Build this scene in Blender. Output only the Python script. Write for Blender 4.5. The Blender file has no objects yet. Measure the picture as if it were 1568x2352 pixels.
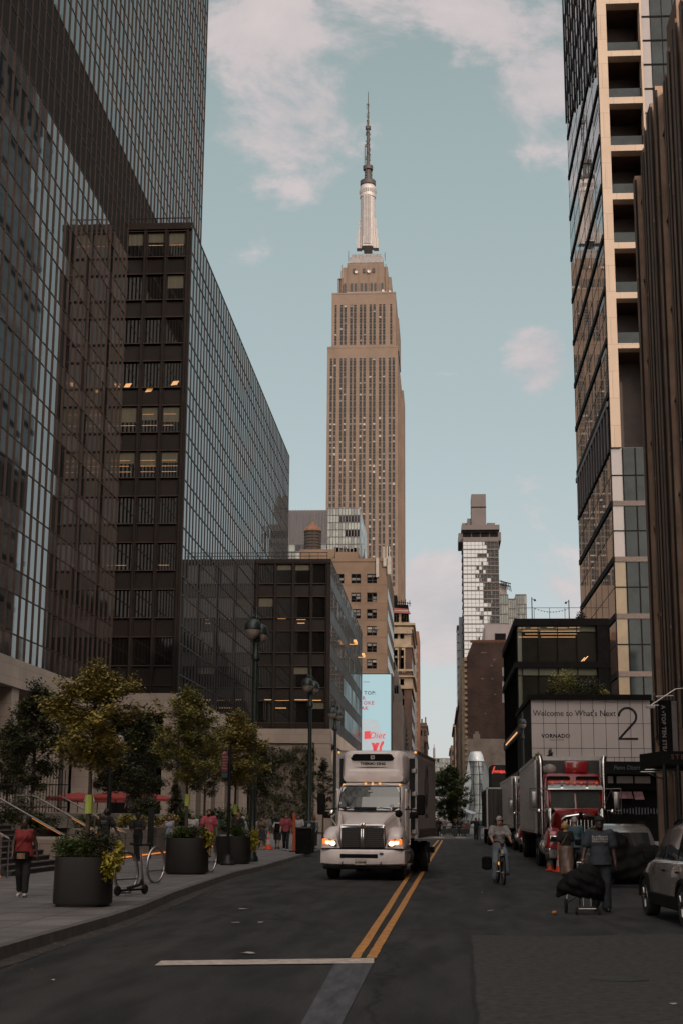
import bpy, bmesh, math, random
import numpy as np
from mathutils import Vector, Matrix
random.seed(11)
S = bpy.context.scene
C = S.collection
V = Vector
R = math.radians

# ------------------------------------------------------------------ camera
EYE = V((0, 0, 1.75))
FPX = 3267.0                      # 50 mm lens on a 36 mm tall frame, in photo units (1568 x 2352)
YAW, PITCH, ROLL = R(-3.96), R(12.11), R(0.41)
_F = V((math.sin(YAW) * math.cos(PITCH), math.cos(YAW) * math.cos(PITCH), math.sin(PITCH)))
_R0 = V((math.cos(YAW), -math.sin(YAW), 0))
_U0 = _R0.cross(_F)
_R = _R0 * math.cos(ROLL) + _U0 * math.sin(ROLL)
_U = _U0 * math.cos(ROLL) - _R0 * math.sin(ROLL)


def proj(p):
    d = V(p) - EYE
    z = d.dot(_F)
    if z < 0.1:
        return None
    return 784 + FPX * d.dot(_R) / z, 1176 - FPX * d.dot(_U) / z


def ray(px, py):
    return (_R * ((px - 784) / FPX) - _U * ((py - 1176) / FPX) + _F)


def G(px, py, z=0.0):             # point at height z
    d = ray(px, py)
    return EYE + d * ((z - EYE.z) / d.z)


def AY(px, py, Y):                # point on the plane y = Y
    d = ray(px, py)
    return EYE + d * (Y / d.y)


def AX(px, py, X):                # point on the plane x = X
    d = ray(px, py)
    return EYE + d * (X / d.x)


cam_d = bpy.data.cameras.new('camera')
cam = bpy.data.objects.new('camera', cam_d)
C.objects.link(cam)
S.camera = cam
cam_d.sensor_fit = 'VERTICAL'
cam_d.sensor_height = 36
cam_d.lens = 50
cam_d.clip_start = 0.2
cam_d.clip_end = 12000
cam.matrix_world = Matrix(((_R.x, _U.x, -_F.x, EYE.x), (_R.y, _U.y, -_F.y, EYE.y), (_R.z, _U.z, -_F.z, EYE.z), (0, 0, 0, 1)))
S.view_settings.view_transform = 'Standard'
S.view_settings.look = 'None'
S.view_settings.exposure = 0
S.view_settings.gamma = 1
S.cycles.max_bounces = 6
S.cycles.transparent_max_bounces = 8
S.cycles.caustics_reflective = False
S.cycles.caustics_refractive = False


# ------------------------------------------------------------------ materials
MATS = {}


def mat(name, col, rough=0.7, metal=0.0, var=0.15, scale=3.0, bump=0.0, spec=0.5, emit=None, estr=0.0, col2=None, stretch=None, coat=0.0, ior=1.5, detail=6.0, alpha=None):
    """Principled material whose colour and roughness are broken up by noise in object space."""
    if name in MATS:
        return MATS[name]
    m = bpy.data.materials.new(name)
    m.use_nodes = True
    nt = m.node_tree
    N, L = nt.nodes, nt.links
    b = N['Principled BSDF']
    b.inputs['Roughness'].default_value = rough
    b.inputs['Metallic'].default_value = metal
    b.inputs['Specular IOR Level'].default_value = spec
    b.inputs['IOR'].default_value = ior
    b.inputs['Coat Weight'].default_value = coat
    if alpha is not None:
        b.inputs['Alpha'].default_value = alpha
    tc = N.new('ShaderNodeTexCoord')
    mp = N.new('ShaderNodeMapping')
    L.new(tc.outputs['Object'], mp.inputs['Vector'])
    if stretch:
        mp.inputs['Scale'].default_value = stretch
    nz = N.new('ShaderNodeTexNoise')
    nz.inputs['Scale'].default_value = scale
    nz.inputs['Detail'].default_value = detail
    nz.inputs['Roughness'].default_value = 0.65
    L.new(mp.outputs['Vector'], nz.inputs['Vector'])
    cr = N.new('ShaderNodeValToRGB')
    lo = [max(0, c * (1 - var)) for c in col]
    hi = list(col2) if col2 else [min(1, c * (1 + var)) for c in col]
    cr.color_ramp.elements[0].position = 0.33
    cr.color_ramp.elements[1].position = 0.67
    cr.color_ramp.elements[0].color = (*lo, 1)
    cr.color_ramp.elements[1].color = (*hi, 1)
    L.new(nz.outputs['Fac'], cr.inputs['Fac'])
    L.new(cr.outputs['Color'], b.inputs['Base Color'])
    if bump > 0:
        bp = N.new('ShaderNodeBump')
        bp.inputs['Strength'].default_value = bump
        bp.inputs['Distance'].default_value = 0.02
        L.new(nz.outputs['Fac'], bp.inputs['Height'])
        L.new(bp.outputs['Normal'], b.inputs['Normal'])
    if emit:
        b.inputs['Emission Color'].default_value = (*emit, 1)
        b.inputs['Emission Strength'].default_value = estr
    MATS[name] = m
    return m


def brick_mat(name, c1, c2, mortar, bw=0.22, bh=0.075, rough=0.85, axis='XZ', msize=0.012, var=0.35):
    """Courses of bricks or stone blocks with big weathering patches, on walls facing along y or x."""
    if name in MATS:
        return MATS[name]
    m = bpy.data.materials.new(name)
    m.use_nodes = True
    nt = m.node_tree
    N, L = nt.nodes, nt.links
    b = N['Principled BSDF']
    b.inputs['Roughness'].default_value = rough
    tc = N.new('ShaderNodeTexCoord')
    sx = N.new('ShaderNodeSeparateXYZ')
    L.new(tc.outputs['Object'], sx.inputs[0])
    ad = N.new('ShaderNodeMath')
    ad.operation = 'ADD'
    L.new(sx.outputs['X'], ad.inputs[0])
    L.new(sx.outputs['Y'], ad.inputs[1])
    cx = N.new('ShaderNodeCombineXYZ')
    L.new(ad.outputs[0], cx.inputs['X'])
    L.new(sx.outputs['Z'], cx.inputs['Y'])
    br = N.new('ShaderNodeTexBrick')
    br.inputs['Scale'].default_value = 1.0
    br.inputs['Brick Width'].default_value = bw
    br.inputs['Row Height'].default_value = bh
    br.inputs['Mortar Size'].default_value = msize
    br.inputs['Color1'].default_value = (*c1, 1)
    br.inputs['Color2'].default_value = (*c2, 1)
    br.inputs['Mortar'].default_value = (*mortar, 1)
    L.new(cx.outputs[0], br.inputs['Vector'])
    nz = N.new('ShaderNodeTexNoise')
    nz.inputs['Scale'].default_value = 0.25
    nz.inputs['Detail'].default_value = 8
    L.new(tc.outputs['Object'], nz.inputs['Vector'])
    mr = N.new('ShaderNodeMapRange')
    mr.inputs['From Min'].default_value = 0.3
    mr.inputs['From Max'].default_value = 0.7
    mr.inputs['To Min'].default_value = 1 - var
    mr.inputs['To Max'].default_value = 1 + var * 0.6
    L.new(nz.outputs['Fac'], mr.inputs['Value'])
    mx = N.new('ShaderNodeMix')
    mx.data_type = 'RGBA'
    mx.blend_type = 'MULTIPLY'
    mx.inputs['Factor'].default_value = 1
    L.new(br.outputs['Color'], mx.inputs['A'])
    L.new(mr.outputs['Result'], mx.inputs['B'])
    L.new(mx.outputs['Result'], b.inputs['Base Color'])
    MATS[name] = m
    return m


# ------------------------------------------------------------------ mesh building
class MB:
    """Collects faces and links them as one mesh object."""

    def __init__(s):
        s.v, s.f, s.m = [], [], []
        s.mi = 0
        s.cut = []

    def add(s, verts, faces):
        o = len(s.v)
        s.cut.append((o, len(s.f)))
        s.v += [tuple(p) for p in verts]
        for f in faces:
            s.f.append([i + o for i in f])
            s.m.append(s.mi)
        return s

    def merge(s, o):
        k = len(s.v)
        s.v += o.v
        s.f += [[i + k for i in f] for f in o.f]
        s.m += o.m
        return s

    def xf(s, M):
        s.v = [tuple(M @ V(p)) for p in s.v]
        return s

    def quad(s, a, b, c, d):
        return s.add([a, b, c, d], [[0, 1, 2, 3]])

    def box(s, x0, x1, y0, y1, z0, z1):
        v = [(x0, y0, z0), (x1, y0, z0), (x1, y1, z0), (x0, y1, z0), (x0, y0, z1), (x1, y0, z1), (x1, y1, z1), (x0, y1, z1)]
        return s.add(v, [[0, 3, 2, 1], [4, 5, 6, 7], [0, 1, 5, 4], [1, 2, 6, 5], [2, 3, 7, 6], [3, 0, 4, 7]])

    def cbox(s, cx, cy, cz, sx, sy, sz):
        return s.box(cx - sx / 2, cx + sx / 2, cy - sy / 2, cy + sy / 2, cz - sz / 2, cz + sz / 2)

    def bbox(s, x0, x1, y0, y1, z0, z1, b=0.03, n=2):
        """box with rounded edges"""
        t = bmesh.new()
        bmesh.ops.create_cube(t, size=1)
        bmesh.ops.scale(t, vec=(x1 - x0, y1 - y0, z1 - z0), verts=t.verts)
        bmesh.ops.translate(t, vec=((x0 + x1) / 2, (y0 + y1) / 2, (z0 + z1) / 2), verts=t.verts)
        bmesh.ops.bevel(t, geom=list(t.edges), offset=b, segments=n, affect='EDGES', profile=0.5)
        s.bm(t)
        return s

    def bm(s, t):
        t.verts.ensure_lookup_table()
        for i, q in enumerate(t.verts):
            q.index = i
        s.add([q.co[:] for q in t.verts], [[q.index for q in f.verts] for f in t.faces])
        t.free()

    def tube(s, pts, r, n=8, cap=True):
        """a pipe through the points; r is one radius or one per point"""
        pts = [V(p) for p in pts]
        rs = r if isinstance(r, (list, tuple)) else [r] * len(pts)
        vs, fs = [], []
        prev = None
        for i, p in enumerate(pts):
            d = (pts[min(i + 1, len(pts) - 1)] - pts[max(i - 1, 0)])
            if d.length < 1e-9:
                d = V((0, 0, 1))
            d.normalize()
            a = V((0, 0, 1)) if abs(d.z) < 0.9 else V((1, 0, 0))
            if prev is not None:
                x = prev - d * prev.dot(d)
                x = x.normalized() if x.length > 1e-6 else d.cross(a).normalized()
            else:
                x = d.cross(a).normalized()
            prev = x
            y = d.cross(x)
            for k in range(n):
                t = 2 * math.pi * k / n
                vs.append(p + (x * math.cos(t) + y * math.sin(t)) * rs[i])
        for i in range(len(pts) - 1):
            for k in range(n):
                k2 = (k + 1) % n
                fs.append([i * n + k, i * n + k2, (i + 1) * n + k2, (i + 1) * n + k])
        if cap:
            fs.append(list(range(n))[::-1])
            fs.append([(len(pts) - 1) * n + k for k in range(n)])
        return s.add(vs, fs)

    def lathe(s, prof, c=(0, 0, 0), n=16, axis='z', sq=None):
        """profile of (radius, height) turned about an axis through c"""
        vs, fs = [], []
        for (r, h) in prof:
            for k in range(n):
                t = 2 * math.pi * (k + 0.5) / n
                a, b = r * math.cos(t), r * math.sin(t)
                if sq:
                    q = max(abs(math.cos(t)), abs(math.sin(t)))
                    e = (1 - sq) + sq / q
                    a, b = a * e, b * e
                p = (a, b, h) if axis == 'z' else ((h, a, b) if axis == 'x' else (b, h, a))
                vs.append((p[0] + c[0], p[1] + c[1], p[2] + c[2]))
        for i in range(len(prof) - 1):
            for k in range(n):
                k2 = (k + 1) % n
                fs.append([i * n + k, i * n + k2, (i + 1) * n + k2, (i + 1) * n + k])
        fs.append(list(range(n))[::-1])
        fs.append([(len(prof) - 1) * n + k for k in range(n)])
        return s.add(vs, fs)

    def ball(s, c, rx, ry=None, rz=None, n=12, m=8):
        ry = rx if ry is None else ry
        rz = rx if rz is None else rz
        vs, fs = [], []
        for i in range(1, m):
            a = math.pi * i / m
            for k in range(n):
                t = 2 * math.pi * k / n
                vs.append((c[0] + rx * math.sin(a) * math.cos(t), c[1] + ry * math.sin(a) * math.sin(t), c[2] - rz * math.cos(a)))
        for i in range(m - 2):
            for k in range(n):
                k2 = (k + 1) % n
                fs.append([i * n + k, i * n + k2, (i + 1) * n + k2, (i + 1) * n + k])
        b, t = len(vs), len(vs) + 1
        vs += [(c[0], c[1], c[2] - rz), (c[0], c[1], c[2] + rz)]
        for k in range(n):
            fs.append([b, (k + 1) % n, k])
            fs.append([t, (m - 2) * n + k, (m - 2) * n + (k + 1) % n])
        return s.add(vs, fs)

    def loft(s, secs, cap=True, close=True):
        """skin a surface over rings of equal length"""
        n = len(secs[0])
        vs = [p for q in secs for p in q]
        fs = []
        for i in range(len(secs) - 1):
            for k in range(n if close else n - 1):
                k2 = (k + 1) % n
                fs.append([i * n + k, i * n + k2, (i + 1) * n + k2, (i + 1) * n + k])
        if cap:
            fs.append(list(range(n))[::-1])
            fs.append([(len(secs) - 1) * n + k for k in range(n)])
        return s.add(vs, fs)

    def prism(s, poly, a, d):
        """polygon of 3D points pushed along the vector d (a shifts the start)"""
        n = len(poly)
        p0 = [V(p) + V(a) for p in poly]
        p1 = [p + V(d) for p in p0]
        return s.add(p0 + p1, [list(range(n))[::-1], list(range(n, 2 * n))] + [[k, (k + 1) % n, n + (k + 1) % n, n + k] for k in range(n)])

    def build_each(s, name, mats, parent=None, **k):
        """every piece that was added becomes an object of its own"""
        out = []
        for i, (v0, f0) in enumerate(s.cut):
            v1, f1 = s.cut[i + 1] if i + 1 < len(s.cut) else (len(s.v), len(s.f))
            b = MB()
            b.v = s.v[v0:v1]
            b.f = [[q - v0 for q in f] for f in s.f[f0:f1]]
            b.m = s.m[f0:f1]
            out.append(b.build(name, mats, parent, **k))
        return out

    def build(s, name, mats, parent=None, smooth=False, world=False, fix=True):
        me = bpy.data.meshes.new(name)
        off = V((0, 0, 0))
        if world and parent is not None:
            q = parent
            while q is not None:
                off += q.location
                q = q.parent
        me.from_pydata([(p[0] - off.x, p[1] - off.y, p[2] - off.z) for p in s.v], [], s.f)
        mats = mats if isinstance(mats, (list, tuple)) else [mats]
        for m in mats:
            me.materials.append(m)
        me.polygons.foreach_set('material_index', [min(i, len(mats) - 1) for i in s.m])
        if fix:
            t = bmesh.new()
            t.from_mesh(me)
            bmesh.ops.recalc_face_normals(t, faces=t.faces)
            t.to_mesh(me)
            t.free()
        if smooth:
            me.polygons.foreach_set('use_smooth', [True] * len(me.polygons))
            if smooth != 'all':
                try:
                    me.set_sharp_from_angle(angle=R(38))
                except Exception:
                    pass
        me.update()
        o = bpy.data.objects.new(name, me)
        C.objects.link(o)
        if parent is not None:
            o.parent = parent
        return o


def tag(o, label=None, cat=None, group=None, kind=None):
    if label:
        o['label'] = label
    if cat:
        o['category'] = cat
    if group:
        o['group'] = group
    if kind:
        o['kind'] = kind
    return o


def thing(name, label, cat, loc=(0, 0, 0), rz=0.0, group=None):
    o = bpy.data.objects.new(name, None)
    C.objects.link(o)
    o.location = loc
    o.rotation_euler = (0, 0, rz)
    o.empty_display_size = 0.2
    return tag(o, label, cat, group)


def dup(root, loc, rz, label=None, group=None, scale=None):
    def cp(o, par):
        c = o.copy()
        C.objects.link(c)
        if par is not None:
            c.parent = par
        for ch in KIDS.get(o.name, []):
            cp(ch, c)
        return c
    KIDS = {}
    for o in C.objects:
        if o.parent is not None:
            KIDS.setdefault(o.parent.name, []).append(o)
    r = cp(root, None)
    r.location = loc
    r.rotation_euler = (0, 0, rz)
    if scale:
        r.scale = (scale, scale, scale) if not isinstance(scale, tuple) else scale
    if label:
        r['label'] = label
    if group:
        r['group'] = group
    return r


def structure(mb, name, m, **k):
    return tag(mb.build(name, m, **k), kind='structure')


def rrect(cx, cz, w, h, r, y, n=4, top=None, rb=None):
    """rounded rectangle ring in the plane y; top = width at the top; rb = bottom corner radius"""
    pts = []
    top = w if top is None else top
    rb = r if rb is None else rb
    for (sx, sz, a0, rr) in ((1, 1, 0, r), (-1, 1, 90, r), (-1, -1, 180, rb), (1, -1, 270, rb)):
        ww = top if sz > 0 else w
        for k in range(n + 1):
            a = R(a0 + 90 * k / n)
            pts.append((cx + sx * (ww / 2 - rr) + rr * math.cos(a), y, cz + sz * (h / 2 - rr) + rr * math.sin(a)))
    return pts


def text_mb(body, size, depth=0.004, align='CENTER', bold=0.0, shear=0.0, spacing=1.0, xs=1.0):
    """letters as a mesh in the local xz plane facing -y"""
    cu = bpy.data.curves.new('letters', 'FONT')
    cu.body = body
    cu.size = size
    cu.align_x = align
    cu.align_y = 'CENTER'
    cu.extrude = depth
    cu.offset = bold
    cu.shear = shear
    cu.space_character = spacing
    cu.resolution_u = 3
    ob = bpy.data.objects.new('letters', cu)
    C.objects.link(ob)
    bpy.context.view_layer.update()
    me = bpy.data.meshes.new_from_object(ob)
    mb = MB()
    mb.add([(p.co.x * xs, -p.co.z, p.co.y) for p in me.vertices], [list(p.vertices) for p in me.polygons])
    bpy.data.objects.remove(ob)
    bpy.data.meshes.remove(me)
    bpy.data.curves.remove(cu)
    return mb


class Panes:
    """Window panes of one building: the hundred that show largest become parts, the rest one part."""

    def __init__(s, parent, mats, name='window', cap=100):
        s.p, s.mats, s.name, s.cap = parent, mats, name, cap
        s.items = []

    def add(s, mb):
        n = len(mb.v)
        pr = [proj(p) for p in mb.v[:4]]
        area = 0
        if all(pr):
            cx = sum(p[0] for p in pr) / 4
            cy = sum(p[1] for p in pr) / 4
            if 0 < cx < 1568 and 0 < cy < 2352:
                for i in range(4):
                    a, b = pr[i], pr[(i + 1) % 4]
                    area += a[0] * b[1] - a[1] * b[0]
        s.items.append((abs(area), mb))

    def done(s):
        s.items.sort(key=lambda t: -t[0])
        for a, mb in s.items[:s.cap]:
            mb.build(s.name, s.mats, s.p, world=True, fix=False)
        rest = MB()
        for a, mb in s.items[s.cap:]:
            rest.merge(mb)
        if rest.f:
            tag(rest.build(s.name, s.mats, s.p, world=True, fix=False), kind='stuff')


def opening_wall(wall, O, u, n, us, vs, opn, depth, panes=None, pane_fn=None, reveal=None):
    """A wall in the plane through O (u across, z up, n outward) with recessed openings.
    us, vs = break lines; opn(i, j) says whether the cell is an opening."""
    O, u, n = V(O), V(u), V(n)
    z = V((0, 0, 1))
    P = lambda a, b, d=0.0: O + u * a + z * b - n * d
    for j in range(len(vs) - 1):
        i = 0
        while i < len(us) - 1:
            k = opn(i, j)
            if not k:
                e = i
                while e < len(us) - 1 and not opn(e, j):
                    e += 1
                wall.quad(P(us[i], vs[j]), P(us[e], vs[j]), P(us[e], vs[j + 1]), P(us[i], vs[j + 1]))
                i = e
            else:
                a, b, c, d = us[i], us[i + 1], vs[j], vs[j + 1]
                rv = reveal or wall
                rv.quad(P(a, c), P(a, c, depth), P(a, d, depth), P(a, d))
                rv.quad(P(b, c), P(b, c, depth), P(b, d, depth), P(b, d))
                rv.quad(P(a, c), P(b, c), P(b, c, depth), P(a, c, depth))
                rv.quad(P(a, d), P(b, d), P(b, d, depth), P(a, d, depth))
                if panes is not None:
                    mb = MB()
                    pane_fn(mb, P, a, b, c, d, depth, i, j, k)
                    panes.add(mb)
                i += 1


def pane_tilted(mb, a, b, c, d, n, t):
    """one glass pane with a slight tilt of its own"""
    n = V(n)
    o = [V(q) + n * random.uniform(-t, t) for q in (a, b, d)]
    o3 = o[1] + o[2] - o[0]
    mb.quad(o[0], o[1], o3, o[2])


def curtain(panes, O, u, n, us, vs, mfn, tilt=0.004, inset=0.0):
    O, u, n = V(O), V(u), V(n)
    z = V((0, 0, 1))
    for j in range(len(vs) - 1):
        for i in range(len(us) - 1):
            k = mfn(i, j)
            if k is None:
                continue
            mb = MB()
            mb.mi = k
            P = lambda a, b: O + u * a + z * b - n * inset
            pane_tilted(mb, P(us[i], vs[j]), P(us[i + 1], vs[j]), P(us[i + 1], vs[j + 1]), P(us[i], vs[j + 1]), n, tilt)
            panes.add(mb)


def bars(mb, O, u, n, us, v0, v1, w, d, back=0.02):
    """upright mullions at the us lines"""
    O, u, n = V(O), V(u), V(n)
    z = V((0, 0, 1))
    for a in us:
        p = [O + u * (a - w / 2) + z * v0 - n * back, O + u * (a + w / 2) + z * v0 - n * back, O + u * (a + w / 2) + z * v0 + n * d, O + u * (a - w / 2) + z * v0 + n * d]
        mb.prism(p, (0, 0, 0), z * (v1 - v0))


def rails(mb, O, u, n, vs, u0, u1, h, d, back=0.02):
    """level rails at the vs lines"""
    O, u, n = V(O), V(u), V(n)
    z = V((0, 0, 1))
    for b in vs:
        p = [O + u * u0 + z * (b - h / 2) - n * back, O + u * u0 + z * (b + h / 2) - n * back, O + u * u0 + z * (b + h / 2) + n * d, O + u * u0 + z * (b - h / 2) + n * d]
        mb.prism(p, (0, 0, 0), u * (u1 - u0))


def lin(a, b, n):
    return [a + (b - a) * i / n for i in range(n + 1)]

# ------------------------------------------------------------------ sky and sun
SUN_DIR = V((0.42, -0.85, 0.33)).normalized()
sun_el = math.asin(SUN_DIR.z)
sun_az = math.atan2(SUN_DIR.x, SUN_DIR.y)
W = bpy.data.worlds.new('World')
S.world = W
W.use_nodes = True
nt = W.node_tree
N, L = nt.nodes, nt.links
bg = N['Background']
sky = N.new('ShaderNodeTexSky')
sky.sky_type = 'NISHITA'
sky.sun_disc = False
sky.sun_elevation = sun_el
sky.sun_rotation = sun_az
sky.air_density = 1.2
sky.dust_density = 2.0
sky.ozone_density = 1.5
bg.inputs['Strength'].default_value = 0.1
tc = N.new('ShaderNodeTexCoord')


def wmath(op, a, b=None, clamp=False):
    n = N.new('ShaderNodeMath')
    n.operation = op
    n.use_clamp = clamp
    for i, q in enumerate((a, b)):
        if q is None:
            continue
        if isinstance(q, (int, float)):
            n.inputs[i].default_value = q
        else:
            L.new(q, n.inputs[i])
    return n.outputs[0]


def wmix(f, a, b, mode='MIX'):
    n = N.new('ShaderNodeMix')
    n.data_type = 'RGBA'
    n.blend_type = mode
    for key, q in (('Factor', f), ('A', a), ('B', b)):
        if isinstance(q, (int, float)):
            n.inputs[key].default_value = q
        elif isinstance(q, tuple):
            n.inputs[key].default_value = (*q, 1)
        else:
            L.new(q, n.inputs[key])
    return n.outputs['Result']


sep = N.new('ShaderNodeSeparateXYZ')
L.new(tc.outputs['Generated'], sep.inputs[0])
ramp = N.new('ShaderNodeValToRGB')      # haze near the horizon, teal above
els = ramp.color_ramp.elements
els[0].position, els[0].color = 0.0, (7.0, 7.0, 7.1, 1)
els[1].position, els[1].color = 0.62, (2.9, 3.6, 3.5, 1)
for p_, c_ in ((0.12, (6.0, 6.6, 6.8)), (0.27, (4.8, 5.6, 5.6)), (0.45, (3.95, 4.8, 4.72))):
    e = els.new(p_)
    e.color = (*c_, 1)
L.new(wmath('MAXIMUM', sep.outputs['Z'], 0.0), ramp.inputs['Fac'])
base = wmix(0.82, wmix(1.0, sky.outputs['Color'], (0.85, 0.95, 0.95), 'MULTIPLY'), ramp.outputs['Color'])
# clouds: fractal noise, gathered into the banks that stand in this evening sky
nz = N.new('ShaderNodeTexNoise')
nz.inputs['Scale'].default_value = 8.5
nz.inputs['Detail'].default_value = 9
nz.inputs['Roughness'].default_value = 0.62
nz.inputs['Distortion'].default_value = 0.25
mp = N.new('ShaderNodeMapping')
mp.inputs['Scale'].default_value = (1, 1, 1.7)
L.new(tc.outputs['Generated'], mp.inputs['Vector'])
L.new(mp.outputs[0], nz.inputs['Vector'])
bias = None
for (px, py, rad, amt) in ((610, 110, 3.0, .30), (700, 290, 2.6, .40), (570, 330, 2.0, .3), (860, 40, 3.0, .26), (1120, 40, 3.4, .32), (1290, 170, 4.2, .36), (1245, 825, 1.5, .50), (1020, 1400, 2.2, .60), (1000, 1440, 1.6, .3),
                           (1285, 1375, 1.8, .36), (1190, 1120, 1.6, .2), (950, 1150, 1.5, .16), (980, 1530, 1.4, .25), (520, 470, 2.2, .1), (1140, 820, 2.0, .1)):
    d = ray(px, py).normalized()
    dp = N.new('ShaderNodeVectorMath')
    dp.operation = 'DOT_PRODUCT'
    nm_ = N.new('ShaderNodeVectorMath')
    nm_.operation = 'NORMALIZE'
    L.new(tc.outputs['Generated'], nm_.inputs[0])
    L.new(nm_.outputs[0], dp.inputs[0])
    dp.inputs[1].default_value = d
    c0 = math.cos(R(rad * 1.5))
    q = wmath('MULTIPLY', wmath('DIVIDE', wmath('SUBTRACT', dp.outputs['Value'], c0), 1 - c0, True), amt)
    bias = q if bias is None else wmath('MAXIMUM', bias, q)
# banks elsewhere (over the street behind and to the sides), seen in the glass
nz2 = N.new('ShaderNodeTexNoise')
nz2.inputs['Scale'].default_value = 1.7
nz2.inputs['Detail'].default_value = 3
L.new(tc.outputs['Generated'], nz2.inputs['Vector'])
side = wmath('MULTIPLY', wmath('SUBTRACT', nz2.outputs['Fac'], 0.42, True), 1.6)
away = wmath('MULTIPLY', wmath('SUBTRACT', 0.55, sep.outputs['Y'], True), 1.0)
bias = wmath('ADD', bias, wmath('MULTIPLY', side, wmath('MINIMUM', away, 1.0)))
cl = wmath('ADD', wmath('MULTIPLY', wmath('SUBTRACT', nz.outputs['Fac'], .5), 1.35), wmath('ADD', bias, .46))
mr = N.new('ShaderNodeMapRange')
mr.interpolation_type = 'SMOOTHSTEP'
mr.inputs['From Min'].default_value = 0.66
mr.inputs['From Max'].default_value = 0.86
L.new(cl, mr.inputs['Value'])
cr = N.new('ShaderNodeValToRGB')
cr.color_ramp.elements[0].color = (4.9, 4.85, 5.1, 1)
cr.color_ramp.elements[1].color = (7.9, 6.9, 6.8, 1)
cr.color_ramp.elements[0].position = 0.35
cr.color_ramp.elements[1].position = 0.75
L.new(nz.outputs['Fac'], cr.inputs['Fac'])
low = wmath('SUBTRACT', 1.0, wmath('MULTIPLY', sep.outputs['Z'], 0.85), True)
ccol = wmix(1.0, cr.outputs['Color'], wmix(low, (0.80, 0.80, 0.83), (1.12, 1.06, 1.04)), 'MULTIPLY')
fin = wmix(wmath('MULTIPLY', mr.outputs['Result'], 0.80), base, ccol)
# warm fill glow added to the sky behind the camera, towards the low sun
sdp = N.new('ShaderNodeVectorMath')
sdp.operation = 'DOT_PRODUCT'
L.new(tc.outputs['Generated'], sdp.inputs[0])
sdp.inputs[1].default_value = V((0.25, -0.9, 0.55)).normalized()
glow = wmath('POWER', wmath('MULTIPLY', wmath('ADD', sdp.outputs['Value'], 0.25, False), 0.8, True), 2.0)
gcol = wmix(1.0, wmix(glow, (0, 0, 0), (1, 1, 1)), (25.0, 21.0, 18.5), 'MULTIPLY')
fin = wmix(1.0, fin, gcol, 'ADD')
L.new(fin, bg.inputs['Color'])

sd = bpy.data.lights.new('sun', 'SUN')
sd.energy = 1.75
sd.angle = R(0.6)
sd.color = (1.0, 0.80, 0.62)
so = bpy.data.objects.new('sun', sd)
C.objects.link(so)
so.rotation_euler = SUN_DIR.to_track_quat('Z', 'Y').to_euler()
so.location = SUN_DIR * 300

# ------------------------------------------------------------------ common materials
m_asph = mat('asphalt', (0.030, 0.0275, 0.0275), 0.85, var=0.28, scale=1.3, bump=0.25, detail=14)
m_patch = mat('asphalt_old', (0.058, 0.054, 0.054), 0.92, spec=.2, var=0.38, scale=9, bump=0.12, detail=14)
m_ground = mat('dull_ground', (0.06, 0.057, 0.055), 0.9, scale=0.2)
m_yellow = mat('yellow_paint', (0.50, 0.215, 0.045), 0.7, var=0.45, scale=8.0, detail=14)
m_white = mat('road_white', (0.50, 0.42, 0.37), 0.7, var=0.34, scale=8.0, detail=14)
m_blue = mat('worn_blue_paint', (0.062, 0.064, 0.074), 0.8, var=0.5, scale=2.4, detail=14, stretch=(3, .5, 1))
m_kerb = mat('kerb_granite', (0.10, 0.09, 0.088), 0.85, var=0.3, scale=4)
m_lime = brick_mat('limestone', (0.34, 0.275, 0.23), (0.30, 0.24, 0.20), (0.17, 0.135, 0.11), bw=1.5, bh=0.75, msize=0.01, var=0.2)
m_limedark = mat('limestone_soffit', (0.17, 0.135, 0.11), 0.8, scale=0.8)
m_bronze = mat('bronze_mullion', (0.034, 0.022, 0.018), 0.5, spec=.2, metal=0.4, var=0.3, scale=0.9)
m_bronze2 = mat('bronze_end', (0.0095, 0.0066, 0.0055), 0.6, spec=.15, metal=0.1, var=0.3, scale=0.9)
m_black = mat('black_metal', (0.011, 0.011, 0.012), 0.45, spec=.3, var=0.3, scale=2)
m_matteblack = mat('matte_black', (0.010, 0.0095, 0.0095), 0.9, spec=.12, var=0.3, scale=2)
m_glass = mat('tinted_glass', (0.010, 0.011, 0.012), 0.025, var=0.3, scale=0.4, ior=2.7)
m_glassw = mat('bright_tinted_glass', (0.012, 0.013, 0.014), 0.02, var=0.3, scale=0.4, ior=3.4)
m_spand = mat('spandrel_glass', (0.030, 0.026, 0.026), 0.05, var=0.25, scale=0.4, ior=2.4)
m_dkglass = mat('dark_bronze_glass', (0.005, 0.0045, 0.0045), 0.03, var=0.3, scale=0.4, ior=1.45)
m_dkspand = mat('dark_bronze_spandrel', (0.009, 0.0065, 0.006), 0.3, spec=.2, var=0.3, scale=0.4)
m_blind = mat('window_blind', (0.040, 0.036, 0.020), 0.6, var=0.35, scale=2.0, stretch=(6, 6, .2))
m_glow = mat('warm_tube', (0.9, 0.6, 0.3), 0.5, emit=(1.0, 0.50, 0.20), estr=0.9)
m_glowdim = mat('warm_glow_panel', (0.6, 0.35, 0.15), 0.5, emit=(1.0, 0.48, 0.16), estr=0.5)
m_chrome = mat('chrome', (0.60, 0.58, 0.57), 0.12, metal=1.0, var=0.08)
m_steel = mat('brushed_steel', (0.42, 0.40, 0.39), 0.35, metal=1.0, var=0.15, scale=8)
m_rubber = mat('rubber', (0.012, 0.012, 0.012), 0.85, var=0.3, scale=12)

# ------------------------------------------------------------------ ground, road, pavements
mb = MB()
mb.quad((-4000, -1500, -0.02), (4000, -1500, -0.02), (4000, 9000, -0.02), (-4000, 9000, -0.02))
structure(mb, 'ground', m_ground)
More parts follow.
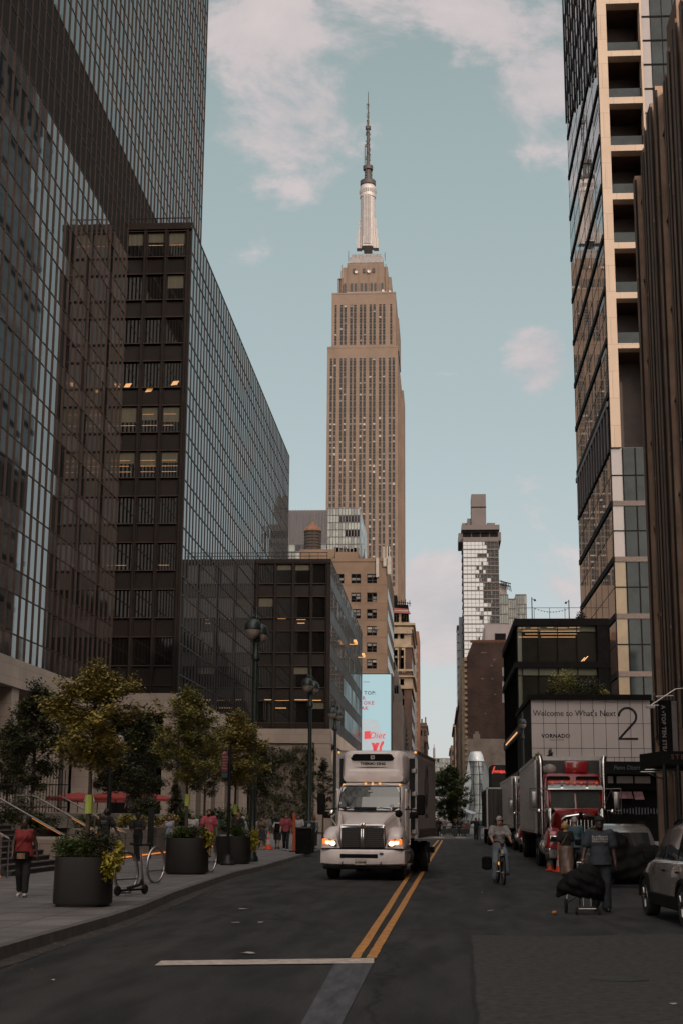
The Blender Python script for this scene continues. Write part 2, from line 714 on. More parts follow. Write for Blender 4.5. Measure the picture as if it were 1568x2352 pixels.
# the asphalt: one sheet with slight camber, divided so that it is not perfectly level
mb = MB()
nx, ny = 26, 90
ys = [-60 + 188 * (j / ny) for j in range(ny + 1)]
vs = []
for j in range(ny + 1):
    for i in range(nx + 1):
        x = -7.0 + 15.0 * i / nx
        vs.append((x, ys[j], 0.004 * math.sin(x * 0.9) * math.sin(ys[j] * 0.35)))
mb.add(vs, [[j * (nx + 1) + i, j * (nx + 1) + i + 1, (j + 1) * (nx + 1) + i + 1, (j + 1) * (nx + 1) + i] for j in range(ny) for i in range(nx)])
# asphalt with dark seams, oil streaks along the lanes and a dusting of pale grit
m = bpy.data.materials.new('road_asphalt')
m.use_nodes = True
t = m.node_tree
n_, l_ = t.nodes, t.links
bs = n_['Principled BSDF']
bs.inputs['Roughness'].default_value = 0.8
bs.inputs['Specular IOR Level'].default_value = 0.22
tcn = n_.new('ShaderNodeTexCoord')


def rnoise(scale, detail, st=(1, 1, 1)):
    a = n_.new('ShaderNodeMapping')
    a.inputs['Scale'].default_value = st
    l_.new(tcn.outputs['Object'], a.inputs[0])
    b = n_.new('ShaderNodeTexNoise')
    b.inputs['Scale'].default_value = scale
    b.inputs['Detail'].default_value = detail
    l_.new(a.outputs[0], b.inputs['Vector'])
    return b.outputs['Fac']


def rramp(f, p0, c0, p1, c1):
    r_ = n_.new('ShaderNodeValToRGB')
    r_.color_ramp.elements[0].position = p0
    r_.color_ramp.elements[1].position = p1
    r_.color_ramp.elements[0].color = (*c0, 1)
    r_.color_ramp.elements[1].color = (*c1, 1)
    l_.new(f, r_.inputs[0])
    return r_.outputs[0]


def rmul(a, b):
    x = n_.new('ShaderNodeMix')
    x.data_type = 'RGBA'
    x.blend_type = 'MULTIPLY'
    x.inputs['Factor'].default_value = 1
    l_.new(a, x.inputs['A'])
    l_.new(b, x.inputs['B'])
    return x.outputs['Result']


c1 = rramp(rnoise(0.5, 6, (2.2, .35, 1)), 0.35, (0.0245, 0.0240, 0.0248), 0.68, (0.047, 0.0455, 0.0462))
c2 = rramp(rnoise(60, 3), 0.3, (0.6, 0.6, 0.6), 0.72, (1.5, 1.46, 1.42))
c3 = rramp(rnoise(2.2, 9, (1, .2, 1)), 0.36, (0.62, 0.62, 0.62), 0.56, (1.08, 1.08, 1.08))
vo = n_.new('ShaderNodeTexVoronoi')
vo.feature = 'DISTANCE_TO_EDGE'
vo.inputs['Scale'].default_value = 0.13
wv = n_.new('ShaderNodeMapping')
l_.new(tcn.outputs['Object'], wv.inputs[0])
dn = n_.new('ShaderNodeTexNoise')
dn.inputs['Scale'].default_value = 0.8
l_.new(tcn.outputs['Object'], dn.inputs['Vector'])
mxv = n_.new('ShaderNodeVectorMath')
mxv.operation = 'ADD'
l_.new(wv.outputs[0], mxv.inputs[0])
l_.new(dn.outputs['Color'], mxv.inputs[1])
l_.new(mxv.outputs[0], vo.inputs['Vector'])
c4 = rramp(vo.outputs['Distance'], 0.0015, (0.5, 0.5, 0.5), 0.005, (1, 1, 1))
l_.new(rmul(rmul(rmul(c1, c2), c3), c4), bs.inputs['Base Color'])
bp = n_.new('ShaderNodeBump')
bp.inputs['Strength'].default_value = 0.5
bp.inputs['Distance'].default_value = 0.01
l_.new(rnoise(90, 4), bp.inputs['Height'])
l_.new(bp.outputs[0], bs.inputs['Normal'])
structure(mb, 'road', m, smooth='all')


def sheet(name, pts, z, m, kind='structure', sub=1):
    b_ = MB()
    b_.add([(p[0], p[1], z) for p in pts], [list(range(len(pts)))])
    return tag(b_.build(name, m), kind=kind)


def gpoly(pts, z=0.0):
    return [G(x, y, z) for x, y in pts]


sheet('road_patch', gpoly([(1079, 2149), (1290, 2152), (1300, 2146), (1180, 2095), (1640, 2095), (1800, 2420), (1098, 2420)][:1] + [(1290, 2152), (1600, 2146), (1800, 2420), (1098, 2420)]), 0.009, m_patch)
sheet('worn_blue_strip', gpoly([(768, 2215), (857, 2213), (752, 2420), (655, 2420)]), 0.010, m_blue)
# yellow lines: bands along the middle
for (pl, wd) in ((((815, 2201), (840.5, 2164), (942, 2005), (1006, 1930)), .125), (((852, 2201), (874, 2164), (969, 2005), (1015, 1930)), .125)):
    c = [G(*p) for p in pl]
    a0 = c[0] + (c[0] - c[1]) * (0.02)
    pts = [a0] + c + []
    fine = []
    for i in range(len(pts) - 1):
        for k in range(8):
            fine.append(pts[i].lerp(pts[i + 1], k / 8))
    fine.append(pts[-1])
    b_ = MB()
    b_.add([q for p in fine for q in ((p.x - wd / 2 + random.uniform(-.006, .006), p.y, 0.0095), (p.x + wd / 2 + random.uniform(-.006, .006), p.y, 0.0095))], [[2 * i, 2 * i + 1, 2 * i + 3, 2 * i + 2] for i in range(len(fine) - 1)])
    structure(b_, 'yellow_line', m_yellow)
sheet('stop_line', gpoly([(356, 2220), (858, 2214.5), (858, 2203), (371, 2209)]), 0.0135, m_white)
# crossing and plaza beyond the road end
sheet('plaza_paving', [(-40, 128), (40, 128), (40, 420), (-40, 420)], 0.02, mat('plaza_paving', (0.13, 0.12, 0.118), 0.8, var=.2, scale=.8))
sheet('far_stop_line', [(-6, 124.6), (7, 124.6), (7, 125.6), (-6, 125.6)], 0.0095, m_white)
for k in range(6):
    sheet('crosswalk_stripe', [(-0.6 + 1.95 * k, 130), (0.3 + 1.95 * k, 130), (0.3 + 1.95 * k, 134.0), (-0.6 + 1.95 * k, 134.0)], 0.0245, m_white)

m_tar = mat('tar', (.016, .0152, .0152), .7, spec=.2, var=.3, scale=3)
# tar seams and dusty gutter
for pts in (((1079, 2149), (1290, 2152), (1400, 2149)), ((1079, 2149), (1085, 2230), (1098, 2420)), ((620, 2062), (900, 2068), (1150, 2060))):
    c = [G(*p) for p in pts]
    f_ = [c[i].lerp(c[i + 1], k / 14) + V((random.uniform(-.014, .014), random.uniform(-.014, .014), 0)) for i in range(len(c) - 1) for k in range(14)] + [c[-1]]
    mb = MB()
    L_ = []
    for i in range(len(f_)):
        d = (f_[min(i + 1, len(f_) - 1)] - f_[max(0, i - 1)]).normalized()
        L_.append(V((-d.y, d.x, 0)) * random.uniform(.008, .024))
    mb.add([q for p, n_ in zip(f_, L_) for q in ((p.x - n_.x, p.y - n_.y, .0150), (p.x + n_.x, p.y + n_.y, .0150))], [[2 * i, 2 * i + 1, 2 * i + 3, 2 * i + 2] for i in range(len(f_) - 1)])
    structure(mb, 'tar_seam', m_tar)
# left pavement with kerb, stone slabs
kerb_px = [(-60, 2196), (0, 2177), (100, 2148), (250, 2106), (330, 2080), (400, 2050), (470, 2026), (540, 2003), (600, 1990)]
kp = [G(x, y, .15) for x, y in kerb_px]
kp = [V((-5.4, -60, .15)), V((-5.4, 12, .15))] + kp + [V((-5.95, 60, .15)), V((-6.0, 72, .15)), V((-6.1, 128, .15))]
m_slab = bpy.data.materials.new('pavement_slabs')
m_slab.use_nodes = True
t = m_slab.node_tree
n_, l_ = t.nodes, t.links
bs = n_['Principled BSDF']
bs.inputs['Roughness'].default_value = 0.8
tcn = n_.new('ShaderNodeTexCoord')
br = n_.new('ShaderNodeTexBrick')
br.inputs['Scale'].default_value = 1
br.inputs['Brick Width'].default_value = 1.8
br.inputs['Row Height'].default_value = 0.9
br.inputs['Mortar Size'].default_value = 0.012
br.inputs['Color1'].default_value = (0.19, 0.178, 0.180, 1)
br.inputs['Color2'].default_value = (0.15, 0.140, 0.142, 1)
br.inputs['Mortar'].default_value = (0.04, 0.036, 0.036, 1)
a = n_.new('ShaderNodeMapping')
a.inputs['Rotation'].default_value = (0, 0, R(90))
l_.new(tcn.outputs['Object'], a.inputs[0])
l_.new(a.outputs[0], br.inputs['Vector'])
c2 = rramp(rnoise(0.9, 9, (1, 1.8, 1)), 0.3, (0.62, 0.6, 0.6), 0.7, (1.2, 1.2, 1.2))
c3 = rramp(rnoise(14, 8), 0.3, (0.85, .85, .85), 0.7, (1.12, 1.12, 1.12))
l_.new(rmul(rmul(br.outputs['Color'], c2), c3), bs.inputs['Base Color'])
mb = MB()
mb.add([(p.x - .16, p.y, .15) for p in kp] + [(-60, p.y, .15) for p in kp], [[i, i + 1, len(kp) + i + 1, len(kp) + i] for i in range(len(kp) - 1)])
structure(mb, 'pavement', m_slab)
mb = MB()
for i in range(len(kp) - 1):
    a, b = kp[i], kp[i + 1]
    za = .156 if not (42 < a.y < 50) else .156
    mb.quad((a.x - .16, a.y, za), (a.x, a.y, za), (b.x, b.y, .156), (b.x - .16, b.y, .156))
    mb.quad((a.x, a.y, za), (a.x + .02, a.y, -.02), (b.x + .02, b.y, -.02), (b.x, b.y, .156))
    mb.quad((a.x - .16, a.y, za), (b.x - .16, b.y, .156), (b.x - .16, b.y, .1), (a.x - .16, a.y, .1))
structure(mb, 'kerb', m_kerb)
gm = mat('gutter_dust', (0.050, 0.045, 0.043), .95, spec=.15, col2=(.085, .077, .072), var=.4, scale=4, detail=12)
mb = MB()
for i in range(len(kp) - 1):
    a, b = kp[i], kp[i + 1]
    mb.quad((a.x + .0, a.y, .0075), (a.x + .30 + .07 * math.sin(i * 3), a.y, .0075), (b.x + .30 + .07 * math.sin(i * 3 + 3), b.y, .0075), (b.x, b.y, .0075))
structure(mb, 'gutter', gm)
rl_ = random.Random(9)
mb = MB()
for k in range(420):
    y = 14 + 62 * rl_.random() ** 1.5
    x = -5.62 + abs(rl_.gauss(0, .35)) if rl_.random() < .6 else rl_.uniform(-9.5, -5.9)
    z = .018 if x > -5.55 else .162
    a_, s_ = rl_.uniform(0, 6.28), rl_.uniform(.012, .03)
    mb.add([(x + s_ * math.cos(a_ + q), y + s_ * math.sin(a_ + q), z + rl_.uniform(0, .008)) for q in (0, 1.3, 3.14, 4.4)], [[0, 1, 2, 3]])
tag(mb.build('fallen_leaves', mat('dry_leaf', (.16, .11, .05), .8, var=.5, scale=3), fix=False), 'dry fallen leaves and grit scattered along the left kerb', 'fallen leaves', kind='stuff')
# right pavement
mb = MB()
mb.quad((7.6, -60, .15), (60, -60, .15), (60, 128, .15), (7.6, 128, .15))
structure(mb, 'pavement_right', m_slab)
mb = MB()
mb.box(7.44, 7.6, -60, 128, -.02, .156)
structure(mb, 'kerb_right', m_kerb)

# ------------------------------------------------------------------ left: bronze glass towers
XT, XB, XC = -25.6, -20.25, -11.85            # street faces of the tall tower, its wing and the low block
ZP = 11.1


def glass_face(bld, O, u, n, W_, z0, z1, bay, floor, mats, rail_m, seed, special=None, mull=(.10, .20), rail=(.12, .06), tilt=.004, v_off=0.0, cap=100):
    """curtain wall: for each floor a spandrel row and a vision row between bronze mullions"""
    random.seed(seed)
    us = lin(0, W_, max(1, round(W_ / bay)))
    vs, kinds = [0.0], []
    z = v_off
    while z < z1 - z0 - .3:
        for h, k in ((floor * .38, 1), (floor * .62, 0)):
            z2 = min(z + h, z1 - z0)
            if z2 - vs[-1] > .25:
                vs.append(z2)
                kinds.append(k)
            z = z2
    vs[-1] = z1 - z0
    P_ = Panes(bld, mats, cap=cap)
    zO = V(O)
    zO.z = z0

    def mf(i, j):
        if special:
            s_ = special(us[i], vs[j] + z0, vs[j + 1] + z0, kinds[j], i, j)
            if s_ is not None:
                return s_
        return kinds[j]
    curtain(P_, zO, u, n, us, vs, mf, tilt=tilt)
    P_.done()
    fr = MB()
    bars(fr, zO, u, n, us, 0, z1 - z0, *mull)
    rails(fr, zO, u, n, vs, 0, W_, *rail)
    fr.build('mullion_grid', rail_m, bld, world=True, fix=False)
    return us, vs


# tall tower
tt = thing('office_tower', 'tallest dark bronze glass tower with a black louvre band, filling the upper left', 'building', (XT, 85, 0), group=None)
YT0, YT1, ZT = 8.0, 144.5, 150.0
zt0 = AX(50, 1521, XT).z
za = AX(105.6, 0, XT).z
zb = AX(256, 512, XT).z
BAND = (47.2, 55.3)


def sp_t(a, z0, z1, k, i, j):
    zc = (z0 + z1) / 2
    if BAND[0] < zc < BAND[1]:
        return 2
    return None


core = MB()
core.box(XT - 40, XT - .25, YT0, YT1 - .03, zt0, ZT)
core.build('tower_core', m_matteblack, tt, world=True)
glass_face(tt, (XT, YT0, 0), (0, 1, 0), (1, 0, 0), YT1 - YT0, zt0, ZT, 1.45, 3.9, [m_glass, m_spand, m_matteblack], m_bronze, 3, sp_t, mull=(.085, .075), rail=(.085, .03), tilt=.005)
pod = MB()
pod.box(XT - 40, XT + .3, YT0, 109.0, zt0 - 1.7, zt0 - .02)
for y in (14, 24, 34, 44, 54, 64, 74, 84, 94, 104):
    pod.box(XT - 1.2, XT + .1, y, y + 1.5, .15, zt0 - 1.7)
pod.box(XT - 41, XT - 5, YT0, 126.0, .15, zt0 - 1.72)
pod.build('podium', m_lime, tt, world=True)
gl = MB()
for y in (15.5, 25.5, 35.5, 45.5, 55.5, 65.5, 75.5, 85.5, 95.5):
    gl.quad((XT - 4.9, y, 2.0), (XT - 4.9, y + 8.4, 2.0), (XT - 4.9, y + 8.4, zt0 - 2.4), (XT - 4.9, y, zt0 - 2.4))
gl.build_each('lobby_window', m_glass, tt, world=True)
spots = MB()
for y in (36, 41, 46, 51):
    p = V((XT + .5, y + 12, zt0 - .9))
    spots.cbox(p.x, p.y, p.z, .3, .45, .12)
spots.build_each('facade_spotlight', m_glow, tt, world=True)

# wing (narrow end towards the street corner, long glass side)
wg = thing('office_wing', 'mid height bronze glass wing with lit offices behind its narrow end, below the tallest tower', 'building', (XB, 110, 0))
ZW, YW0, YW1 = 50.1, 110.0, 188.2
XW = -26.75
core = MB()
core.box(XT + .02, XB - .06, YW0 + .4, YW1 - .03, ZP, ZW - .02)
core.box(XT - 6, XT + .02, YW0 + 1.4, YW0 + 30, ZP, ZW - 1.4)
core.build('wing_core', m_matteblack, wg, world=True)
glass_face(wg, (XB, YW0, 0), (0, 1, 0), (1, 0, 0), YW1 - YW0, ZP, ZW, 1.5, 3.9, [m_glassw, m_glass], m_black, 5, None, mull=(.085, .06), rail=(.11, .04), tilt=.003)
# the narrow end
EB = [0.0, .55, 1.95, 2.3, 3.7, 4.05, 5.45, 6.0]
XE = XB - 6.0
ef = MB()
Pn = Panes(wg, [m_dkglass, m_dkspand, m_blind])
vs = [0]
kinds = []
nfl = 11
fl = (ZW - ZP - 1.2) / 10
z = 0.6
vs = [0.0, .6]
kinds = [1]
for k in range(10):
    vs.append(z + fl * .40)
    kinds.append(1)
    vs.append(z + fl)
    kinds.append(0)
    z += fl
vs.append(ZW - ZP)
kinds.append(1)
random.seed(9)
us = EB


def opn(i, j):
    return i in (1, 3, 5) and 0 < j < len(vs) - 1


def pane_e(mb, P, a, b, c, d, dep, i, j, k):
    mb.mi = kinds[j]
    pane_tilted(mb, P(a, c, dep), P(b, c, dep), P(b, d, dep), P(a, d, dep), (0, -1, 0), .004)
    fl_ = j // 2
    if kinds[j] == 0 and (fl_ in (10, 9, 5, 6, 7) and random.random() < (.95 if fl_ in (10, 5, 6) else .5)):
        mb.mi = 2
        h = (d - c) * random.uniform(.35, .6)
        mb.quad(P(a + .03, d - h, dep - .02), P(b - .03, d - h, dep - .02), P(b - .03, d - .02, dep - .02), P(a + .03, d - .02, dep - .02))


opening_wall(ef, (XE, YW0, ZP), (1, 0, 0), (0, -1, 0), us, vs, opn, .22, Pn, pane_e)
bars(ef, (XE, YW0, ZP), (1, 0, 0), (0, -1, 0), [.3, 2.12, 3.87, 5.7], 0, ZW - ZP, .18, .22)
ef.box(XE, XB + .03, YW0 - .28, YW0 + .02, ZW - .5, ZW + .05)
ef.build('end_frame', m_bronze2, wg, world=True)
hl = MB()
rails(hl, (XE, YW0 - .06, ZP), (1, 0, 0), (0, -1, 0), vs[1:-1], .4, 5.6, .07, .05)
hl.build('end_rails', m_bronze, wg, world=True)
Pn.done()
m_tube = mat('dim_warm_tube', (.5, .3, .15), .5, emit=(1.0, .45, .16), estr=.42)
lt = MB()
for (fl_, rows) in ((9, (.55,)), (5, (.3, .8)), (4, (.25, .5, .75)), (2, (.2, .45))):
    for r_ in rows:
        for (a, b) in ((.62, 1.9), (2.36, 3.64), (4.1, 5.4)):
            if random.random() < .85:
                zz = ZP + .6 + fl * fl_ + fl * (.42 + .5 * r_)
                lt.box(XE + a, XE + b - random.uniform(0, .5), YW0 + .196, YW0 + .212, zz, zz + .022)
lt.build_each('ceiling_light', m_tube, wg, world=True)
ll = MB()
for (px, py, w_) in ((985 / 1.96 / 1.594, 0, 0),):
    for (a, k_, dz) in ((.7, 6, 1.6), (2.5, 6, 1.2), (4.6, 6, 1.75)):
        zz = ZP + .6 + fl * k_ + dz
        ll.quad((XE + a, YW0 + .2, zz), (XE + a + .5, YW0 + .2, zz + .05), (XE + a + .7, YW0 + .2, zz + .38), (XE + a + .2, YW0 + .2, zz + .36))
ll.build_each('lit_ceiling_panel', m_tube, wg, world=True)
rl = MB()
rl.tube([(XE, YW0 + .5, ZW + .8), (XB - .3, YW0 + .5, ZW + .8)], .05, 6)
for k in range(6):
    rl.tube([(XE + k * 1.1, YW0 + .5, ZW), (XE + k * 1.1, YW0 + .5, ZW + .8)], .035, 5)
rl.build('roof_railing', m_black, wg, world=True)


def podium(bld, x0, x1, y0, y1, z1, cols_front, cols_side, dark_back=1.8):
    """limestone base: a band over recessed bays between piers"""
    p_ = MB()
    p_.box(x0, x1 + .15, y0 - .15, y1, z1 - 1.55, z1 - .02)
    for (a, b) in cols_front:
        p_.box(a, b, y0 - .1, y0 + 1.0, .15, z1 - 1.55)
    for (a, b) in cols_side:
        p_.box(x1 - 1.0, x1 + .1, a, b, .15, z1 - 1.55)
    p_.build('podium', m_lime, bld, world=True)
    q_ = MB()
    q_.box(x0 - .3, x1 - dark_back, y0 + dark_back, y1, .15, z1 - 1.56)
    q_.build('podium_recess', m_matteblack, bld, world=True)
    g_ = MB()
    for i in range(len(cols_side) - 1):
        a, b = cols_side[i][1], cols_side[i + 1][0]
        g_.quad((x1 - .6, a, .6), (x1 - .6, b, .6), (x1 - .6, b, z1 - 1.9), (x1 - .6, a, z1 - 1.9))
    g_.build_each('shop_window', m_glass, bld, world=True)


podium(wg, XW, XB, 110, 188, ZP, [(-26.7, -25.6), (-21.3, -20.15)], [(110, 111.2)] + [(y, y + 1.2) for y in range(118, 186, 8)])
cl_ = MB()
for y in (92, 97, 102, 107):
    cl_.box(XT - 4, XT - 2.6, y, y + 1.6, .15, 9)
cl_.build_each('column', m_lime, wg, world=True)

# low block
lb = thing('low_office_block', 'low dark glass block with a plant covered wall in its limestone base', 'building', (XC, 155, 0))
ZL, YL0, YL1 = 29.7, 155.0, 219.0
core = MB()
core.box(XB + .1, XC - .06, YL0 + .3, YL1, ZP, ZL - .02)
core.build('block_core', m_matteblack, lb, world=True)
glass_face(lb, (XC, YL0, 0), (0, 1, 0), (1, 0, 0), YL1 - YL0, ZP, ZL, 1.5, 3.9, [m_glass, m_dkspand], m_black, 8, None, mull=(.08, .03), rail=(.10, .025), tilt=.008)
ef = MB()
Pn = Panes(lb, [m_dkglass, m_dkspand, m_blind])
us = [0, .35, 2.0, 2.35, 4.0, 4.35, 6.0, 6.35, 7.75, 8.35]
fl = (ZL - ZP - 1.0) / 4.6
vs = [0, .6]
kinds = [1]
z = .6
for k in range(4):
    vs += [z + fl * .62, z + fl]
    kinds += [0, 1]
    z += fl
vs += [ZL - ZP - .45, ZL - ZP]
kinds += [0, 1]
XS = XC - 8.35


def opn(i, j):
    return i in (1, 3, 5, 7) and 0 < j < len(vs) - 2


def pane_e(mb, P, a, b, c, d, dep, i, j, k):
    mb.mi = kinds[j]
    pane_tilted(mb, P(a, c, dep), P(b, c, dep), P(b, d, dep), P(a, d, dep), (0, -1, 0), .005)
    if kinds[j] == 0 and random.random() < .22:
        mb.mi = 2
        h = (d - c) * random.uniform(.3, .5)
        mb.quad(P(a + .03, d - h, dep - .02), P(b - .03, d - h, dep - .02), P(b - .03, d - .02, dep - .02), P(a + .03, d - .02, dep - .02))


opening_wall(ef, (XS, YL0, ZP), (1, 0, 0), (0, -1, 0), us, vs, opn, .25, Pn, pane_e)
bars(ef, (XS, YL0, ZP), (1, 0, 0), (0, -1, 0), [.17, 2.17, 4.17, 6.17, 8.0], 0, ZL - ZP, .16, .2)
ef.box(XS, XC + .03, YL0 - .25, YL0 + .02, ZL - .4, ZL + .05)
ef.build('end_frame', m_bronze2, lb, world=True)
hl = MB()
rails(hl, (XS, YL0 - .06, ZP), (1, 0, 0), (0, -1, 0), vs[1:-1], .35, 7.8, .07, .05)
hl.build('end_rails', m_bronze, lb, world=True)
Pn.done()
lt = MB()
for (a, b, zz) in ((1.2, 2.0, 3.1), (2.4, 3.9, 3.0), (4.5, 6.0, 3.1), (6.4, 7.4, 3.05), (2.4, 3.6, 2.2), (2.5, 3.4, 12.0), (4.6, 5.6, 11.9), (4.7, 5.5, 11.5)):
    lt.box(XS + a, XS + b, YL0 + .2, YL0 + .215, ZP + zz, ZP + zz + .06)
lt.build_each('ceiling_light', m_glowdim, lb, world=True)
rl = MB()
for zz in (.55, .95):
    rl.tube([(XS, YL0 + .8, ZL + zz), (XC - .4, YL0 + .8, ZL + zz)], .04, 6)
for k in range(9):
    rl.tube([(XS + k * .98, YL0 + .8, ZL), (XS + k * .98, YL0 + .8, ZL + .95)], .035, 5)
rl.build('roof_railing', m_black, lb, world=True)
for (yy, zz) in ((185, 24), (205, 24.5)):
    fx = MB()
    for k in range(5):
        fx.cbox(XC + .9, yy + k * .7, zz + .3, .35, .3, .3)
    fx.tube([(XC + .1, yy + 1.4, zz), (XC + 1.0, yy + 1.4, zz)], .06, 6)
    fx.build('facade_spotlight', m_glowdim, lb, world=True)
podium(lb, XS, XC, 155, 219, ZP, [(XC - 1.6, XC + .05)], [(155, 156.5)] + [(y, y + 1.3) for y in range(164, 219, 9)])
# plant wall between the piers
gw = MB()
gw.box(XS - .2, XC - 1.6, 155.25, 155.6, .15, ZP - 1.56)
gw.build('plant_wall_panel', m_lime, lb, world=True)

# ------------------------------------------------------------------ skyscraper with the spire
m_esb = mat('tan_limestone', (0.165, 0.120, 0.093), 0.85, spec=.2, var=0.13, scale=0.10, detail=10)
m_esbp = mat('dark_panel', (0.022, 0.018, 0.017), 0.5, spec=.3, var=0.3, scale=0.3)
m_esbw = mat('old_window', (0.010, 0.010, 0.011), 0.1, var=0.5, scale=0.35, ior=1.45)
m_esbl = mat('pale_blind', (0.30, 0.27, 0.245), 0.5, var=0.25, scale=0.5)
m_esbg = mat('grey_blind', (0.115, 0.105, 0.102), 0.5, var=0.35, scale=0.5)
m_alu = mat('aluminium_fins', (0.40, 0.36, 0.345), 0.5, metal=0.3, var=0.12, scale=0.6)
m_alud = mat('dark_aluminium', (0.16, 0.145, 0.14), 0.4, metal=0.5, var=0.2, scale=0.6)
m_ant = mat('antenna_steel', (0.055, 0.048, 0.046), 0.6, metal=0.3, var=0.3, scale=1)

es = thing('skyscraper', 'very tall tan stone skyscraper with stepped top and silver spire', 'building', (-44, 830, 0))
YE = 808.0
random.seed(21)
wall = MB()
PE = Panes(es, [m_esbw, m_esbl, m_esbg, m_esbp])
pil = MB()


def esb_face(O, u, n, pairs, W_, z0, z1, fh, top, first=0.0, singles=()):
    """stone piers, thin metal strips and stacked windows with dark panels between"""
    us = [0.0]
    strips = []
    for c in pairs:
        strips += [(c - 1.86, c - .44), (c + .44, c + 1.86)]
    strips += list(singles)
    strips.sort()
    for a, b in strips:
        us += [a, b]
    us.append(W_)
    nf = int((z1 - z0 - top) / fh)
    vs = [0.0]
    zz = (z1 - z0 - top) - nf * fh
    if zz > .2:
        vs.append(zz)
    off = len(vs) - 1
    for k in range(nf):
        vs += [zz + fh * .46, zz + fh]
        zz += fh
    vs.append(z1 - z0)
    last = len(vs) - 2

    def opn(i, j):
        return i % 2 == 1 and off <= j < last

    def pf(mb, P, a, b, c, d, dep, i, j, k):
        if (j - off) % 2 == 0:
            mb.mi = 3
            mb.quad(P(a, c, dep - .15), P(b, c, dep - .15), P(b, d, dep - .15), P(a, d, dep - .15))
        else:
            mb.mi = 0
            pane_tilted(mb, P(a, c, dep), P(b, c, dep), P(b, d, dep), P(a, d, dep), n, .012)
            zf = (z0 + c) / 276.0
            r_ = random.random()
            pr = .60 if .3 < zf < .85 else .14
            if r_ < pr:
                mb.mi = 1 if random.random() < .42 else 2
                h = (d - c) * random.choice((.45, .5, .5, .6, .8))
                mb.quad(P(a + .06, d - h, dep - .1), P(b - .06, d - h, dep - .1), P(b - .06, d - .06, dep - .1), P(a + .06, d - .06, dep - .1))
    opening_wall(wall, (O[0], O[1], z0), u, n, us, vs, opn, .5, PE, pf)
    for c in pairs:
        o = V((O[0], O[1], z0))
        bars(pil, o, u, n, [c], vs[off], vs[last], .42, .12)


X0, X1 = -65.0, -23.3
pairs = [3.5 + 5.78 * k for k in range(7)]
pairs = [p - .0 for p in pairs]
esb_face((X0, YE), (1, 0, 0), (0, -1, 0), pairs, X1 - X0, 130, 276.4, 3.62, 7.2)
X2, X3 = -62.7, -24.4
esb_face((X2, YE + 1.2), (1, 0, 0), (0, -1, 0), [p + X0 - X2 for p in pairs[1:-1]], X3 - X2, 276.4, 310.8, 3.62, 7.5, singles=((1.9, 3.1), (X3 - X2 - 3.4, X3 - X2 - 2.2)))
core = MB()
core.box(X0, X1, YE + .6, YE + 60, 0, 276.3)
core.box(X0, X1, YE, YE + 1, 0, 130)
core.box(X2, X3, YE + 1.9, YE + 55, 276, 310.6)
# recessed and stepped side bays, seen edge on at the right
core.box(X1, X1 + 1.3, YE + 12, YE + 58, 0, 262)
core.box(X1 + 1.3, X1 + 3.0, YE + 20, YE + 55, 0, 255)
core.box(X3, X3 + 1.6, YE + 8, YE + 50, 276, 297)
core.box(X0 - .05, X1 + .05, YE - .12, YE + .6, 275.6, 276.6)
core.box(X2 - .05, X3 + .05, YE + 1.05, YE + 1.9, 310.0, 311.0)
# crown
core.box(-59.0, -27.2, YE + 6, YE + 46, 310, 322.5)
core.box(-56.5, -29.4, YE + 4.5, YE + 48, 310, 328.5)
core.box(-54.0, -31.8, YE + 4.0, YE + 49, 310, 331.2)
core.build('stone_core', m_esb, es, world=True)
# crown front relief and windows
for (a, b) in ((-56.0, -53.6), (-52.0, -47.5), (-46.1, -41.6), (-40.2, -35.7), (-34.2, -31.0)):
    pil.box(a + .2, b - .2, YE + 3.4, YE + 4.5, 310.8, 318)
for xx in (-57, -53, -47, -41, -35, -30.5):
    pil.box(xx - .25, xx + .25, YE + 3.7, YE + 4.6, 311, 330)
pil.build('stone_pilaster', m_esb, es, world=True)
cw = MB()
for xx in (-54.9, -50.9, -48.7, -44.9, -42.7, -39.0, -36.8, -32.6):
    cw.box(xx - .6, xx + .6, YE + 3.2, YE + 3.5, 311.5, 317.8)
for xx in (-49.5, -43.6, -37.8):
    cw.box(xx - .7, xx + .7, YE + 3.35, YE + 3.6, 324.6, 327.4)
cw.build_each('crown_window', m_esbw, es, world=True)
wall.build('stone_front', m_esb, es, world=True)
PE.done()
XM, YM = -42.3, 828.0


def ze(y):
    return AY(842, y, YM - 5).z


YD = lambda zy: (250 + zy / 2.6125) / 1.5944         # height in the photo of a crop row
dk = MB()
dk.cbox(XM - .2, YM - 4, 333.0, 20.4, 24, 4.0)
dk.cbox(XM - .2, YM - 4, 336.0, 17.0, 20, 3.0)
for k in range(11):
    dk.tube([(XM - 11 + k * 2.2, YM - 16, 334.5), (XM - 11 + k * 2.2, YM - 16, 337.0)], .1, 4)
for (xx, zz, h) in ((-53.2, 333, 7), (-31.0, 333, 5.5), (-57.5, 322, 5), (-58.5, 311, 11), (-27.0, 311, 6), (-28.6, 311, 4), (-59.4, 311, 11)):
    dk.tube([(xx, YE + 6, zz), (xx, YE + 6, zz + h)], .18, 4)
dk.box(-59.4, -57.0, YE + 5, YE + 6, 321.4, 322)
dk.box(-54, -30, YE + 2, YE + 3, 311.0, 311.8)
dk.build('observation_deck', m_alud, es, world=True)
dish = MB()
for (xx, zz, r_) in ((-48.2, 324.9, 1.0), (-40.6, 325.2, 1.1), (-32.0, 312.6, .9), (-27.9, 312.2, .8)):
    dish.lathe([(0.05, .5), (r_ * .7, .3), (r_, 0), (r_ * .7, .2), (.05, .35)], (xx, YE + 2.5, zz), 12, 'y')
dish.build_each('antenna_dish', m_alu, es, world=True, smooth=True)
sp = MB()
z_ = [ze(YD(q)) for q in (1690, 1610, 1520, 1420, 1215, 1195, 1140, 1100, 1060)]
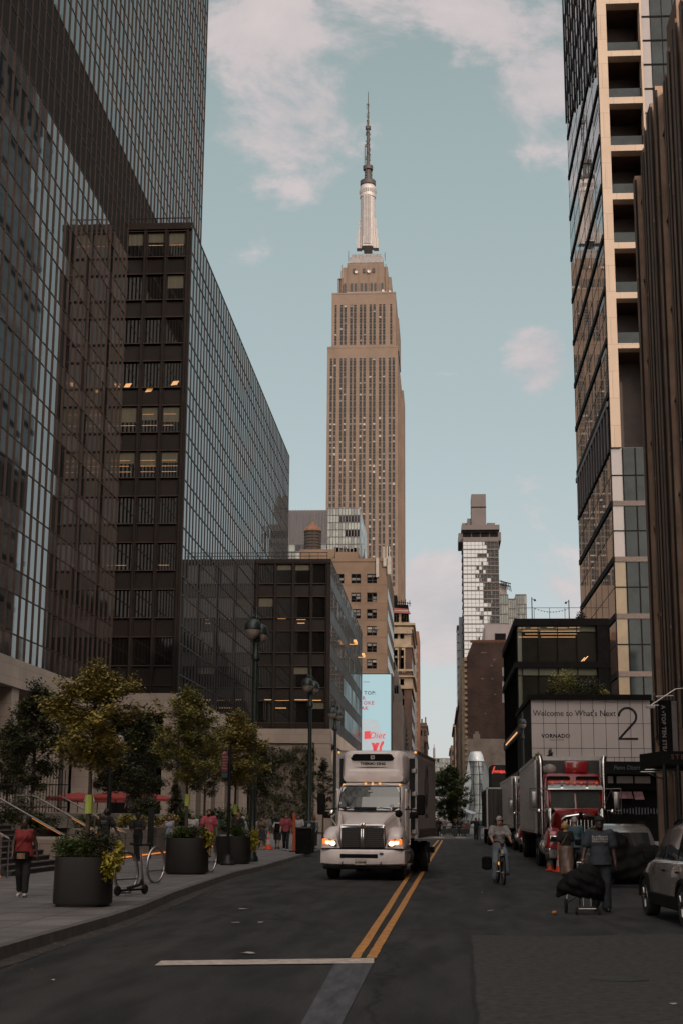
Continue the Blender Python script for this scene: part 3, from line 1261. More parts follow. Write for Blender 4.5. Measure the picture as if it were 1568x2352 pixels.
for (w_, a, b, dy) in ((13.6, z_[0] - 1, z_[1], 5.2), (12.2, z_[1], z_[2], 4.5), (10.6, z_[2], z_[3], 4.0)):
    for sx in (-1, 1):
        sp.cbox(XM + sx * (w_ / 2 - 1.6), YM, (a + b) / 2, 3.2, dy, b - a)
    sp.cbox(XM, YM, (a + b) / 2, dy, w_, b - a)
    for sx in (-1, 1):
        for k in range(3):
            xx = XM + sx * (w_ / 2 - .4 - k * .95)
            sp.tube([(xx, YM - dy / 2 - .1, a), (xx, YM - dy / 2 - .1, b)], .22, 4)
sp.lathe([(4.6, z_[0]), (4.6, z_[4]), (5.05, z_[4] + .3), (5.05, z_[5] + 1), (4.9, z_[6]), (4.9, z_[6] + 2.0), (4.5, z_[7]), (3.6, z_[8] - 1)], (XM, YM, 0), 20)
sp.build('spire_shaft', m_alu, es, world=True, smooth=True)
sd_ = MB()
sd_.box(XM - 2.0, XM + 2.0, YM - 7.2, YM - 4, z_[0], z_[4])
for k in range(12):
    t_ = math.pi + math.pi * (k + .5) / 12
    sd_.cbox(XM + 5.0 * math.cos(t_), YM + 5.0 * math.sin(t_), (z_[5] + z_[6]) / 2 + .8, .8, .5, 2.4)
sd_.build_each('spire_window', m_alud, es, world=True)
st = MB()
for k in range(5):
    xx = XM - 2.0 + k * 1.0
    st.box(xx - .1, xx + .1, YM - 7.5, YM - 7.1, z_[0], z_[4])
st.build('spire_rib', m_alu, es, world=True)
an = MB()
Z = [ze(YD(q)) for q in (1090, 1050, 1040, 940, 905, 895, 550, 523, 515, 310, 180)]
an.lathe([(3.4, Z[0] - 1), (4.9, Z[0]), (4.9, Z[1]), (4.0, Z[1] + .6), (2.2, Z[2]), (2.1, Z[3]), (3.1, Z[3]), (3.2, Z[4]), (2.0, Z[5])], (XM, YM, 0), 16)
an.lathe([(1.2, Z[5]), (1.05, Z[6]), (1.8, Z[6]), (1.9, Z[7]), (1.0, Z[8])], (XM, YM, 0), 8)
an.lathe([(.5, Z[8]), (.42, Z[9]), (.75, Z[9]), (.3, Z[9] + .7), (.25, Z[10] - 2), (.1, Z[10])], (XM, YM, 0), 6)
random.seed(4)
for k in range(34):
    t_ = random.random()
    zz = Z[5] + (Z[6] - Z[5]) * t_
    a_ = random.uniform(0, 6.28)
    rr = 1.35
    an.cbox(XM + rr * math.cos(a_), YM + rr * math.sin(a_), zz, .5, .5, random.uniform(.5, 1.6))
for k in range(12):
    zz = Z[2] + (Z[3] - Z[2]) * (k + .5) / 12
    a_ = k * 2.1
    an.cbox(XM + 2.3 * math.cos(a_), YM + 2.3 * math.sin(a_), zz, .8, .8, 1.0)
for k in range(14):
    zz = Z[8] + (Z[9] - Z[8]) * random.random()
    an.cbox(XM + random.choice((-.7, -.9, .5)), YM, zz, .35, .4, random.uniform(.8, 2.4))
an.cbox(XM - 1.9, YM - .6, Z[5] + 7.5, .6, .5, 13)
an.build('antenna_mast', m_ant, es, world=True, smooth=True)

# ------------------------------------------------------------------ behind the low block: pale green glass office
m_grn = mat('pale_green_panel', (0.30, 0.325, 0.275), 0.3, var=0.22, scale=0.10, ior=1.6)
m_grn2 = mat('grey_green_panel', (0.20, 0.21, 0.19), 0.3, var=0.25, scale=0.2, ior=1.6)
m_lou = mat('grey_louvre', (0.15, 0.135, 0.138), 0.6, var=0.2, scale=0.6, stretch=(9, 1, .2))
go = thing('glass_office', 'pale green and grey panelled office block behind the roof tank', 'building', (-30, 420, 0))
YGo = 420.0
a, b, c = AY(668, 1168, YGo), AY(752, 1168, YGo), AY(826, 1168, YGo)
zt, zl = a.z, AY(752, 1300, YGo).z
wl = MB()
PG = Panes(go, [m_grn, m_grn2, m_esbw, m_lou])
us = lin(0, b.x - a.x, 6)
vs_l = [0, zt - zl - 11.7, zt - zl - 8.0, zt - zl]
random.seed(31)
rows = lin(0, zt - zl, 8)
n1 = 11
us2 = lin(0, c.x - b.x, n1)


def mf(i, j):
    if j in (4, 6) and i > (3 if j == 6 else 5):
        return 2
    if j < 2 and random.random() < .3:
        return 2
    return 0 if random.random() < .68 else 1


curtain(PG, (b.x, YGo, zl), (1, 0, 0), (0, -1, 0), us2, rows, mf, tilt=.012)
curtain(PG, (a.x - 12, YGo, zl), (1, 0, 0), (0, -1, 0), lin(0, b.x - a.x + 12, 12), rows[:4], lambda i, j: random.choice((0, 0, 1, 1, 2)), tilt=.012)
curtain(PG, (c.x, YGo, zl), (0, 1, 0), (1, 0, 0), lin(0, 40, 10), rows, lambda i, j: (2 if j in (4, 6) and random.random() < .6 else 1), tilt=.012)
PG.done()
fr = MB()
bars(fr, (b.x, YGo, zl), (1, 0, 0), (0, -1, 0), us2, 0, zt - zl, .22, .12)
rails(fr, (b.x, YGo, zl), (1, 0, 0), (0, -1, 0), rows, 0, c.x - b.x, .22, .12)
bars(fr, (a.x - 12, YGo, zl), (1, 0, 0), (0, -1, 0), lin(0, b.x - a.x + 12, 12), 0, rows[3], .2, .12)
rails(fr, (a.x - 12, YGo, zl), (1, 0, 0), (0, -1, 0), rows[:4], 0, b.x - a.x + 12, .2, .12)
bars(fr, (a.x - 12, YGo + .0, zl + rows[3]), (1, 0, 0), (0, -1, 0), lin(0, b.x - a.x + 12, 24), 0, zt - zl - rows[3] - .5, .16, .25)
fr.build('panel_joints', m_lou, go, world=True)
co = MB()
co.box(a.x - 12, b.x, YGo + .3, YGo + 40, 0, zt - .5)
co.box(b.x, c.x - .1, YGo + .3, YGo + 40, 0, zt - .1)
co.build('plant_room', m_lou, go, world=True)

# ------------------------------------------------------------------ tan office with rooftop tank
m_tan = mat('tan_brick_wall', (0.175, 0.122, 0.090), 0.85, spec=.2, var=0.16, scale=0.35, detail=9)
m_tand = mat('brown_parapet', (0.17, 0.115, 0.085), 0.85, var=0.25, scale=0.5)
to = thing('tan_office', 'tan masonry office with wide black steel windows, beside the big screen', 'building', (-15, 260, 0))
YO = 260.0
xl, xr = -27.0, -9.5
zr = 48.7
wall = MB()
PT = Panes(to, [m_dkglass, m_esbg, m_black, m_esbl])
xs = []
for (p0, p1) in ((764, 776), (806, 828), (842, 867)):
    xs.append((AY(p0, 1330, YO).x, AY(p1, 1330, YO).x))
xs = [(xs[1][0] - 3.1 - 3.1, xs[1][1] - 3.1 - 3.1), (xs[1][0] - 3.1, xs[1][1] - 3.1), xs[1], xs[2]]
us = [0.0]
for (p, q) in xs:
    us += [p - xl, q - xl]
us.append(xr - xl)
rowsz = []
for py0 in (1329, 1372, 1410, 1449, 1487, 1525, 1562, 1600, 1638):
    rowsz.append((AY(850, py0 + 11, YO).z, AY(850, py0 - 11, YO).z))
rowsz = rowsz[::-1]
vs = [0.0]
for (p, q) in rowsz:
    vs += [p, q]
vs.append(zr)


def opn(i, j):
    return i % 2 == 1 and j % 2 == 1


random.seed(17)


def pf(mb, P, a, b, c, d, dep, i, j, k):
    mb.mi = 0
    pane_tilted(mb, P(a, c, dep), P(b, c, dep), P(b, d, dep), P(a, d, dep), (0, -1, 0), .01)
    w_, h_ = b - a, d - c
    for q in range(2):
        for r_ in range(3):
            if random.random() < .62 and r_ > 0 or random.random() < .12:
                mb.mi = 1 if random.random() < .75 else 3
                x0 = a + w_ * (.05 + .48 * q)
                z0 = c + h_ * (.06 + .31 * r_)
                mb.quad(P(x0, z0, dep - .05), P(x0 + w_ * .4, z0, dep - .05), P(x0 + w_ * .4, z0 + h_ * .22, dep - .05), P(x0, z0 + h_ * .22, dep - .05))
    mb.mi = 2
    mb.quad(P(a + w_ * .46, c, dep - .1), P(a + w_ * .54, c, dep - .1), P(a + w_ * .54, d, dep - .1), P(a + w_ * .46, d, dep - .1))
    mb.quad(P(a, c + h_ * .30, dep - .09), P(b, c + h_ * .30, dep - .09), P(b, c + h_ * .36, dep - .09), P(a, c + h_ * .36, dep - .09))
    for (e0, e1, f0, f1) in ((0, .05, 0, 1), (.95, 1, 0, 1), (0, 1, 0, .06), (0, 1, .94, 1)):
        mb.quad(P(a + w_ * e0, c + h_ * f0, dep - .11), P(a + w_ * e1, c + h_ * f0, dep - .11), P(a + w_ * e1, c + h_ * f1, dep - .11), P(a + w_ * e0, c + h_ * f1, dep - .11))


opening_wall(wall, (xl, YO, 0), (1, 0, 0), (0, -1, 0), us, vs, opn, .3, PT, pf)
wall.box(xl, xr, YO + .5, YO + 40, 0, zr)
wall.box(xl, xr + .1, YO - .15, YO + .5, zr - .5, zr + .1)
# string courses
for (p, q) in rowsz:
    wall.box(xl, xr, YO - .06, YO, p - .28, p - .1)
for x_ in (-17.2, -14.1, -11.2):
    wall.box(x_ - .2, x_ + .2, YO - .05, YO, 0, zr - 3)
wall.build('masonry_wall', m_tan, to, world=True)
PT.done()
ac = MB()
for (i, j, s_) in ((2, 6, .1), (2, 5, .7), (3, 5, .7), (3, 4, .05), (1, 5, .6), (1, 6, .3), (2, 3, .6)):
    p, q = xs[i]
    z0, z1 = rowsz[j]
    x0 = p + (q - p) * s_
    ac.cbox(x0 + .35, YO - .1, z1 - .45, .6, .6, .45)
ac.build_each('air_conditioner', m_esbg, to, world=True)
# street side of the same block
sw = MB()
for k in range(9):
    for q in range(9):
        zz = 8 + 4.2 * q
        sw.box(xr - .1, xr + .04, YO + 2 + k * 4, YO + 4.4 + k * 4, zz, zz + 2.0)
sw.build_each('side_window', m_dkglass, to, world=True)
rf = MB()
an_ = MB()
for (px_, w_, h0, h1) in ((866, .55, -3.5, .1), (883, .6, -1.5, .1), (893, .7, -3.0, 0.4)):
    p = AY(px_, 1290, YO - .4)
    an_.cbox(p.x, p.y, zr + (h0 + h1) / 2, w_, .3, h1 - h0)
for px_ in (880, 889, 892):
    p = AY(px_, 1290, YO)
    an_.cbox(p.x, YO + 1, zr + 1.2, .4, .3, 2.6)
an_.build_each('rooftop_antenna', m_esbl, to, world=True)
ph = MB()
q0, q1 = AY(688, 1262, 275), AY(768, 1262, 275)
ph.box(q0.x, q1.x, 275, 288, zr, q0.z)
q2, q3 = AY(770, 1268, 272), AY(822, 1268, 272)
ph.box(q2.x, q3.x, 272, 285, zr, q2.z)
ph.build('roof_bulkhead', m_tan, to, world=True)
q4 = AY(822, 1268, 272)
eq = MB()
random.seed(6)
for k in range(7):
    x_ = AY(768 + k * 8, 1260, 280).x
    eq.cbox(x_ + .3, 280, q2.z + 1.4, 1.2, 1.5, random.uniform(1.2, 1.9))
eq.box(q2.x - .5, q3.x + .8, 279.5, 281, q2.z + .1, q2.z + .5)
for k in range(12):
    x_ = q2.x + random.uniform(-1, 6.5)
    eq.tube([(x_, 279, q2.z), (x_ + random.uniform(-.5, .5), 279, q2.z + random.uniform(1, 3.2))], .07, 4)
eq.tube([(q2.x - .5, 279, q2.z + 2.9), (q3.x + .8, 279, q2.z + 2.9)], .06, 4)
eq.build('rooftop_machinery', m_alud, to, world=True)

wt = thing('water_tank', 'round wooden water tank with rusty cone roof on top of the tan office', 'water tank', (AY(718, 1250, 280).x, 280, q0.z))
tr = 20 * 280 / FPX
th = AY(718, 1220, 280).z - q0.z
m_wood = mat('old_tank_wood', (0.050, 0.036, 0.030), 0.9, var=0.4, scale=1.5, stretch=(5, 5, .3))
m_rust = mat('rusty_sheet', (0.16, 0.072, 0.042), 0.8, var=0.3, scale=1.2)
b_ = MB()
b_.lathe([(tr, 0.3), (tr * .97, th)], n=20)
b_.build('tank', m_wood, wt, smooth=True)
b_ = MB()
for k in range(7):
    zz = .6 + k * (th - 1) / 6
    b_.lathe([(tr * 1.01, zz), (tr * 1.03, zz + .04), (tr * 1.03, zz + .1), (tr * 1.01, zz + .14)], n=20)
b_.build_each('hoop', m_black, wt)
b_ = MB()
b_.lathe([(tr * 1.05, th - .05), (tr * .95, th + .35), (.25, th + 1.75), (.12, th + 2.2)], n=14)
b_.build('cone_roof', m_rust, wt)
b_ = MB()
for k in range(6):
    a_ = k * math.pi / 3
    b_.cbox(tr * .7 * math.cos(a_), tr * .7 * math.sin(a_), 0.15, .3, .3, .3)
b_.build_each('support', m_black, wt)

# ------------------------------------------------------------------ big advertising screen
YS = 236.0
p0, p1, p2 = AY(826, 1549, YS), AY(897, 1549, YS), AY(897, 1760, YS)
scr = thing('advertising_screen', 'tall pale blue video screen with a drink advertisement on the building corner', 'screen', (p1.x, YS, 0))
zs1, zs0 = p1.z, 5.0
xa, xb = p0.x - 4.5, p1.x
m_scr = mat('screen_face', (0.1, 0.12, 0.13), 0.4, var=.04, scale=.4, emit=(0.28, 0.46, 0.51), estr=0.95)
m_scrn = mat('screen_navy', (0.02, 0.02, 0.03), 0.4, emit=(0.035, 0.05, 0.07), estr=1)
m_scrp = mat('screen_crimson', (0.1, 0.01, 0.02), 0.4, emit=(0.38, 0.035, 0.075), estr=1)
m_scrr = mat('screen_red', (0.1, 0.01, 0.01), 0.4, emit=(0.62, 0.055, 0.065), estr=1)
m_scrg = mat('screen_silver', (0.1, 0.1, 0.1), 0.4, var=.2, scale=.8, emit=(0.33, 0.40, 0.43), estr=1)
b_ = MB()
b_.box(xa - .15, xb + .25, YS + .05, YS + 1.2, zs0, zs1 + .15)
b_.build('cabinet', m_black, scr, world=True)
b_ = MB()
b_.quad((xa, YS, zs0), (xb, YS, zs0), (xb, YS, zs1), (xa, YS, zs1))
b_.build('screen_face', m_scr, scr, world=True)
b_ = MB()
sx = lambda px_: AY(px_, 1650, YS).x
sz = lambda py_: AY(865, py_, YS).z
ring = []
cl_, cr_ = sx(800), sx(878)
b_.add([(cl_, YS - .03, sz(1760)), (sx(880), YS - .03, sz(1760)), (sx(880), YS - .03, sz(1690)), (sx(876), YS - .03, sz(1674)), (sx(868), YS - .03, sz(1663)), (sx(866), YS - .03, sz(1653)), (cl_, YS - .03, sz(1650))], [[0, 1, 2, 3, 4, 5, 6]])
b_.build('can_picture', m_scrg, scr, world=True)
b_ = MB()
b_.add([(sx(836), YS - .06, sz(1680)), (sx(850), YS - .06, sz(1679)), (sx(850), YS - .06, sz(1697)), (sx(836), YS - .06, sz(1698))], [[0, 1, 2, 3]])
for poly in ([(848, 1744), (856, 1744), (871, 1706), (862, 1706)], [(852, 1706), (859, 1706), (872, 1744), (864, 1744)], [(881, 1744), (873, 1742), (870, 1728), (871, 1714), (876, 1703), (881, 1702), (881, 1708), (876, 1716), (876, 1730), (881, 1736)]):
    b_.add([(sx(x), YS - .06, sz(y)) for x, y in poly], [list(range(len(poly)))])
t_ = text_mb('Diet', 1.45, .01, bold=.012, shear=.25).xf(Matrix.Translation((sx(865), YS - .06, sz(1690))))
b_.merge(t_)
b_.build('red_lettering', m_scrr, scr, world=True)
for (s_, col_, y_, x_) in (('TOP:', m_scrn, 1592, 849), ('R', m_scrp, 1604, 835), ('OKE', m_scrp, 1615, 846), ('AK', m_scrp, 1627, 839)):
    t_ = text_mb(s_, .82, .01, bold=.015, spacing=1.15).xf(Matrix.Translation((sx(x_) - (.15 if s_ == 'AK' else 0), YS - .05, sz(y_))))
    t_.build('lettering', col_, scr, world=True)
b_ = MB()
b_.quad((sx(833), YS - .05, sz(1567)), (sx(848), YS - .05, sz(1567)), (sx(848), YS - .05, sz(1566)), (sx(833), YS - .05, sz(1566)))
b_.build('rule', m_scrn, scr, world=True)

# ------------------------------------------------------------------ grey stepped office and the ornate brick hotel
m_gryst = mat('grey_stone', (0.225, 0.185, 0.16), 0.85, var=0.15, scale=0.4)
gs = thing('stepped_office', 'grey stone office stepping up behind the big screen', 'building', (-8, 290, 0))
b_ = MB()
b_.box(-16, AY(921, 1600, 285).x, 285, 330, 0, AY(905, 1612, 285).z)
b_.box(-16, AY(912, 1560, 300).x, 300, 340, 0, AY(905, 1555, 300).z)
b_.box(-16, AY(903, 1515, 305).x, 310, 345, 0, AY(900, 1515, 310).z)
b_.box(-16, AY(931, 1700, 320).x, 330, 352, 0, AY(920, 1655, 330).z)
b_.build('stone_mass', m_gryst, gs, world=True)
b_ = MB()
for (px_, py_) in ((899, 1530), (905, 1530), (907, 1584), (912, 1584), (899, 1584)):
    p = AY(px_, py_, 285 if py_ > 1540 else 300)
    b_.cbox(p.x, (285 if py_ > 1540 else 300) - .05, p.z, .42, .2, 1.6)
p = AY(914, 1640, 329)
b_.cbox(p.x, 329.9, p.z, 1.0, .3, 3.0)
b_.build_each('window', m_dkglass, gs, world=True)
b_ = MB()
for k in range(6):
    p = AY(927 + k * .7, 1650 + k * 11, 325)
    b_.prism([(p.x - .5, 322, p.z), (p.x + .5, 322, p.z - .25), (p.x + .5, 322, p.z - .35), (p.x - .5, 322, p.z - .1)], (0, 0, 0), (0, 8, 0))
b_.build_each('sunshade', m_alu, gs, world=True)

m_brkh = brick_mat('hotel_brick', (0.125, 0.06, 0.043), (0.10, 0.047, 0.034), (0.10, 0.075, 0.06), bw=.5, bh=.2, msize=.015)
m_terr = mat('cream_terracotta', (0.38, 0.285, 0.19), 0.8, var=0.2, scale=0.5)
ho = thing('brick_hotel', 'ornate red brick hotel with cream cornices and a red mansard edge', 'building', (-8, 380, 0))
YH = 380.0
hx0 = AY(880, 1500, YH).x
hxr = AY(944, 1500, YH).x
b_ = MB()
b_.box(hx0 - 6, hxr, YH, YH + 45, 0, AY(930, 1440, YH).z)
b_.build('brick_wall', m_brkh, ho, world=True)
b_ = MB()
hz = lambda py_: AY(930, py_, YH).z
hx = lambda px_: AY(px_, 1500, YH).x
for (y0, y1, o) in ((1432, 1437, 1.0), (1440, 1446, .5), (1483, 1487, .35), (1537, 1542, .35), (1552, 1556, .9), (1558, 1578, .25), (1578, 1582, .35)):
    b_.box(hx0 - 6, hxr + o, YH - o, YH + 45, hz(y1), hz(y0))
for k in range(16):
    x_ = hx(895) + k * (hxr - hx(895)) / 15
    b_.cbox(x_, YH - .5, hz(1450), .35, .8, 1.4)
for (px_, y0, y1) in ((909, 1488, 1545), (924, 1488, 1545), (895, 1488, 1545)):
    b_.box(hx(px_ - 2.2) - .0, hx(px_ - 2.2) + .35, YH - .25, YH, hz(y1), hz(y0))
    b_.box(hx(px_ + 2.6), hx(px_ + 2.6) + .35, YH - .25, YH, hz(y1), hz(y0))
    b_.box(hx(px_ - 2.5), hx(px_ + 4), YH - .35, YH, hz(1493), hz(1489))
b_.box(hx0 - 6, hxr - .1, YH - .12, YH, hz(1483), hz(1447))
b_.box(hx(904), hxr - 1, YH + 1, YH + 40, hz(1432), hz(1400))
b_.build('terracotta_trim', m_terr, ho, world=True)
b_ = MB()
for (px_, pys) in ((922.5, (1460, 1500, 1518, 1530, 1567, 1590, 1612, 1632, 1655, 1676, 1698)), (908, (1460, 1500, 1518, 1530, 1567)), (896, (1460, 1500, 1518, 1530, 1567)), (902, (1500, 1530)), (931, (1450,)), (915, (1450,))):
    for py_ in pys:
        p = AY(px_, py_, YH)
        b_.cbox(p.x, YH - .1, p.z, 1.0 if py_ > 1455 else .6, .3, 1.6)
for px_ in (900, 906, 912, 923, 929, 935):
    p = AY(px_, 1417, YH)
    b_.cbox(p.x, YH + .9, p.z, .62, .3, 2.4)
for k in range(9):
    for q in range(8):
        b_.box(hxr - .1, hxr + .05, YH + 3 + k * 4.6, YH + 4.6 + k * 4.6, 12 + q * 4.2, 14 + q * 4.2)
b_.build_each('hotel_window', m_dkglass, ho, world=True)
b_ = MB()
b_.prism([(hx0, YH + .4, hz(1406)), (hxr - .2, YH + .4, hz(1409)), (hxr - 1.0, YH + 2, hz(1396)), (hx0, YH + 2, hz(1392))], (0, 0, 0), (0, 1.2, 0))
b_.build('red_roof_edge', mat('red_roof', (0.20, 0.045, 0.045), 0.7), ho, world=True)
b_ = MB()
b_.box(hx(893), hx(936), YH + 3, YH + 12, hz(1402), hz(1385))
for k in range(9):
    x_ = hx(900 + k * 5)
    b_.tube([(x_, YH + 2.5, hz(1390)), (x_, YH + 2.5, hz(1372 + random.random() * 8))], .1, 4)
b_.tube([(hx(898), YH + 2.5, hz(1378)), (hx(943), YH + 2.5, hz(1383))], .1, 4)
b_.box(hx(894), hx(910), YH + 4, YH + 10, hz(1385), hz(1362))
b_.build('rooftop_machinery', m_matteblack, ho, world=True)

rb = thing('red_slab_tower', 'narrow rust red slab tower edge beyond the brick hotel', 'building', (-8, 470, 0))
p = AY(961, 1450, 470)
b_ = MB()
b_.box(p.x - 12, p.x, 470, 500, 0, p.z)
b_.build('wall', mat('rust_panel', (0.17, 0.072, 0.045), 0.8, var=.2, scale=.3), rb, world=True)
b_ = MB()
q = AY(955, 1480, 468)
b_.box(p.x - 12, q.x, 467, 469.9, 0, q.z)
for k in range(16):
    b_.box(q.x, q.x + .3, 468, 469.5, 10 + k * 3.2, 11.2 + k * 3.2)
b_.build('balcony_stack', m_alud, rb, world=True)

fl_ = thing('old_brick_loft', 'old dark loft building with cornice at the far end of the left row', 'building', (-10, 560, 0))
p, q = AY(979, 1660, 560), AY(968, 1665, 540)
b_ = MB()
b_.box(p.x - 14, p.x, 560, 620, 0, p.z)
b_.box(p.x - 14, AY(972, 1700, 540).x, 540, 560, 0, AY(970, 1694, 540).z)
for k in range(4):
    b_.box(p.x - 14, p.x + .4, 559.6, 620, p.z - 1.5 - k * 6, p.z - 1.0 - k * 6)
b_.box(p.x - 2.2, p.x - 1.6, 560, 561, p.z, p.z + 1.5)
b_.box(p.x - .7, p.x - .2, 560, 561, p.z, p.z + 2.2)
b_.build('wall', m_tand, fl_, world=True)
b_ = MB()
for k in range(5):
    for i_ in range(3):
        b_.cbox(p.x - .8 - i_ * 1.4, 559.9, p.z - 4 - k * 5, .6, .2, 2.0)
b_.build_each('window', m_dkglass, fl_, world=True)

# ------------------------------------------------------------------ far end of the street
m_fglass = mat('far_grid_glass', (0.17, 0.20, 0.20), 0.15, var=0.3, scale=0.12, ior=1.6)
fe = thing('far_glass_block', 'pale gridded glass block closing the far end of the street', 'building', (-5, 950, 0))
YF = 950.0
p, q = AY(978, 1742, YF), AY(1034, 1742, YF)
us, vs = lin(0, q.x - p.x + 20, 20), lin(0, p.z, 14)
Pf = Panes(fe, [m_fglass, m_grn2, m_esbw])
random.seed(3)
curtain(Pf, (p.x - 4, YF, 0), (1, 0, 0), (0, -1, 0), us, vs, lambda i, j: random.choice((0, 0, 0, 1, 2)), tilt=.02)
Pf.done()
b_ = MB()
bars(b_, (p.x - 4, YF, 0), (1, 0, 0), (0, -1, 0), us, 0, p.z, .3, .15)
rails(b_, (p.x - 4, YF, 0), (1, 0, 0), (0, -1, 0), vs, 0, us[-1], .45, .15)
b_.build('grid_frame', m_esbg, fe, world=True)
b_ = MB()
b_.box(p.x - 4, p.x - 4 + us[-1], YF + .3, YF + 30, 0, p.z - .05)
b_.build('block_core', m_alud, fe, world=True)
b_ = MB()
r_ = AY(996, 1742, YF)
t_ = AY(996, 1708, YF).z
b_.lathe([(.9, r_.z), (.8, (r_.z + t_) / 2 + 2), (.35, (r_.z + t_) / 2 + 2.2), (.12, t_)], (r_.x, YF + 5, 0), 6)
b_.build('rooftop_mast', m_alud, fe, world=True)

# ------------------------------------------------------------------ slim glass hotel tower
m_sky = mat('mirror_glass', (0.055, 0.055, 0.055), 0.02, var=0.2, scale=0.2, ior=2.7)
m_cct = mat('grey_brown_concrete', (0.105, 0.088, 0.086), 0.8, var=0.12, scale=0.2)
gh = thing('slim_glass_tower', 'slim mirror glass hotel tower with overhanging deck and tall grey cap', 'building', (14, 500, 0))
YG = 500.0
gx = lambda px_, py_=1350: AY(px_, py_, YG).x
gz = lambda py_: AY(1100, py_, YG).z
xa, xb = gx(1063.5), gx(1145)
zt = gz(1243)
nfl = 23
vs = lin(0, zt - 30, nfl * 2)
us = lin(0, xb - xa, 9)
Pg = Panes(gh, [m_sky, m_glass])
random.seed(77)
curtain(Pg, (xa, YG, 30), (1, 0, 0), (0, -1, 0), us, vs, lambda i, j: 0, tilt=.008)
curtain(Pg, (xa, YG, 30), (0, 1, 0), (-1, 0, 0), lin(0, 26, 9), vs, lambda i, j: 0, tilt=.02)
Pg.done()
b_ = MB()
rails(b_, (xa, YG, 30), (1, 0, 0), (0, -1, 0), vs[::2], 0, xb - xa, .42, .25)
rails(b_, (xa, YG, 30), (1, 0, 0), (0, -1, 0), vs[1::2], 0, xb - xa, .12, .08)
bars(b_, (xa, YG, 30), (1, 0, 0), (0, -1, 0), us, 0, zt - 30, .12, .1)
rails(b_, (xa, YG, 30), (0, 1, 0), (-1, 0, 0), vs[::2], 0, 26, .42, .25)
b_.build('floor_bands', m_cct, gh, world=True)
b_ = MB()
b_.box(xa + .1, xb, YG + .2, YG + 26, 0, zt)
b_.box(xa, xb, YG - .3, YG + 26, zt, gz(1234))
b_.box(gx(1053), gx(1063), YG + 2, YG + 20, gz(1242), gz(1222))
b_.box(gx(1145), gx(1152), YG + 2, YG + 20, gz(1240), gz(1220))
b_.box(gx(1060), gx(1148), YG - .5, YG + 24, gz(1217), gz(1206))
b_.box(gx(1063), gx(1145), YG + 2.5, YG + 24, gz(1234), gz(1217))
b_.box(gx(1062), gx(1074), YG + 4, YG + 20, gz(1206), gz(1196))
b_.box(gx(1120), gx(1139), YG + 4, YG + 20, gz(1206), gz(1196))
b_.box(gx(1074), gx(1084), YG + 3, YG + 18, gz(1206), gz(1187))
b_.box(gx(1084), gx(1118), YG + 2, YG + 14, gz(1206), gz(1132))
b_.build('concrete_cap', m_cct, gh, world=True)
b_ = MB()
b_.box(gx(1083.6), gx(1118.4), YG + 1.8, YG + 14.2, gz(1163), gz(1161))
for k in range(4):
    b_.box(gx(1064 + k * 21), gx(1082 + k * 21), YG + 2.2, YG + 2.6, gz(1232), gz(1220))
b_.build_each('dark_recess', m_matteblack, gh, world=True)

# grey glass towers beside it
gt = thing('grey_glass_tower', 'pale grey green stepped glass tower to the right of the slim mirror tower', 'building', (22, 520, 0))
YQ = 520.0
Pq = Panes(gt, [m_fglass, m_grn2])
fr, co = MB(), MB()
for (x0, x1, y1) in ((1140, 1167, 1366), (1162, 1186, 1376), (1184, 1209, 1366)):
    a = AY(x0, 1450, YQ).x
    b = AY(x1, 1450, YQ).x
    zt = AY(x1, y1, YQ).z
    us, vs = lin(0, b - a, 5), lin(0, zt - 25, 16)
    curtain(Pq, (a, YQ, 25), (1, 0, 0), (0, -1, 0), us, vs, lambda i, j: random.choice((0, 0, 1)), tilt=.02)
    rails(fr, (a, YQ, 25), (1, 0, 0), (0, -1, 0), vs, 0, b - a, .35, .2)
    bars(fr, (a, YQ, 25), (1, 0, 0), (0, -1, 0), us, 0, zt - 25, .15, .1)
    co.box(a, b, YQ + .2, YQ + 22, 0, zt - .03)
    YQ += 1.5
Pq.done()
a = AY(1142, 1360, 519).x
co.box(a, AY(1163, 1350, 519).x, 521, 530, 60, AY(1160, 1338, 520).z)
fr.build('floor_bands', m_cct, gt, world=True)
co.build('tower_core', m_alud, gt, world=True)
b_ = MB()
c0 = AY(1146, 1334, 519)
for k in range(6):
    c1 = AY(1150 + k * 4, 1333 + k * 2.2, 519)
    b_.tube([(c1.x, 519, c1.z), (c1.x + .4, 519, c1.z - 2.4)], .14, 4)
b_.tube([c0, AY(1172, 1341, 519)], .22, 4)
b_.tube([AY(1146, 1341, 519), AY(1170, 1347, 519)], .18, 4)
b_.build('roof_truss', m_black, gt, world=True)

bt = thing('blue_glass_tower', 'narrow blue grey glass tower edge left of the slim mirror tower', 'building', (8, 540, 0))
b_ = MB()
p = AY(1048, 1448, 540)
q = AY(1062, 1448, 540)
b_.box(p.x, q.x + 2, 540, 560, 0, p.z)
b_.box(p.x + .8, q.x + 2, 539, 541, 0, AY(1056, 1418, 540).z)
b_.build('glass_wall', mat('blue_grey_glass', (0.10, 0.12, 0.14), 0.15, var=.3, scale=.6, stretch=(4, 1, .4)), bt, world=True)
b_ = MB()
for k in range(22):
    b_.box(p.x - .03, q.x + 2, 538.9, 560.0, 8 + k * 3.1, 8.25 + k * 3.1)
b_.build('floor_bands', m_alud, bt, world=True)

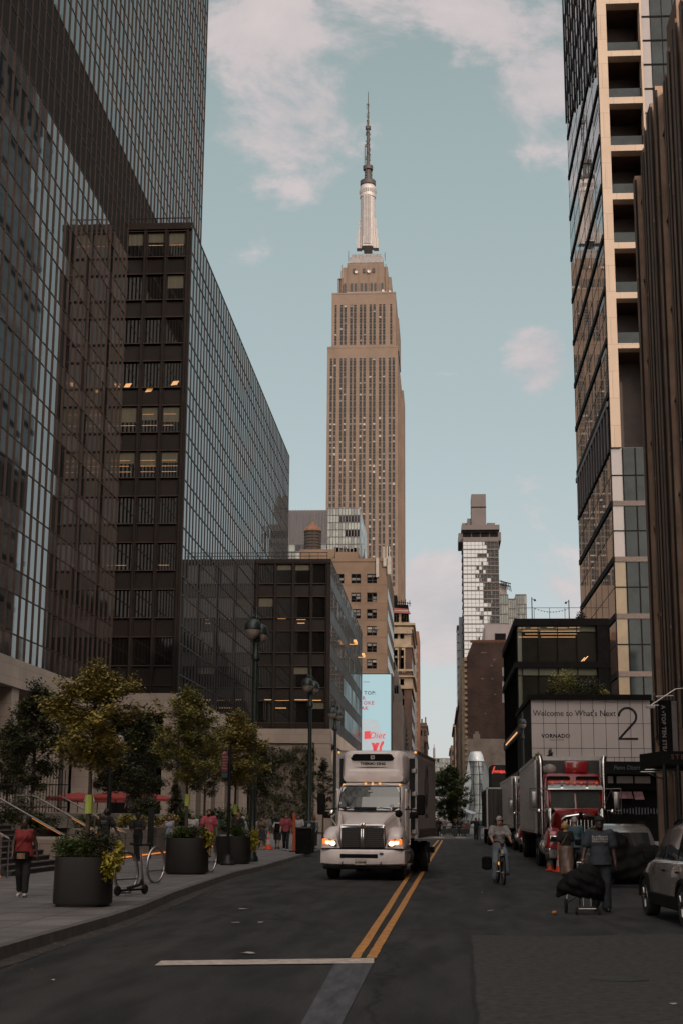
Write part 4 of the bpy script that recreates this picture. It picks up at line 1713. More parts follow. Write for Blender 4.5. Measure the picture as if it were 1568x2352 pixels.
# ------------------------------------------------------------------ right row of old facades and the big red brick block
m_brk = brick_mat('red_brown_brick', (0.088, 0.046, 0.036), (0.065, 0.034, 0.027), (0.08, 0.06, 0.05), bw=.55, bh=.22, msize=.012, var=.45)
m_cream = mat('cream_plaster', (0.27, 0.21, 0.15), 0.85, var=0.25, scale=0.25)
br_ = thing('brick_block', 'big blank red brown brick block with stone patch at its foot', 'building', (10, 300, 0))
YK = 300.0
bx = lambda px_: AY(px_, 1600, YK).x
bz = lambda py_: AY(1110, py_, YK).z
x0, x1 = bx(1070.5), bx(1200)
zt = bz(1476)
b_ = MB()
b_.add([(x0, YK, 0), (x1, YK, 0), (x1, YK, zt), (bx(1085), YK, zt), (x0, YK, bz(1512)), ] + [(x0, YK + 40, 0), (x1, YK + 40, 0), (x1, YK + 40, zt), (bx(1085), YK + 40, zt), (x0, YK + 40, bz(1512))],
       [[0, 1, 2, 3, 4], [5, 9, 8, 7, 6], [0, 4, 9, 5], [4, 3, 8, 9], [3, 2, 7, 8], [1, 6, 7, 2]])
b_.build('brick_wall', m_brk, br_, world=True)
b_ = MB()
b_.box(x0 - .2, x1, YK - .12, YK, 0, bz(1697))
b_.box(bx(1084), bx(1100), YK - .10, YK, bz(1697), bz(1686))
b_.box(bx(1089), bx(1097), YK - .08, YK, bz(1686), bz(1680))
for k in range(9):
    a_ = random.uniform(1075, 1140)
    y_ = random.choice((1500, 1516, 1530, 1560, 1596, 1640))
    b_.box(bx(a_), bx(a_ + random.uniform(2, 9)), YK - .04, YK, bz(y_), bz(y_ - 2))
b_.build_each('stone_patch', mat('rough_render', (0.26, 0.215, 0.185), 0.9, var=.25, scale=.5, detail=12, bump=.2), br_, world=True)
b_ = MB()
b_.box(x0 - 1.0, x0 - .03, YK + .3, YK + 40, 0, bz(1512))
b_.build('cream_side', m_cream, br_, world=True)
b_ = MB()
for k in range(60):
    zz = k * bz(1512) / 60
    if k % 2:
        b_.box(x0 - .45, x0 + .12, YK - .18, YK + .5, zz, zz + bz(1512) / 60)
b_.build_each('quoin', m_terr, br_, world=True)
b_ = MB()
for py_ in (1543, 1575, 1604):
    p = AY(1157, py_, YK)
    b_.cbox(p.x, YK - .05, p.z, .9, .2, 1.8)
b_.build_each('window', m_esbl, br_, world=True)
b_ = MB()
b_.box(bx(1080), bx(1200), YK - .05, YK + .3, bz(1476), bz(1470))
b_.build('coping', m_rust, br_, world=True)
# pink-grey penthouse behind
pk = thing('penthouse_block', 'pale pinkish plain block rising behind the red brick block', 'building', (20, 345, 0))
b_ = MB()
p, q = AY(1113, 1434, 345), AY(1185, 1434, 345)
b_.box(p.x, q.x, 345, 380, 0, p.z)
b_.build('wall', mat('pinkish_panel', (0.36, 0.30, 0.295), 0.8, var=.1, scale=.2), pk, world=True)
b_ = MB()
b_.box(AY(1135, 1450, 345).x, AY(1160, 1450, 345).x, 344.9, 345.2, AY(1135, 1470, 345).z, AY(1135, 1455, 345).z)
b_.build('vent_opening', m_matteblack, pk, world=True)

rr = thing('striped_facade', 'old ornamented row house front with alternating pale and dark bands of balconies', 'building', (4, 360, 0))
b_ = MB()
c_ = MB()
for (px_, py_, Y_) in ((1057, 1590, 345), (1051, 1615, 380), (1043, 1655, 460), (1034, 1712, 600)):
    p = AY(px_, py_, Y_)
    b_.box(p.x, p.x + 8, Y_, Y_ + 60, 0, p.z)
    b_.box(p.x - .5, p.x + 8, Y_ - .3, Y_ + 60, p.z - 2, p.z - 1)
for k in range(11):
    p = AY(1057, 1600, 344.5)
    c_.box(p.x - .15, p.x + 1.9, 344.5, 346, p.z - 2 - k * 2.9, p.z - .6 - k * 2.9)
b_.build_each('facade_wall', m_tand, rr, world=True)
c_.build_each('pale_band', m_terr, rr, world=True)
b_ = MB()
for k in range(9):
    p = AY(1043, 1665, 459.8)
    b_.box(p.x + .4, p.x + 1.4, 459.8, 460, p.z - 3 - k * 4, p.z - 1.2 - k * 4)
p = AY(1035, 1712, 599.8)
for k in range(6):
    b_.box(p.x + .5, p.x + 2.2, 599.8, 600, p.z - 4 - k * 4, p.z - 2 - k * 4)
b_.build_each('window', m_dkglass, rr, world=True)

# dark shopfront under the brick block with red sign
sf = thing('dark_shopfront', 'black shopfront with small red lettering under the stone wall', 'shopfront', (9, 175, 0))
YSF = 178.0
p0, p1 = AY(1127, 1757, YSF), AY(1195, 1757, YSF)
b_ = MB()
b_.box(p0.x, p1.x, YSF, YSF + 10, 0, p0.z)
b_.build('fascia', m_matteblack, sf, world=True)
t_ = text_mb('WNBA', .46, .02, bold=.03).xf(Matrix.Translation((AY(1146, 1773, YSF).x, YSF - .05, AY(1147, 1773, YSF).z)))
pz = AY(1128.8, 1771, YSF)
t_.add([(pz.x - .05, YSF - .05, pz.z - .3), (pz.x + .12, YSF - .05, pz.z - .3), (pz.x + .42, YSF - .05, pz.z + .6), (pz.x + .22, YSF - .05, pz.z + .5)], [[0, 1, 2, 3]])
t_.build('lettering', mat('red_neon', (.3, .02, .02), .4, emit=(1.0, .09, .07), estr=.4), sf, world=True)
t_ = text_mb('Ser', 1.1, .02, bold=.04).xf(Matrix.Translation((AY(1170, 1801, YSF).x, YSF - .06, AY(1170, 1803, YSF).z)))
t_.build('white_lettering', mat('white_neon', (.5, .5, .5), .4, emit=(.9, .9, .95), estr=.7), sf, world=True)

# ------------------------------------------------------------------ glass box building and sign podium on the right
XR = 7.1
gb = thing('glass_box_building', 'three storey dark framed glass box with warm ceiling lights and roof terrace', 'building', (10, 135, 0))
YB0, YB1 = 130.0, 156.0
zb = AY(1183, 1428, YB0).z
zf1 = AY(1183, 1598, YB0).z
zf1 = AY(1300, 1545, YB0).z
m_clear = mat('box_glass', (0.022, 0.020, 0.016), 0.03, var=0.3, scale=0.3, ior=1.5)
m_olive = mat('olive_frit_and_reflection', (0.13, 0.135, 0.095), 0.12, var=0.2, scale=0.3, ior=1.6)
m_wood2 = mat('warm_interior', (0.05, 0.032, 0.022), 0.5, var=.3, scale=.6, emit=(1, .45, .2), estr=0.008)
us = [0, .45, 1.9, 3.65, 5.4, 7.15, 8.3]
x1 = XR + 8.3
zz = [ZP - 3, ZP + .3, zf1 - .2, zf1 + .55, zb - .9, zb]
Pb = Panes(gb, [m_clear, m_olive, m_matteblack], name='glass_panel')
random.seed(2)
z0 = 6.0
f_a, f_b = AY(1300, 1535, YB0).z, AY(1300, 1520, YB0).z
rows = [z0, AY(1300, 1552, YB0).z, AY(1300, 1532, YB0).z, AY(1300, 1520, YB0).z, zb - .95, zb]
curtain(Pb, (XR, YB0, 0), (1, 0, 0), (0, -1, 0), us, rows, lambda i, j: 1 if (i == 0 or j in (1, 4) and i < 5) else 0, tilt=.004)
ur = lin(0, YB1 - YB0, 14)
curtain(Pb, (XR, YB0, 0), (0, 1, 0), (-1, 0, 0), ur, rows, lambda i, j: 1 if i % 3 == 0 else 0, tilt=.004)  # olive side panes carry the lighter reflections as colour
Pb.done()
b_ = MB()
bars(b_, (XR, YB0, z0), (1, 0, 0), (0, -1, 0), us, 0, zb - z0, .07, .1)
bars(b_, (XR, YB0, z0), (0, 1, 0), (-1, 0, 0), ur, 0, zb - z0, .08, .1)
rails(b_, (XR, YB0, 0), (1, 0, 0), (0, -1, 0), [rows[4], rows[1]], 0, 8.3, .06, .06)
for (za_, zc_) in ((rows[2], rows[3]), (zb - .3, zb + .25)):
    b_.box(XR - .25, x1, YB0 - .3, YB1 + .2, za_ - .1, zc_)
b_.box(XR + 7.2, XR + 8.2, YB0 - .25, YB0 + .1, z0, zb)
b_.build('black_frame', m_matteblack, gb, world=True)
b_ = MB()
b_.box(XR + .1, x1, YB0 + .15, YB1 - .1, 0, zb - .05)
b_.build('interior_mass', m_wood2, gb, world=True)
b_ = MB()
for (pa, pb_, py_) in ((1190, 1205, 1442), (1218, 1238, 1442), (1255, 1270, 1441), (1276, 1302, 1442), (1306, 1330, 1441), (1196, 1236, 1449), (1240, 1330, 1449.5), (1205, 1236, 1456), (1240, 1325, 1456), (1190, 1236, 1463), (1242, 1320, 1463)):
    p, q = AY(pa, py_, YB0 - .1), AY(pb_, py_, YB0 - .1)
    b_.box(p.x, q.x, YB0 - .03, YB0 - .015, p.z - .014, p.z + .014)
for (a1, a2) in (((1348, 1507), (1338, 1518)), ((1325, 1528), (1341, 1510))):
    p, q = AY(*a1, YB0 - .1), AY(*a2, YB0 - .1)
    b_.quad((p.x, YB0 - .03, p.z), (p.x + .09, YB0 - .03, p.z), (q.x + .09, YB0 - .03, q.z), (q.x, YB0 - .03, q.z))
b_.build_each('ceiling_light', m_glow, gb, world=True)
b_ = MB()
b_.tube([(XR + .2, YB0 + .2, zb + 1.3), (x1, YB0 + .2, zb + 1.3)], .025, 5)
for k in range(6):
    b_.tube([(XR + .2 + k * 1.4, YB0 + .2, zb + .2), (XR + .2 + k * 1.4, YB0 + .2, zb + 1.3)], .025, 5)
b_.build('terrace_railing', m_black, gb, world=True)
# terrace lamps on the roof
lp = None
for (px_, py_, s_) in ((1220, 1372, 1), (1305, 1378, -1)):
    p = AY(px_, py_, YB0 + 1)
    t_ = thing('terrace_lamp', 'slim black pole lamp on the glass box roof, the one nearer the street' if s_ == 1 else 'slim black pole lamp on the glass box roof, the one nearer the tall tower', 'lamp', (p.x, YB0 + 1, zb + .2), 0, 'lamps on the roof terrace')
    b_ = MB()
    b_.tube([(0, 0, 0), (0, 0, p.z - zb - .2)], .05, 6)
    b_.build('pole', m_black, t_)
    b_ = MB()
    h = p.z - zb - .25
    b_.tube([(0, 0, h - .1), (s_ * .25, 0, h - .15)], .03, 5)
    b_.lathe([(.03, 0), (.12, -.12), (.10, -.2)], (s_ * .28, 0, h - .1), 8)
    b_.build('lamp_head', m_black, t_)
sl = MB()
p, q = AY(1221, 1395, YB0 + 1), AY(1304, 1398, YB0 + 1)
pts = [p.lerp(q, k / 12) - V((0, 0, .35 * math.sin(math.pi * k / 12))) for k in range(13)]
sl.tube(pts, .012, 4)
for k in range(1, 12):
    sl.ball(pts[k] - V((0, 0, .06)), .045, n=6, m=4)
tag(sl.build('string_lights', m_black), 'string of small bulbs hung between the two roof lamps', 'string lights')

# overhanging canopy edge with lit strip, on the street side
b_ = MB()
p = V((XR - .3, YB0 - 1, 0))
za_ = AX(1185, 1668, XR - .2).z
b_.box(XR - .25, XR + 3, 122, YB1, za_ - 1.0, za_ - .2)
b_.build('canopy_soffit', m_cct, gb, world=True)
b_ = MB()
b_.box(XR - .3, XR - .255, 128.0, 150.0, za_ - .75, za_ - .62)
b_.build('canopy_light', m_glow, gb, world=True)

m_sign = mat('pale_sign_glass', (0.56, 0.50, 0.485), 0.06, var=0.05, scale=0.2, ior=1.7)
pdm = thing('sign_podium', 'podium walled with pale glossy panels lettered with a welcome and a large 2', 'building', (10, 110, 0))
YP = 110.0
px0, px1 = 6.95, 15.95
zt, zbm = AY(1216, 1607, YP).z, AY(1222, 1750, YP).z
us = lin(0, 8.55, 10)
us = [0, .93, 1.87, 2.81, 3.75, 4.68, 5.62, 6.55, 7.48, 8.42, 9.0]
vs = [0, AY(1350, 1739, YP).z - zbm, AY(1350, 1648 + 91 * 0 + 91, YP).z - zbm + .0001, zt - zbm]
r1, r2 = AY(1350, 1662, YP).z, AY(1350, 1719, YP).z
vs = [0, r2 - zbm, r1 - zbm, zt - zbm]
Pp = Panes(pdm, [m_sign], name='sign_panel')
curtain(Pp, (px0, YP, zbm), (1, 0, 0), (0, -1, 0), us, vs, lambda i, j: 0, tilt=.006)
Pp.done()
b_ = MB()
bars(b_, (px0, YP, zbm), (1, 0, 0), (0, -1, 0), us, 0, zt - zbm, .028, .012)
rails(b_, (px0, YP, zbm), (1, 0, 0), (0, -1, 0), vs, 0, 9.0, .028, .012)
b_.box(px0 - .15, px1 + .1, YP - .25, YP + 19.9, zt, zt + .38)
b_.build('panel_joints', m_matteblack, pdm, world=True)
b_ = MB()
b_.box(px0 + .06, px1 + 6, YP + .06, YP + 20, 4.2, zt - .02)
b_.build('podium_core', m_matteblack, pdm, world=True)
b_ = MB()
for k in range(34):
    b_.box(px0 - .02, px0 + .06, YP + .1 + k * .58, YP + .4 + k * .58, 3.4, zt - .05)
b_.build('bronze_side', m_bronze2, pdm, world=True)
m_ink = mat('sign_black', (0.012, 0.012, 0.013), 0.5, var=.1)
sx = lambda px_: AY(px_, 1650, YP).x
sz = lambda py_: AY(1350, py_, YP).z
text_mb("Welcome to What's Next", .63, .004, xs=.93).xf(Matrix.Translation((sx(1318), YP - .012, sz(1639)))).build('lettering', m_ink, pdm, world=True)
text_mb('VORNADO', .40, .004, bold=.012, spacing=1.1).xf(Matrix.Translation((sx(1274), YP - .012, sz(1691)))).build('lettering', m_ink, pdm, world=True)
text_mb('REALTY TRUST', .125, .004, spacing=1.3).xf(Matrix.Translation((sx(1277), YP - .012, sz(1700)))).build('lettering', m_ink, pdm, world=True)
# the big numeral, as a bent bar
b_ = MB()
cx, cz, r_ = sx(1443), sz(1645), 1.15
path = []
cc = (sx(1440), sz(1646))
rad = (sx(1461.5) - sx(1418.5)) / 2 - .05
for k in range(20):
    a_ = R(178 - k * 11.3)
    path.append((cc[0] + rad * math.cos(a_), cc[1] + rad * math.sin(a_)))
path.append((sx(1419.5), sz(1697)))
w_ = .085
L_, R_ = [], []
for i, (x, z) in enumerate(path):
    a = path[max(0, i - 1)]
    c = path[min(len(path) - 1, i + 1)]
    d = V((c[0] - a[0], 0, c[1] - a[1])).normalized()
    nn = V((-d.z, 0, d.x))
    L_.append(V((x, YP - .02, z)) + nn * w_)
    R_.append(V((x, YP - .02, z)) - nn * w_)
for i in range(len(path) - 1):
    b_.quad(L_[i], R_[i], R_[i + 1], L_[i + 1])
b_.box(sx(1417.5), sx(1462.7), YP - .024, YP - .014, sz(1699), sz(1694.4))
b_.build('numeral', m_ink, pdm, world=True)
# railing and low planting below the panels, storefront beneath
b_ = MB()
zr = zbm
b_.box(px0, px1 + 2, YP - 1.6, YP - 1.45, zr - .2, zr)
b_.box(px0 + 3, px1 + 3, YP - 1.7, YP + .2, sz(1779), sz(1753))
b_.tube([(px0, YP - 1.5, zr + .3), (px1 + 2, YP - 1.5, zr + .3)], .02, 5)
for k in range(14):
    b_.tube([(px0 + k * .75, YP - 1.5, zr - .1), (px0 + k * .75, YP - 1.5, zr + .3)], .015, 4)
b_.build('storefront_canopy', m_matteblack, pdm, world=True)
m_faint = mat('faint_lettering', (0.06, 0.085, 0.09), .5)
text_mb('Penn District', .42, .004, bold=.008, shear=.2).xf(Matrix.Translation((sx(1432), YP - 1.72, sz(1765)))).build('lettering', m_faint, pdm, world=True)
b_ = MB()
for (a, b) in ((1388, 1400), (1408, 1445), (1449, 1484)):
    b_.quad((sx(a), YP - .64, sz(1799)), (sx(b), YP - .64, sz(1799)), (sx(b), YP - .64, sz(1783)), (sx(a), YP - .64, sz(1783)))
b_.build_each('lit_clerestory', mat('pale_clerestory', (0.42, 0.37, 0.35), .5, var=.1), pdm, world=True)
b_ = MB()
b_.box(px0 + 1, px1 + 8, YP + .2, YP + 1, .15, 4.4)
b_.box(px0 + 4, px1 + 8, YP - .62, YP - .3, 3.9, 5.6)
b_.build('dark_storefront', m_matteblack, pdm, world=True)
b_ = MB()
for (a, b, y0, y1) in ((1400, 1445, 1818, 1834), (1449, 1470, 1818, 1836)):
    b_.quad((sx(a), YP - .5, sz(y1)), (sx(b), YP - .5, sz(y1)), (sx(b - 4), YP - .5, sz(y0)), (sx(a - 4), YP - .5, sz(y0)))
b_.build_each('pink_poster', mat('pink_poster', (0.33, 0.10, 0.11), .5, col2=(0.5, 0.30, 0.33), var=.5, scale=1.2), pdm, world=True)
b_ = MB()
random.seed(12)
for k in range(16):
    x_ = sx(1404) + k * .22
    b_.cbox(x_, YP - .3, sz(1862), .07, .05, random.uniform(.3, .6))
b_.build_each('lit_display', mat('display_glow', (.08, .08, .08), .5, emit=(.5, .55, .55), estr=.03), pdm, world=True)

# ------------------------------------------------------------------ tall tower with stone corner frame
XT2, YT2 = 25.5, 206.2
m_sand = brick_mat('sand_stone_panel', (0.46, 0.355, 0.275), (0.43, 0.33, 0.255), (0.26, 0.20, 0.155), bw=3.2, bh=4.2, msize=.03, var=.08)
m_ochre = mat('ochre_blind', (0.17, 0.12, 0.06), 0.25, var=.2, scale=.3, ior=1.6)
m_rtg = mat('clear_blue_glass', (0.012, 0.015, 0.017), 0.015, var=.3, scale=.3, ior=2.0)
m_teal = mat('teal_glass', (0.020, 0.028, 0.030), 0.05, var=.4, scale=.3, ior=1.3)
m_pinkp = mat('pale_spandrel_panel', (0.25, 0.22, 0.215), 0.1, var=.06, scale=.3, ior=1.6)
rt = thing('corner_tower', 'tall glass tower with sand stone corner frame and deep open balconies', 'building', (XT2, YT2, 0))
ZR = 160.0
bands = [AX(1400, y_, XT2).z for y_ in ()]
bz0 = []
for y_ in (1547, 1410, 1281, 1157, 1029):            # floor band heights on the near corner
    bz0.append(AY(1430, y_, YT2).z)
stp = (bz0[-1] - bz0[0]) / 4
zs = [bz0[0] + stp * k for k in range(-1, 20)]
zs = [z_ for z_ in zs if z_ < ZR]
# street side: mirror glass between slanting-looking level bands
YF2 = 256.0
Pr = Panes(rt, [m_rtg, m_pinkp, m_teal, m_ochre])
ur = lin(0, YF2 - YT2, 30)
vs = []
for k in range(len(zs) - 1):
    vs += [zs[k], (zs[k] + zs[k + 1]) / 2]
vs.append(zs[-1])
random.seed(8)
curtain(Pr, (XT2, YT2, 0), (0, 1, 0), (-1, 0, 0), ur, vs, lambda i, j: 0, tilt=.002)
# lower part of the street end: one pale bay and two window bays per floor
ztop = AY(1440, 1029, YT2).z
wN = 12.5
ue = [0, 1.75, 3.6, 5.45]


def mf(i, j):
    if i == 0:
        return 3 if vs[j] < AY(1430, 1290, YT2).z else 1
    return 2


nlow = len([v for v in vs if v < ztop - .5])
curtain(Pr, (XT2, YT2, 0), (1, 0, 0), (0, -1, 0), ue + [7.3, 9.2, 11.1, 13, 15, 17], vs[:nlow + 1], mf, tilt=.003)
# upper right flank beyond the balconies
xs0 = XT2 + 7.1
curtain(Pr, (xs0, YT2 + .8, 0), (1, 0, 0), (0, -1, 0), [0, 1.5, 3.3, 5.05, 6.8, 8.6, 10.4], vs[nlow:], lambda i, j: 1 if i == 0 else 2, tilt=.003)
Pr.done()
b_ = MB()
for z_ in zs:
    b_.box(XT2 - .18, XT2 + 0, YT2 - .3, YF2, z_ - .55, z_ + .35)
bars(b_, (XT2, YT2, zs[0]), (0, 1, 0), (-1, 0, 0), ur[::5], 0, zs[-1] - zs[0], .06, .03)
rails(b_, (XT2, YT2, 0), (0, 1, 0), (-1, 0, 0), vs[1::2], 0, YF2 - YT2, .08, .03)
bars(b_, (XT2, YT2, zs[0]), (1, 0, 0), (0, -1, 0), ue, 0, ztop - zs[0], .16, .15)
rails(b_, (XT2, YT2, 0), (1, 0, 0), (0, -1, 0), vs[1:nlow:2], 0, 26, .16, .12)
bars(b_, (xs0, YT2 + .8, ztop), (1, 0, 0), (0, -1, 0), [0, 1.5, 3.3, 5.05, 6.8, 8.6], 0, zs[-1] - ztop, .1, .1)
rails(b_, (xs0, YT2 + .8, 0), (1, 0, 0), (0, -1, 0), vs[nlow:], 0, 17, .25, .12)
b_.build('black_frame', m_matteblack, rt, world=True)
b_ = MB()
for z_ in zs:
    if z_ < ztop - 1:
        b_.box(XT2 + .1, XT2 + 26, YT2 - .22, YT2 + .1, z_ - .45, z_ + .3)
b_.build_each('floor_band', mat('brown_band', (0.10, 0.07, 0.06), .6, var=.2), rt, world=True)
b_ = MB()
b_.box(XT2 + .2, XT2 + 40, YT2 + .3, YF2 - .1, 0, ztop + .2)
b_.box(XT2 + .2, XT2 + 2.0, YT2 + 9.0, YF2 - .1, ztop, ZR)
b_.box(XT2 + 1.5, XT2 + 40, YT2 + 7, YF2 - .1, ztop, ZR)
b_.box(XT2 + 7.0, XT2 + 40, YT2 + 1, YT2 + 10, ztop, ZR)
b_.build('tower_core', mat('brown_interior', (0.045, 0.027, 0.020), .6, var=.3, scale=.4), rt, world=True)
# stone frame: posts and slab edges with open loggias between
b_ = MB()
b_.box(XT2 + .1, XT2 + 1.55, YT2 - .6, YT2 + 1.2, ztop, ZR)
b_.box(XT2 + 6.75, XT2 + 7.05, YT2 - .6, YT2 + 1.6, ztop, ZR)
yz = lambda zy: AY(1420, zy / 1.809 / 1.5944, YT2).z
edges = [(1, 35), (347, 383), (655, 697), (972, 1010), (1290, 1330), (1615, 1655), (1945, 1985), (2282, 2315)]
for (a, b) in edges:
    b_.box(XT2 + 1.55, XT2 + 6.75, YT2 - .57, YT2 + 1.4, yz(b), yz(a))
z_ = yz(35) + (yz(35) - yz(383))
b_.box(XT2 + 1.55, XT2 + 6.75, YT2 - .57, YT2 + 1.4, z_, z_ + 2)
b_.build('stone_frame', m_sand, rt, world=True)
b_ = MB()
for (a, b) in edges:
    b_.box(XT2 + 1.5, XT2 + 7, YT2 + 1.4, YT2 + 9, yz(b) + .1, yz(a) - .2)
b_.build_each('loggia_slab', mat('loggia_wood', (0.10, 0.055, 0.036), .6, var=.3, scale=.5), rt, world=True)
b_ = MB()
for (a, b) in edges[1:]:
    b_.box(XT2 + 1.55, XT2 + 6.75, YT2 + .6, YT2 + .65, yz(a), yz(a) + 2.1)
b_.build_each('glass_balustrade', m_teal, rt, world=True)
b_ = MB()
for (a, b) in edges:
    b_.box(XT2 - .06, XT2 + .09, YT2 + 1.2, YT2 + 7, yz(b), yz(a))
b_.build('side_frame', m_alud, rt, world=True)
zl0, zl1 = AY(1404, 1037, YT2).z, AY(1399, 934, YT2).z
b_ = MB()
b_.box(XT2 - .12, XT2 - .02, YT2 + .2, YF2 - .2, zl0, zl1)
b_.build('louvre_recess', m_matteblack, rt, world=True)
b_ = MB()
for k in range(13):
    b_.box(XT2 - .32, XT2 - .12, YT2 + .6 + k * 3.8, YT2 + 1.3 + k * 3.8, zl0, zl1)
b_.box(XT2 - .34, XT2 - .1, YT2, YF2, zl1, zl1 + .8)
b_.build_each('louvre_fin', m_cct, rt, world=True)
# grooved crown wedge on the street side (darker fins)
b_ = MB()
zc0, zc1 = AX(1300, 210, XT2).z, ZR
for k in range(12):
    y_ = YT2 + 4 + k * 4.1
    b_.box(XT2 - .35, XT2 - .1, y_, y_ + .6, 118 + (k * 1.4), ZR)
b_.build_each('crown_fin', m_bronze2, rt, world=True)

# ------------------------------------------------------------------ brown ribbed building at the right edge
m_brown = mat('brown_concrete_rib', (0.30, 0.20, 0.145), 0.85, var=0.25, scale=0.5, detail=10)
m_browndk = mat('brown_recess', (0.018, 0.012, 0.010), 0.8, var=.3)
fb = thing('ribbed_building', 'dark brown building with tall vertical ribs at the right edge', 'building', (12, 60, 0))
random.seed(14)
b_ = MB()
g_ = MB()
h_ = MB()
ZFB = 41.0
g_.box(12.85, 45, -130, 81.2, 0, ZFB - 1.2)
y = 81.6
k = 0
while y > -8:
    w_ = (.75, 1.1, .6, 1.6)[k % 4]
    x_ = 12.0 + (.0, .22, .10, .0)[k % 4]
    top = ZFB - (1.2 if k < 1 else 0) - (.5 if k % 4 == 1 else 0)
    z_ = 6.2 if k % 4 != 3 else .15
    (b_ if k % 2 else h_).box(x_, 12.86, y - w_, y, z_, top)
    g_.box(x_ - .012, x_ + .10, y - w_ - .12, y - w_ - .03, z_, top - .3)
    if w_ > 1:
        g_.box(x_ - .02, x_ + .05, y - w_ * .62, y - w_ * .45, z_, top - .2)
    for zq in range(3):
        zz = 8 + 11 * zq + 5 * random.random()
        h_.box(x_ - .07, x_ + .02, y - w_ - .02, y - w_ + .1, zz, zz + .16)
    y -= w_ + 1.15
    k += 1
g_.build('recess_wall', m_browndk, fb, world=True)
h_.build('pale_rib', mat('pale_brown_rib', (0.44, 0.30, 0.22), .85, spec=.2, var=.25, scale=.6, detail=10), fb, world=True)
b_.box(12.02, 45, 81.2, 81.62, 0, ZFB - 1.2)
b_.box(12.2, 13.2, 66, 69, ZFB - .2, ZFB + 1.6)
b_.box(12.4, 13.2, 62, 63.2, ZFB, ZFB + 2.4)
b_.box(12, 45, -130, -9, 0, ZFB)  # unseen length added past the camera so its shadow covers the street
b_.box(12.45, 13, -9, 81, ZFB - 1.3, ZFB - .4)
b_.build('rib', m_brown, fb, world=True)
jt = MB()
for z_ in lin(8, 38, 6):
    jt.box(12.3, 12.52, -8, 81, z_, z_ + .12)
jt.build('floor_joint', m_brown, fb, world=True)

# steakhouse banner and awning
bn = thing('wall_banner', 'tall black banner with pale vertical lettering on steel brackets', 'banner', (10.5, 60, 6))
YBn = 62.0
p0, p1, p2 = AY(1509, 1608, YBn), AY(1553, 1608, YBn), AY(1511, 1735, YBn)
b_ = MB()
b_.box(p0.x, p1.x, YBn, YBn + .05, p2.z, p0.z)
b_.build('cloth', m_matteblack, bn, world=True)
b_ = MB()
q = AY(1540, 1608, YBn)
b_.box(q.x, q.x + .22, YBn - .012, YBn - .004, p2.z + .1, p0.z - .03)
b_.build('grey_stripe', mat('grey_stripe', (.17, .15, .15), .7), bn, world=True)
b_ = text_mb('A \u2022TOP TEN STEAKHOUSE', .23, .003, bold=.006, align='LEFT', spacing=1.12)
b_.xf(Matrix.Translation((AY(1521, 1616, YBn).x, YBn - .012, AY(1521, 1620, YBn).z)) @ Matrix.Rotation(R(90), 4, 'Y'))
b_.build('lettering', mat('pale_lettering', (.28, .25, .23), .6), bn, world=True)
b_ = MB()
for (a, b) in (((1487, 1621), (1512, 1620)), ((1505, 1600), (1545, 1598)), ((1494, 1620), (1550, 1583)), ((1550, 1583), (1600, 1578))):
    b_.tube([AY(*a, YBn), AY(*b, YBn)], .03, 6)
p = AY(1493, 1624, YBn)
b_.cbox(p.x, YBn, p.z, .35, .2, .1)
b_.build('bracket', m_steel, bn, world=True)

aw = thing('entrance_awning', 'black box awning with steakhouse lettering on its front', 'awning', (10, 44, 4))
YA = 46.0
p0, p1, p2 = AY(1520, 1725, YA), AY(1523, 1755, YA), AY(1502, 1747, YA + 5)
b_ = MB()
xf_, zt_, zb_ = p0.x, p0.z, AY(1523, 1756, YA).z
X_ = 12.6
b_.add([(xf_, YA, zb_), (X_, YA, zb_), (X_, YA, zt_), (xf_, YA, zt_), (xf_ + .1, YA + 6, zb_), (X_, YA + 6, zb_), (X_, YA + 6, zt_ + .18), (xf_ + .1, YA + 6, zt_ + .15)],
       [[0, 1, 2, 3], [0, 3, 7, 4], [3, 2, 6, 7], [0, 4, 5, 1], [4, 7, 6, 5], [1, 5, 6, 2]])
b_.build('awning_box', m_matteblack, aw, world=True)
text_mb('STEAKHOUSE', .21, .003, align='LEFT', spacing=1.35).xf(Matrix.Translation((AY(1540, 1740, YA).x, YA - .01, AY(1540, 1739, YA).z))).build('lettering', mat('copper_lettering', (.15, .085, .06), .5), aw, world=True)
b_ = MB()
for (a, b) in (((1480, 1768), (1560, 1766)), ((1470, 1773), (1530, 1773)), ((1482, 1773), (1520, 1790)), ((1515, 1768), (1560, 1786))):
    b_.tube([AY(*a, YA + 2), AY(*b, YA + 2)], .02, 6)
b_.build('bracket', m_steel, aw, world=True)
b_ = MB()
for (px_, y_) in ((1528, YA + .1), (1560, YA + .1)):
    p = AY(px_, 1850, y_)
    b_.tube([(p.x, y_, .15), (p.x, y_, zb_)], .07, 8)
b_.build_each('post', m_black, aw, world=True)

# ------------------------------------------------------------------ unseen tower added behind the camera, darkening what the glass mirrors
m_bb = mat('back_block_stone', (0.05, 0.042, 0.038), .8, var=.25, scale=.1)
bk = thing('added_back_tower', 'tall dark tower added behind the camera for the windows to mirror', 'building', (-50, -160, 0))
b_ = MB()
b_.box(-95, -13, -200, -150, 0, 150)
b_.build('wall', m_bb, bk, world=True)
b_ = MB()
for k in range(36):
    b_.box(-94, -14, -149.98, -149.9, 6 + k * 4, 8.2 + k * 4)
b_.build_each('window_band', m_glass, bk, world=True)

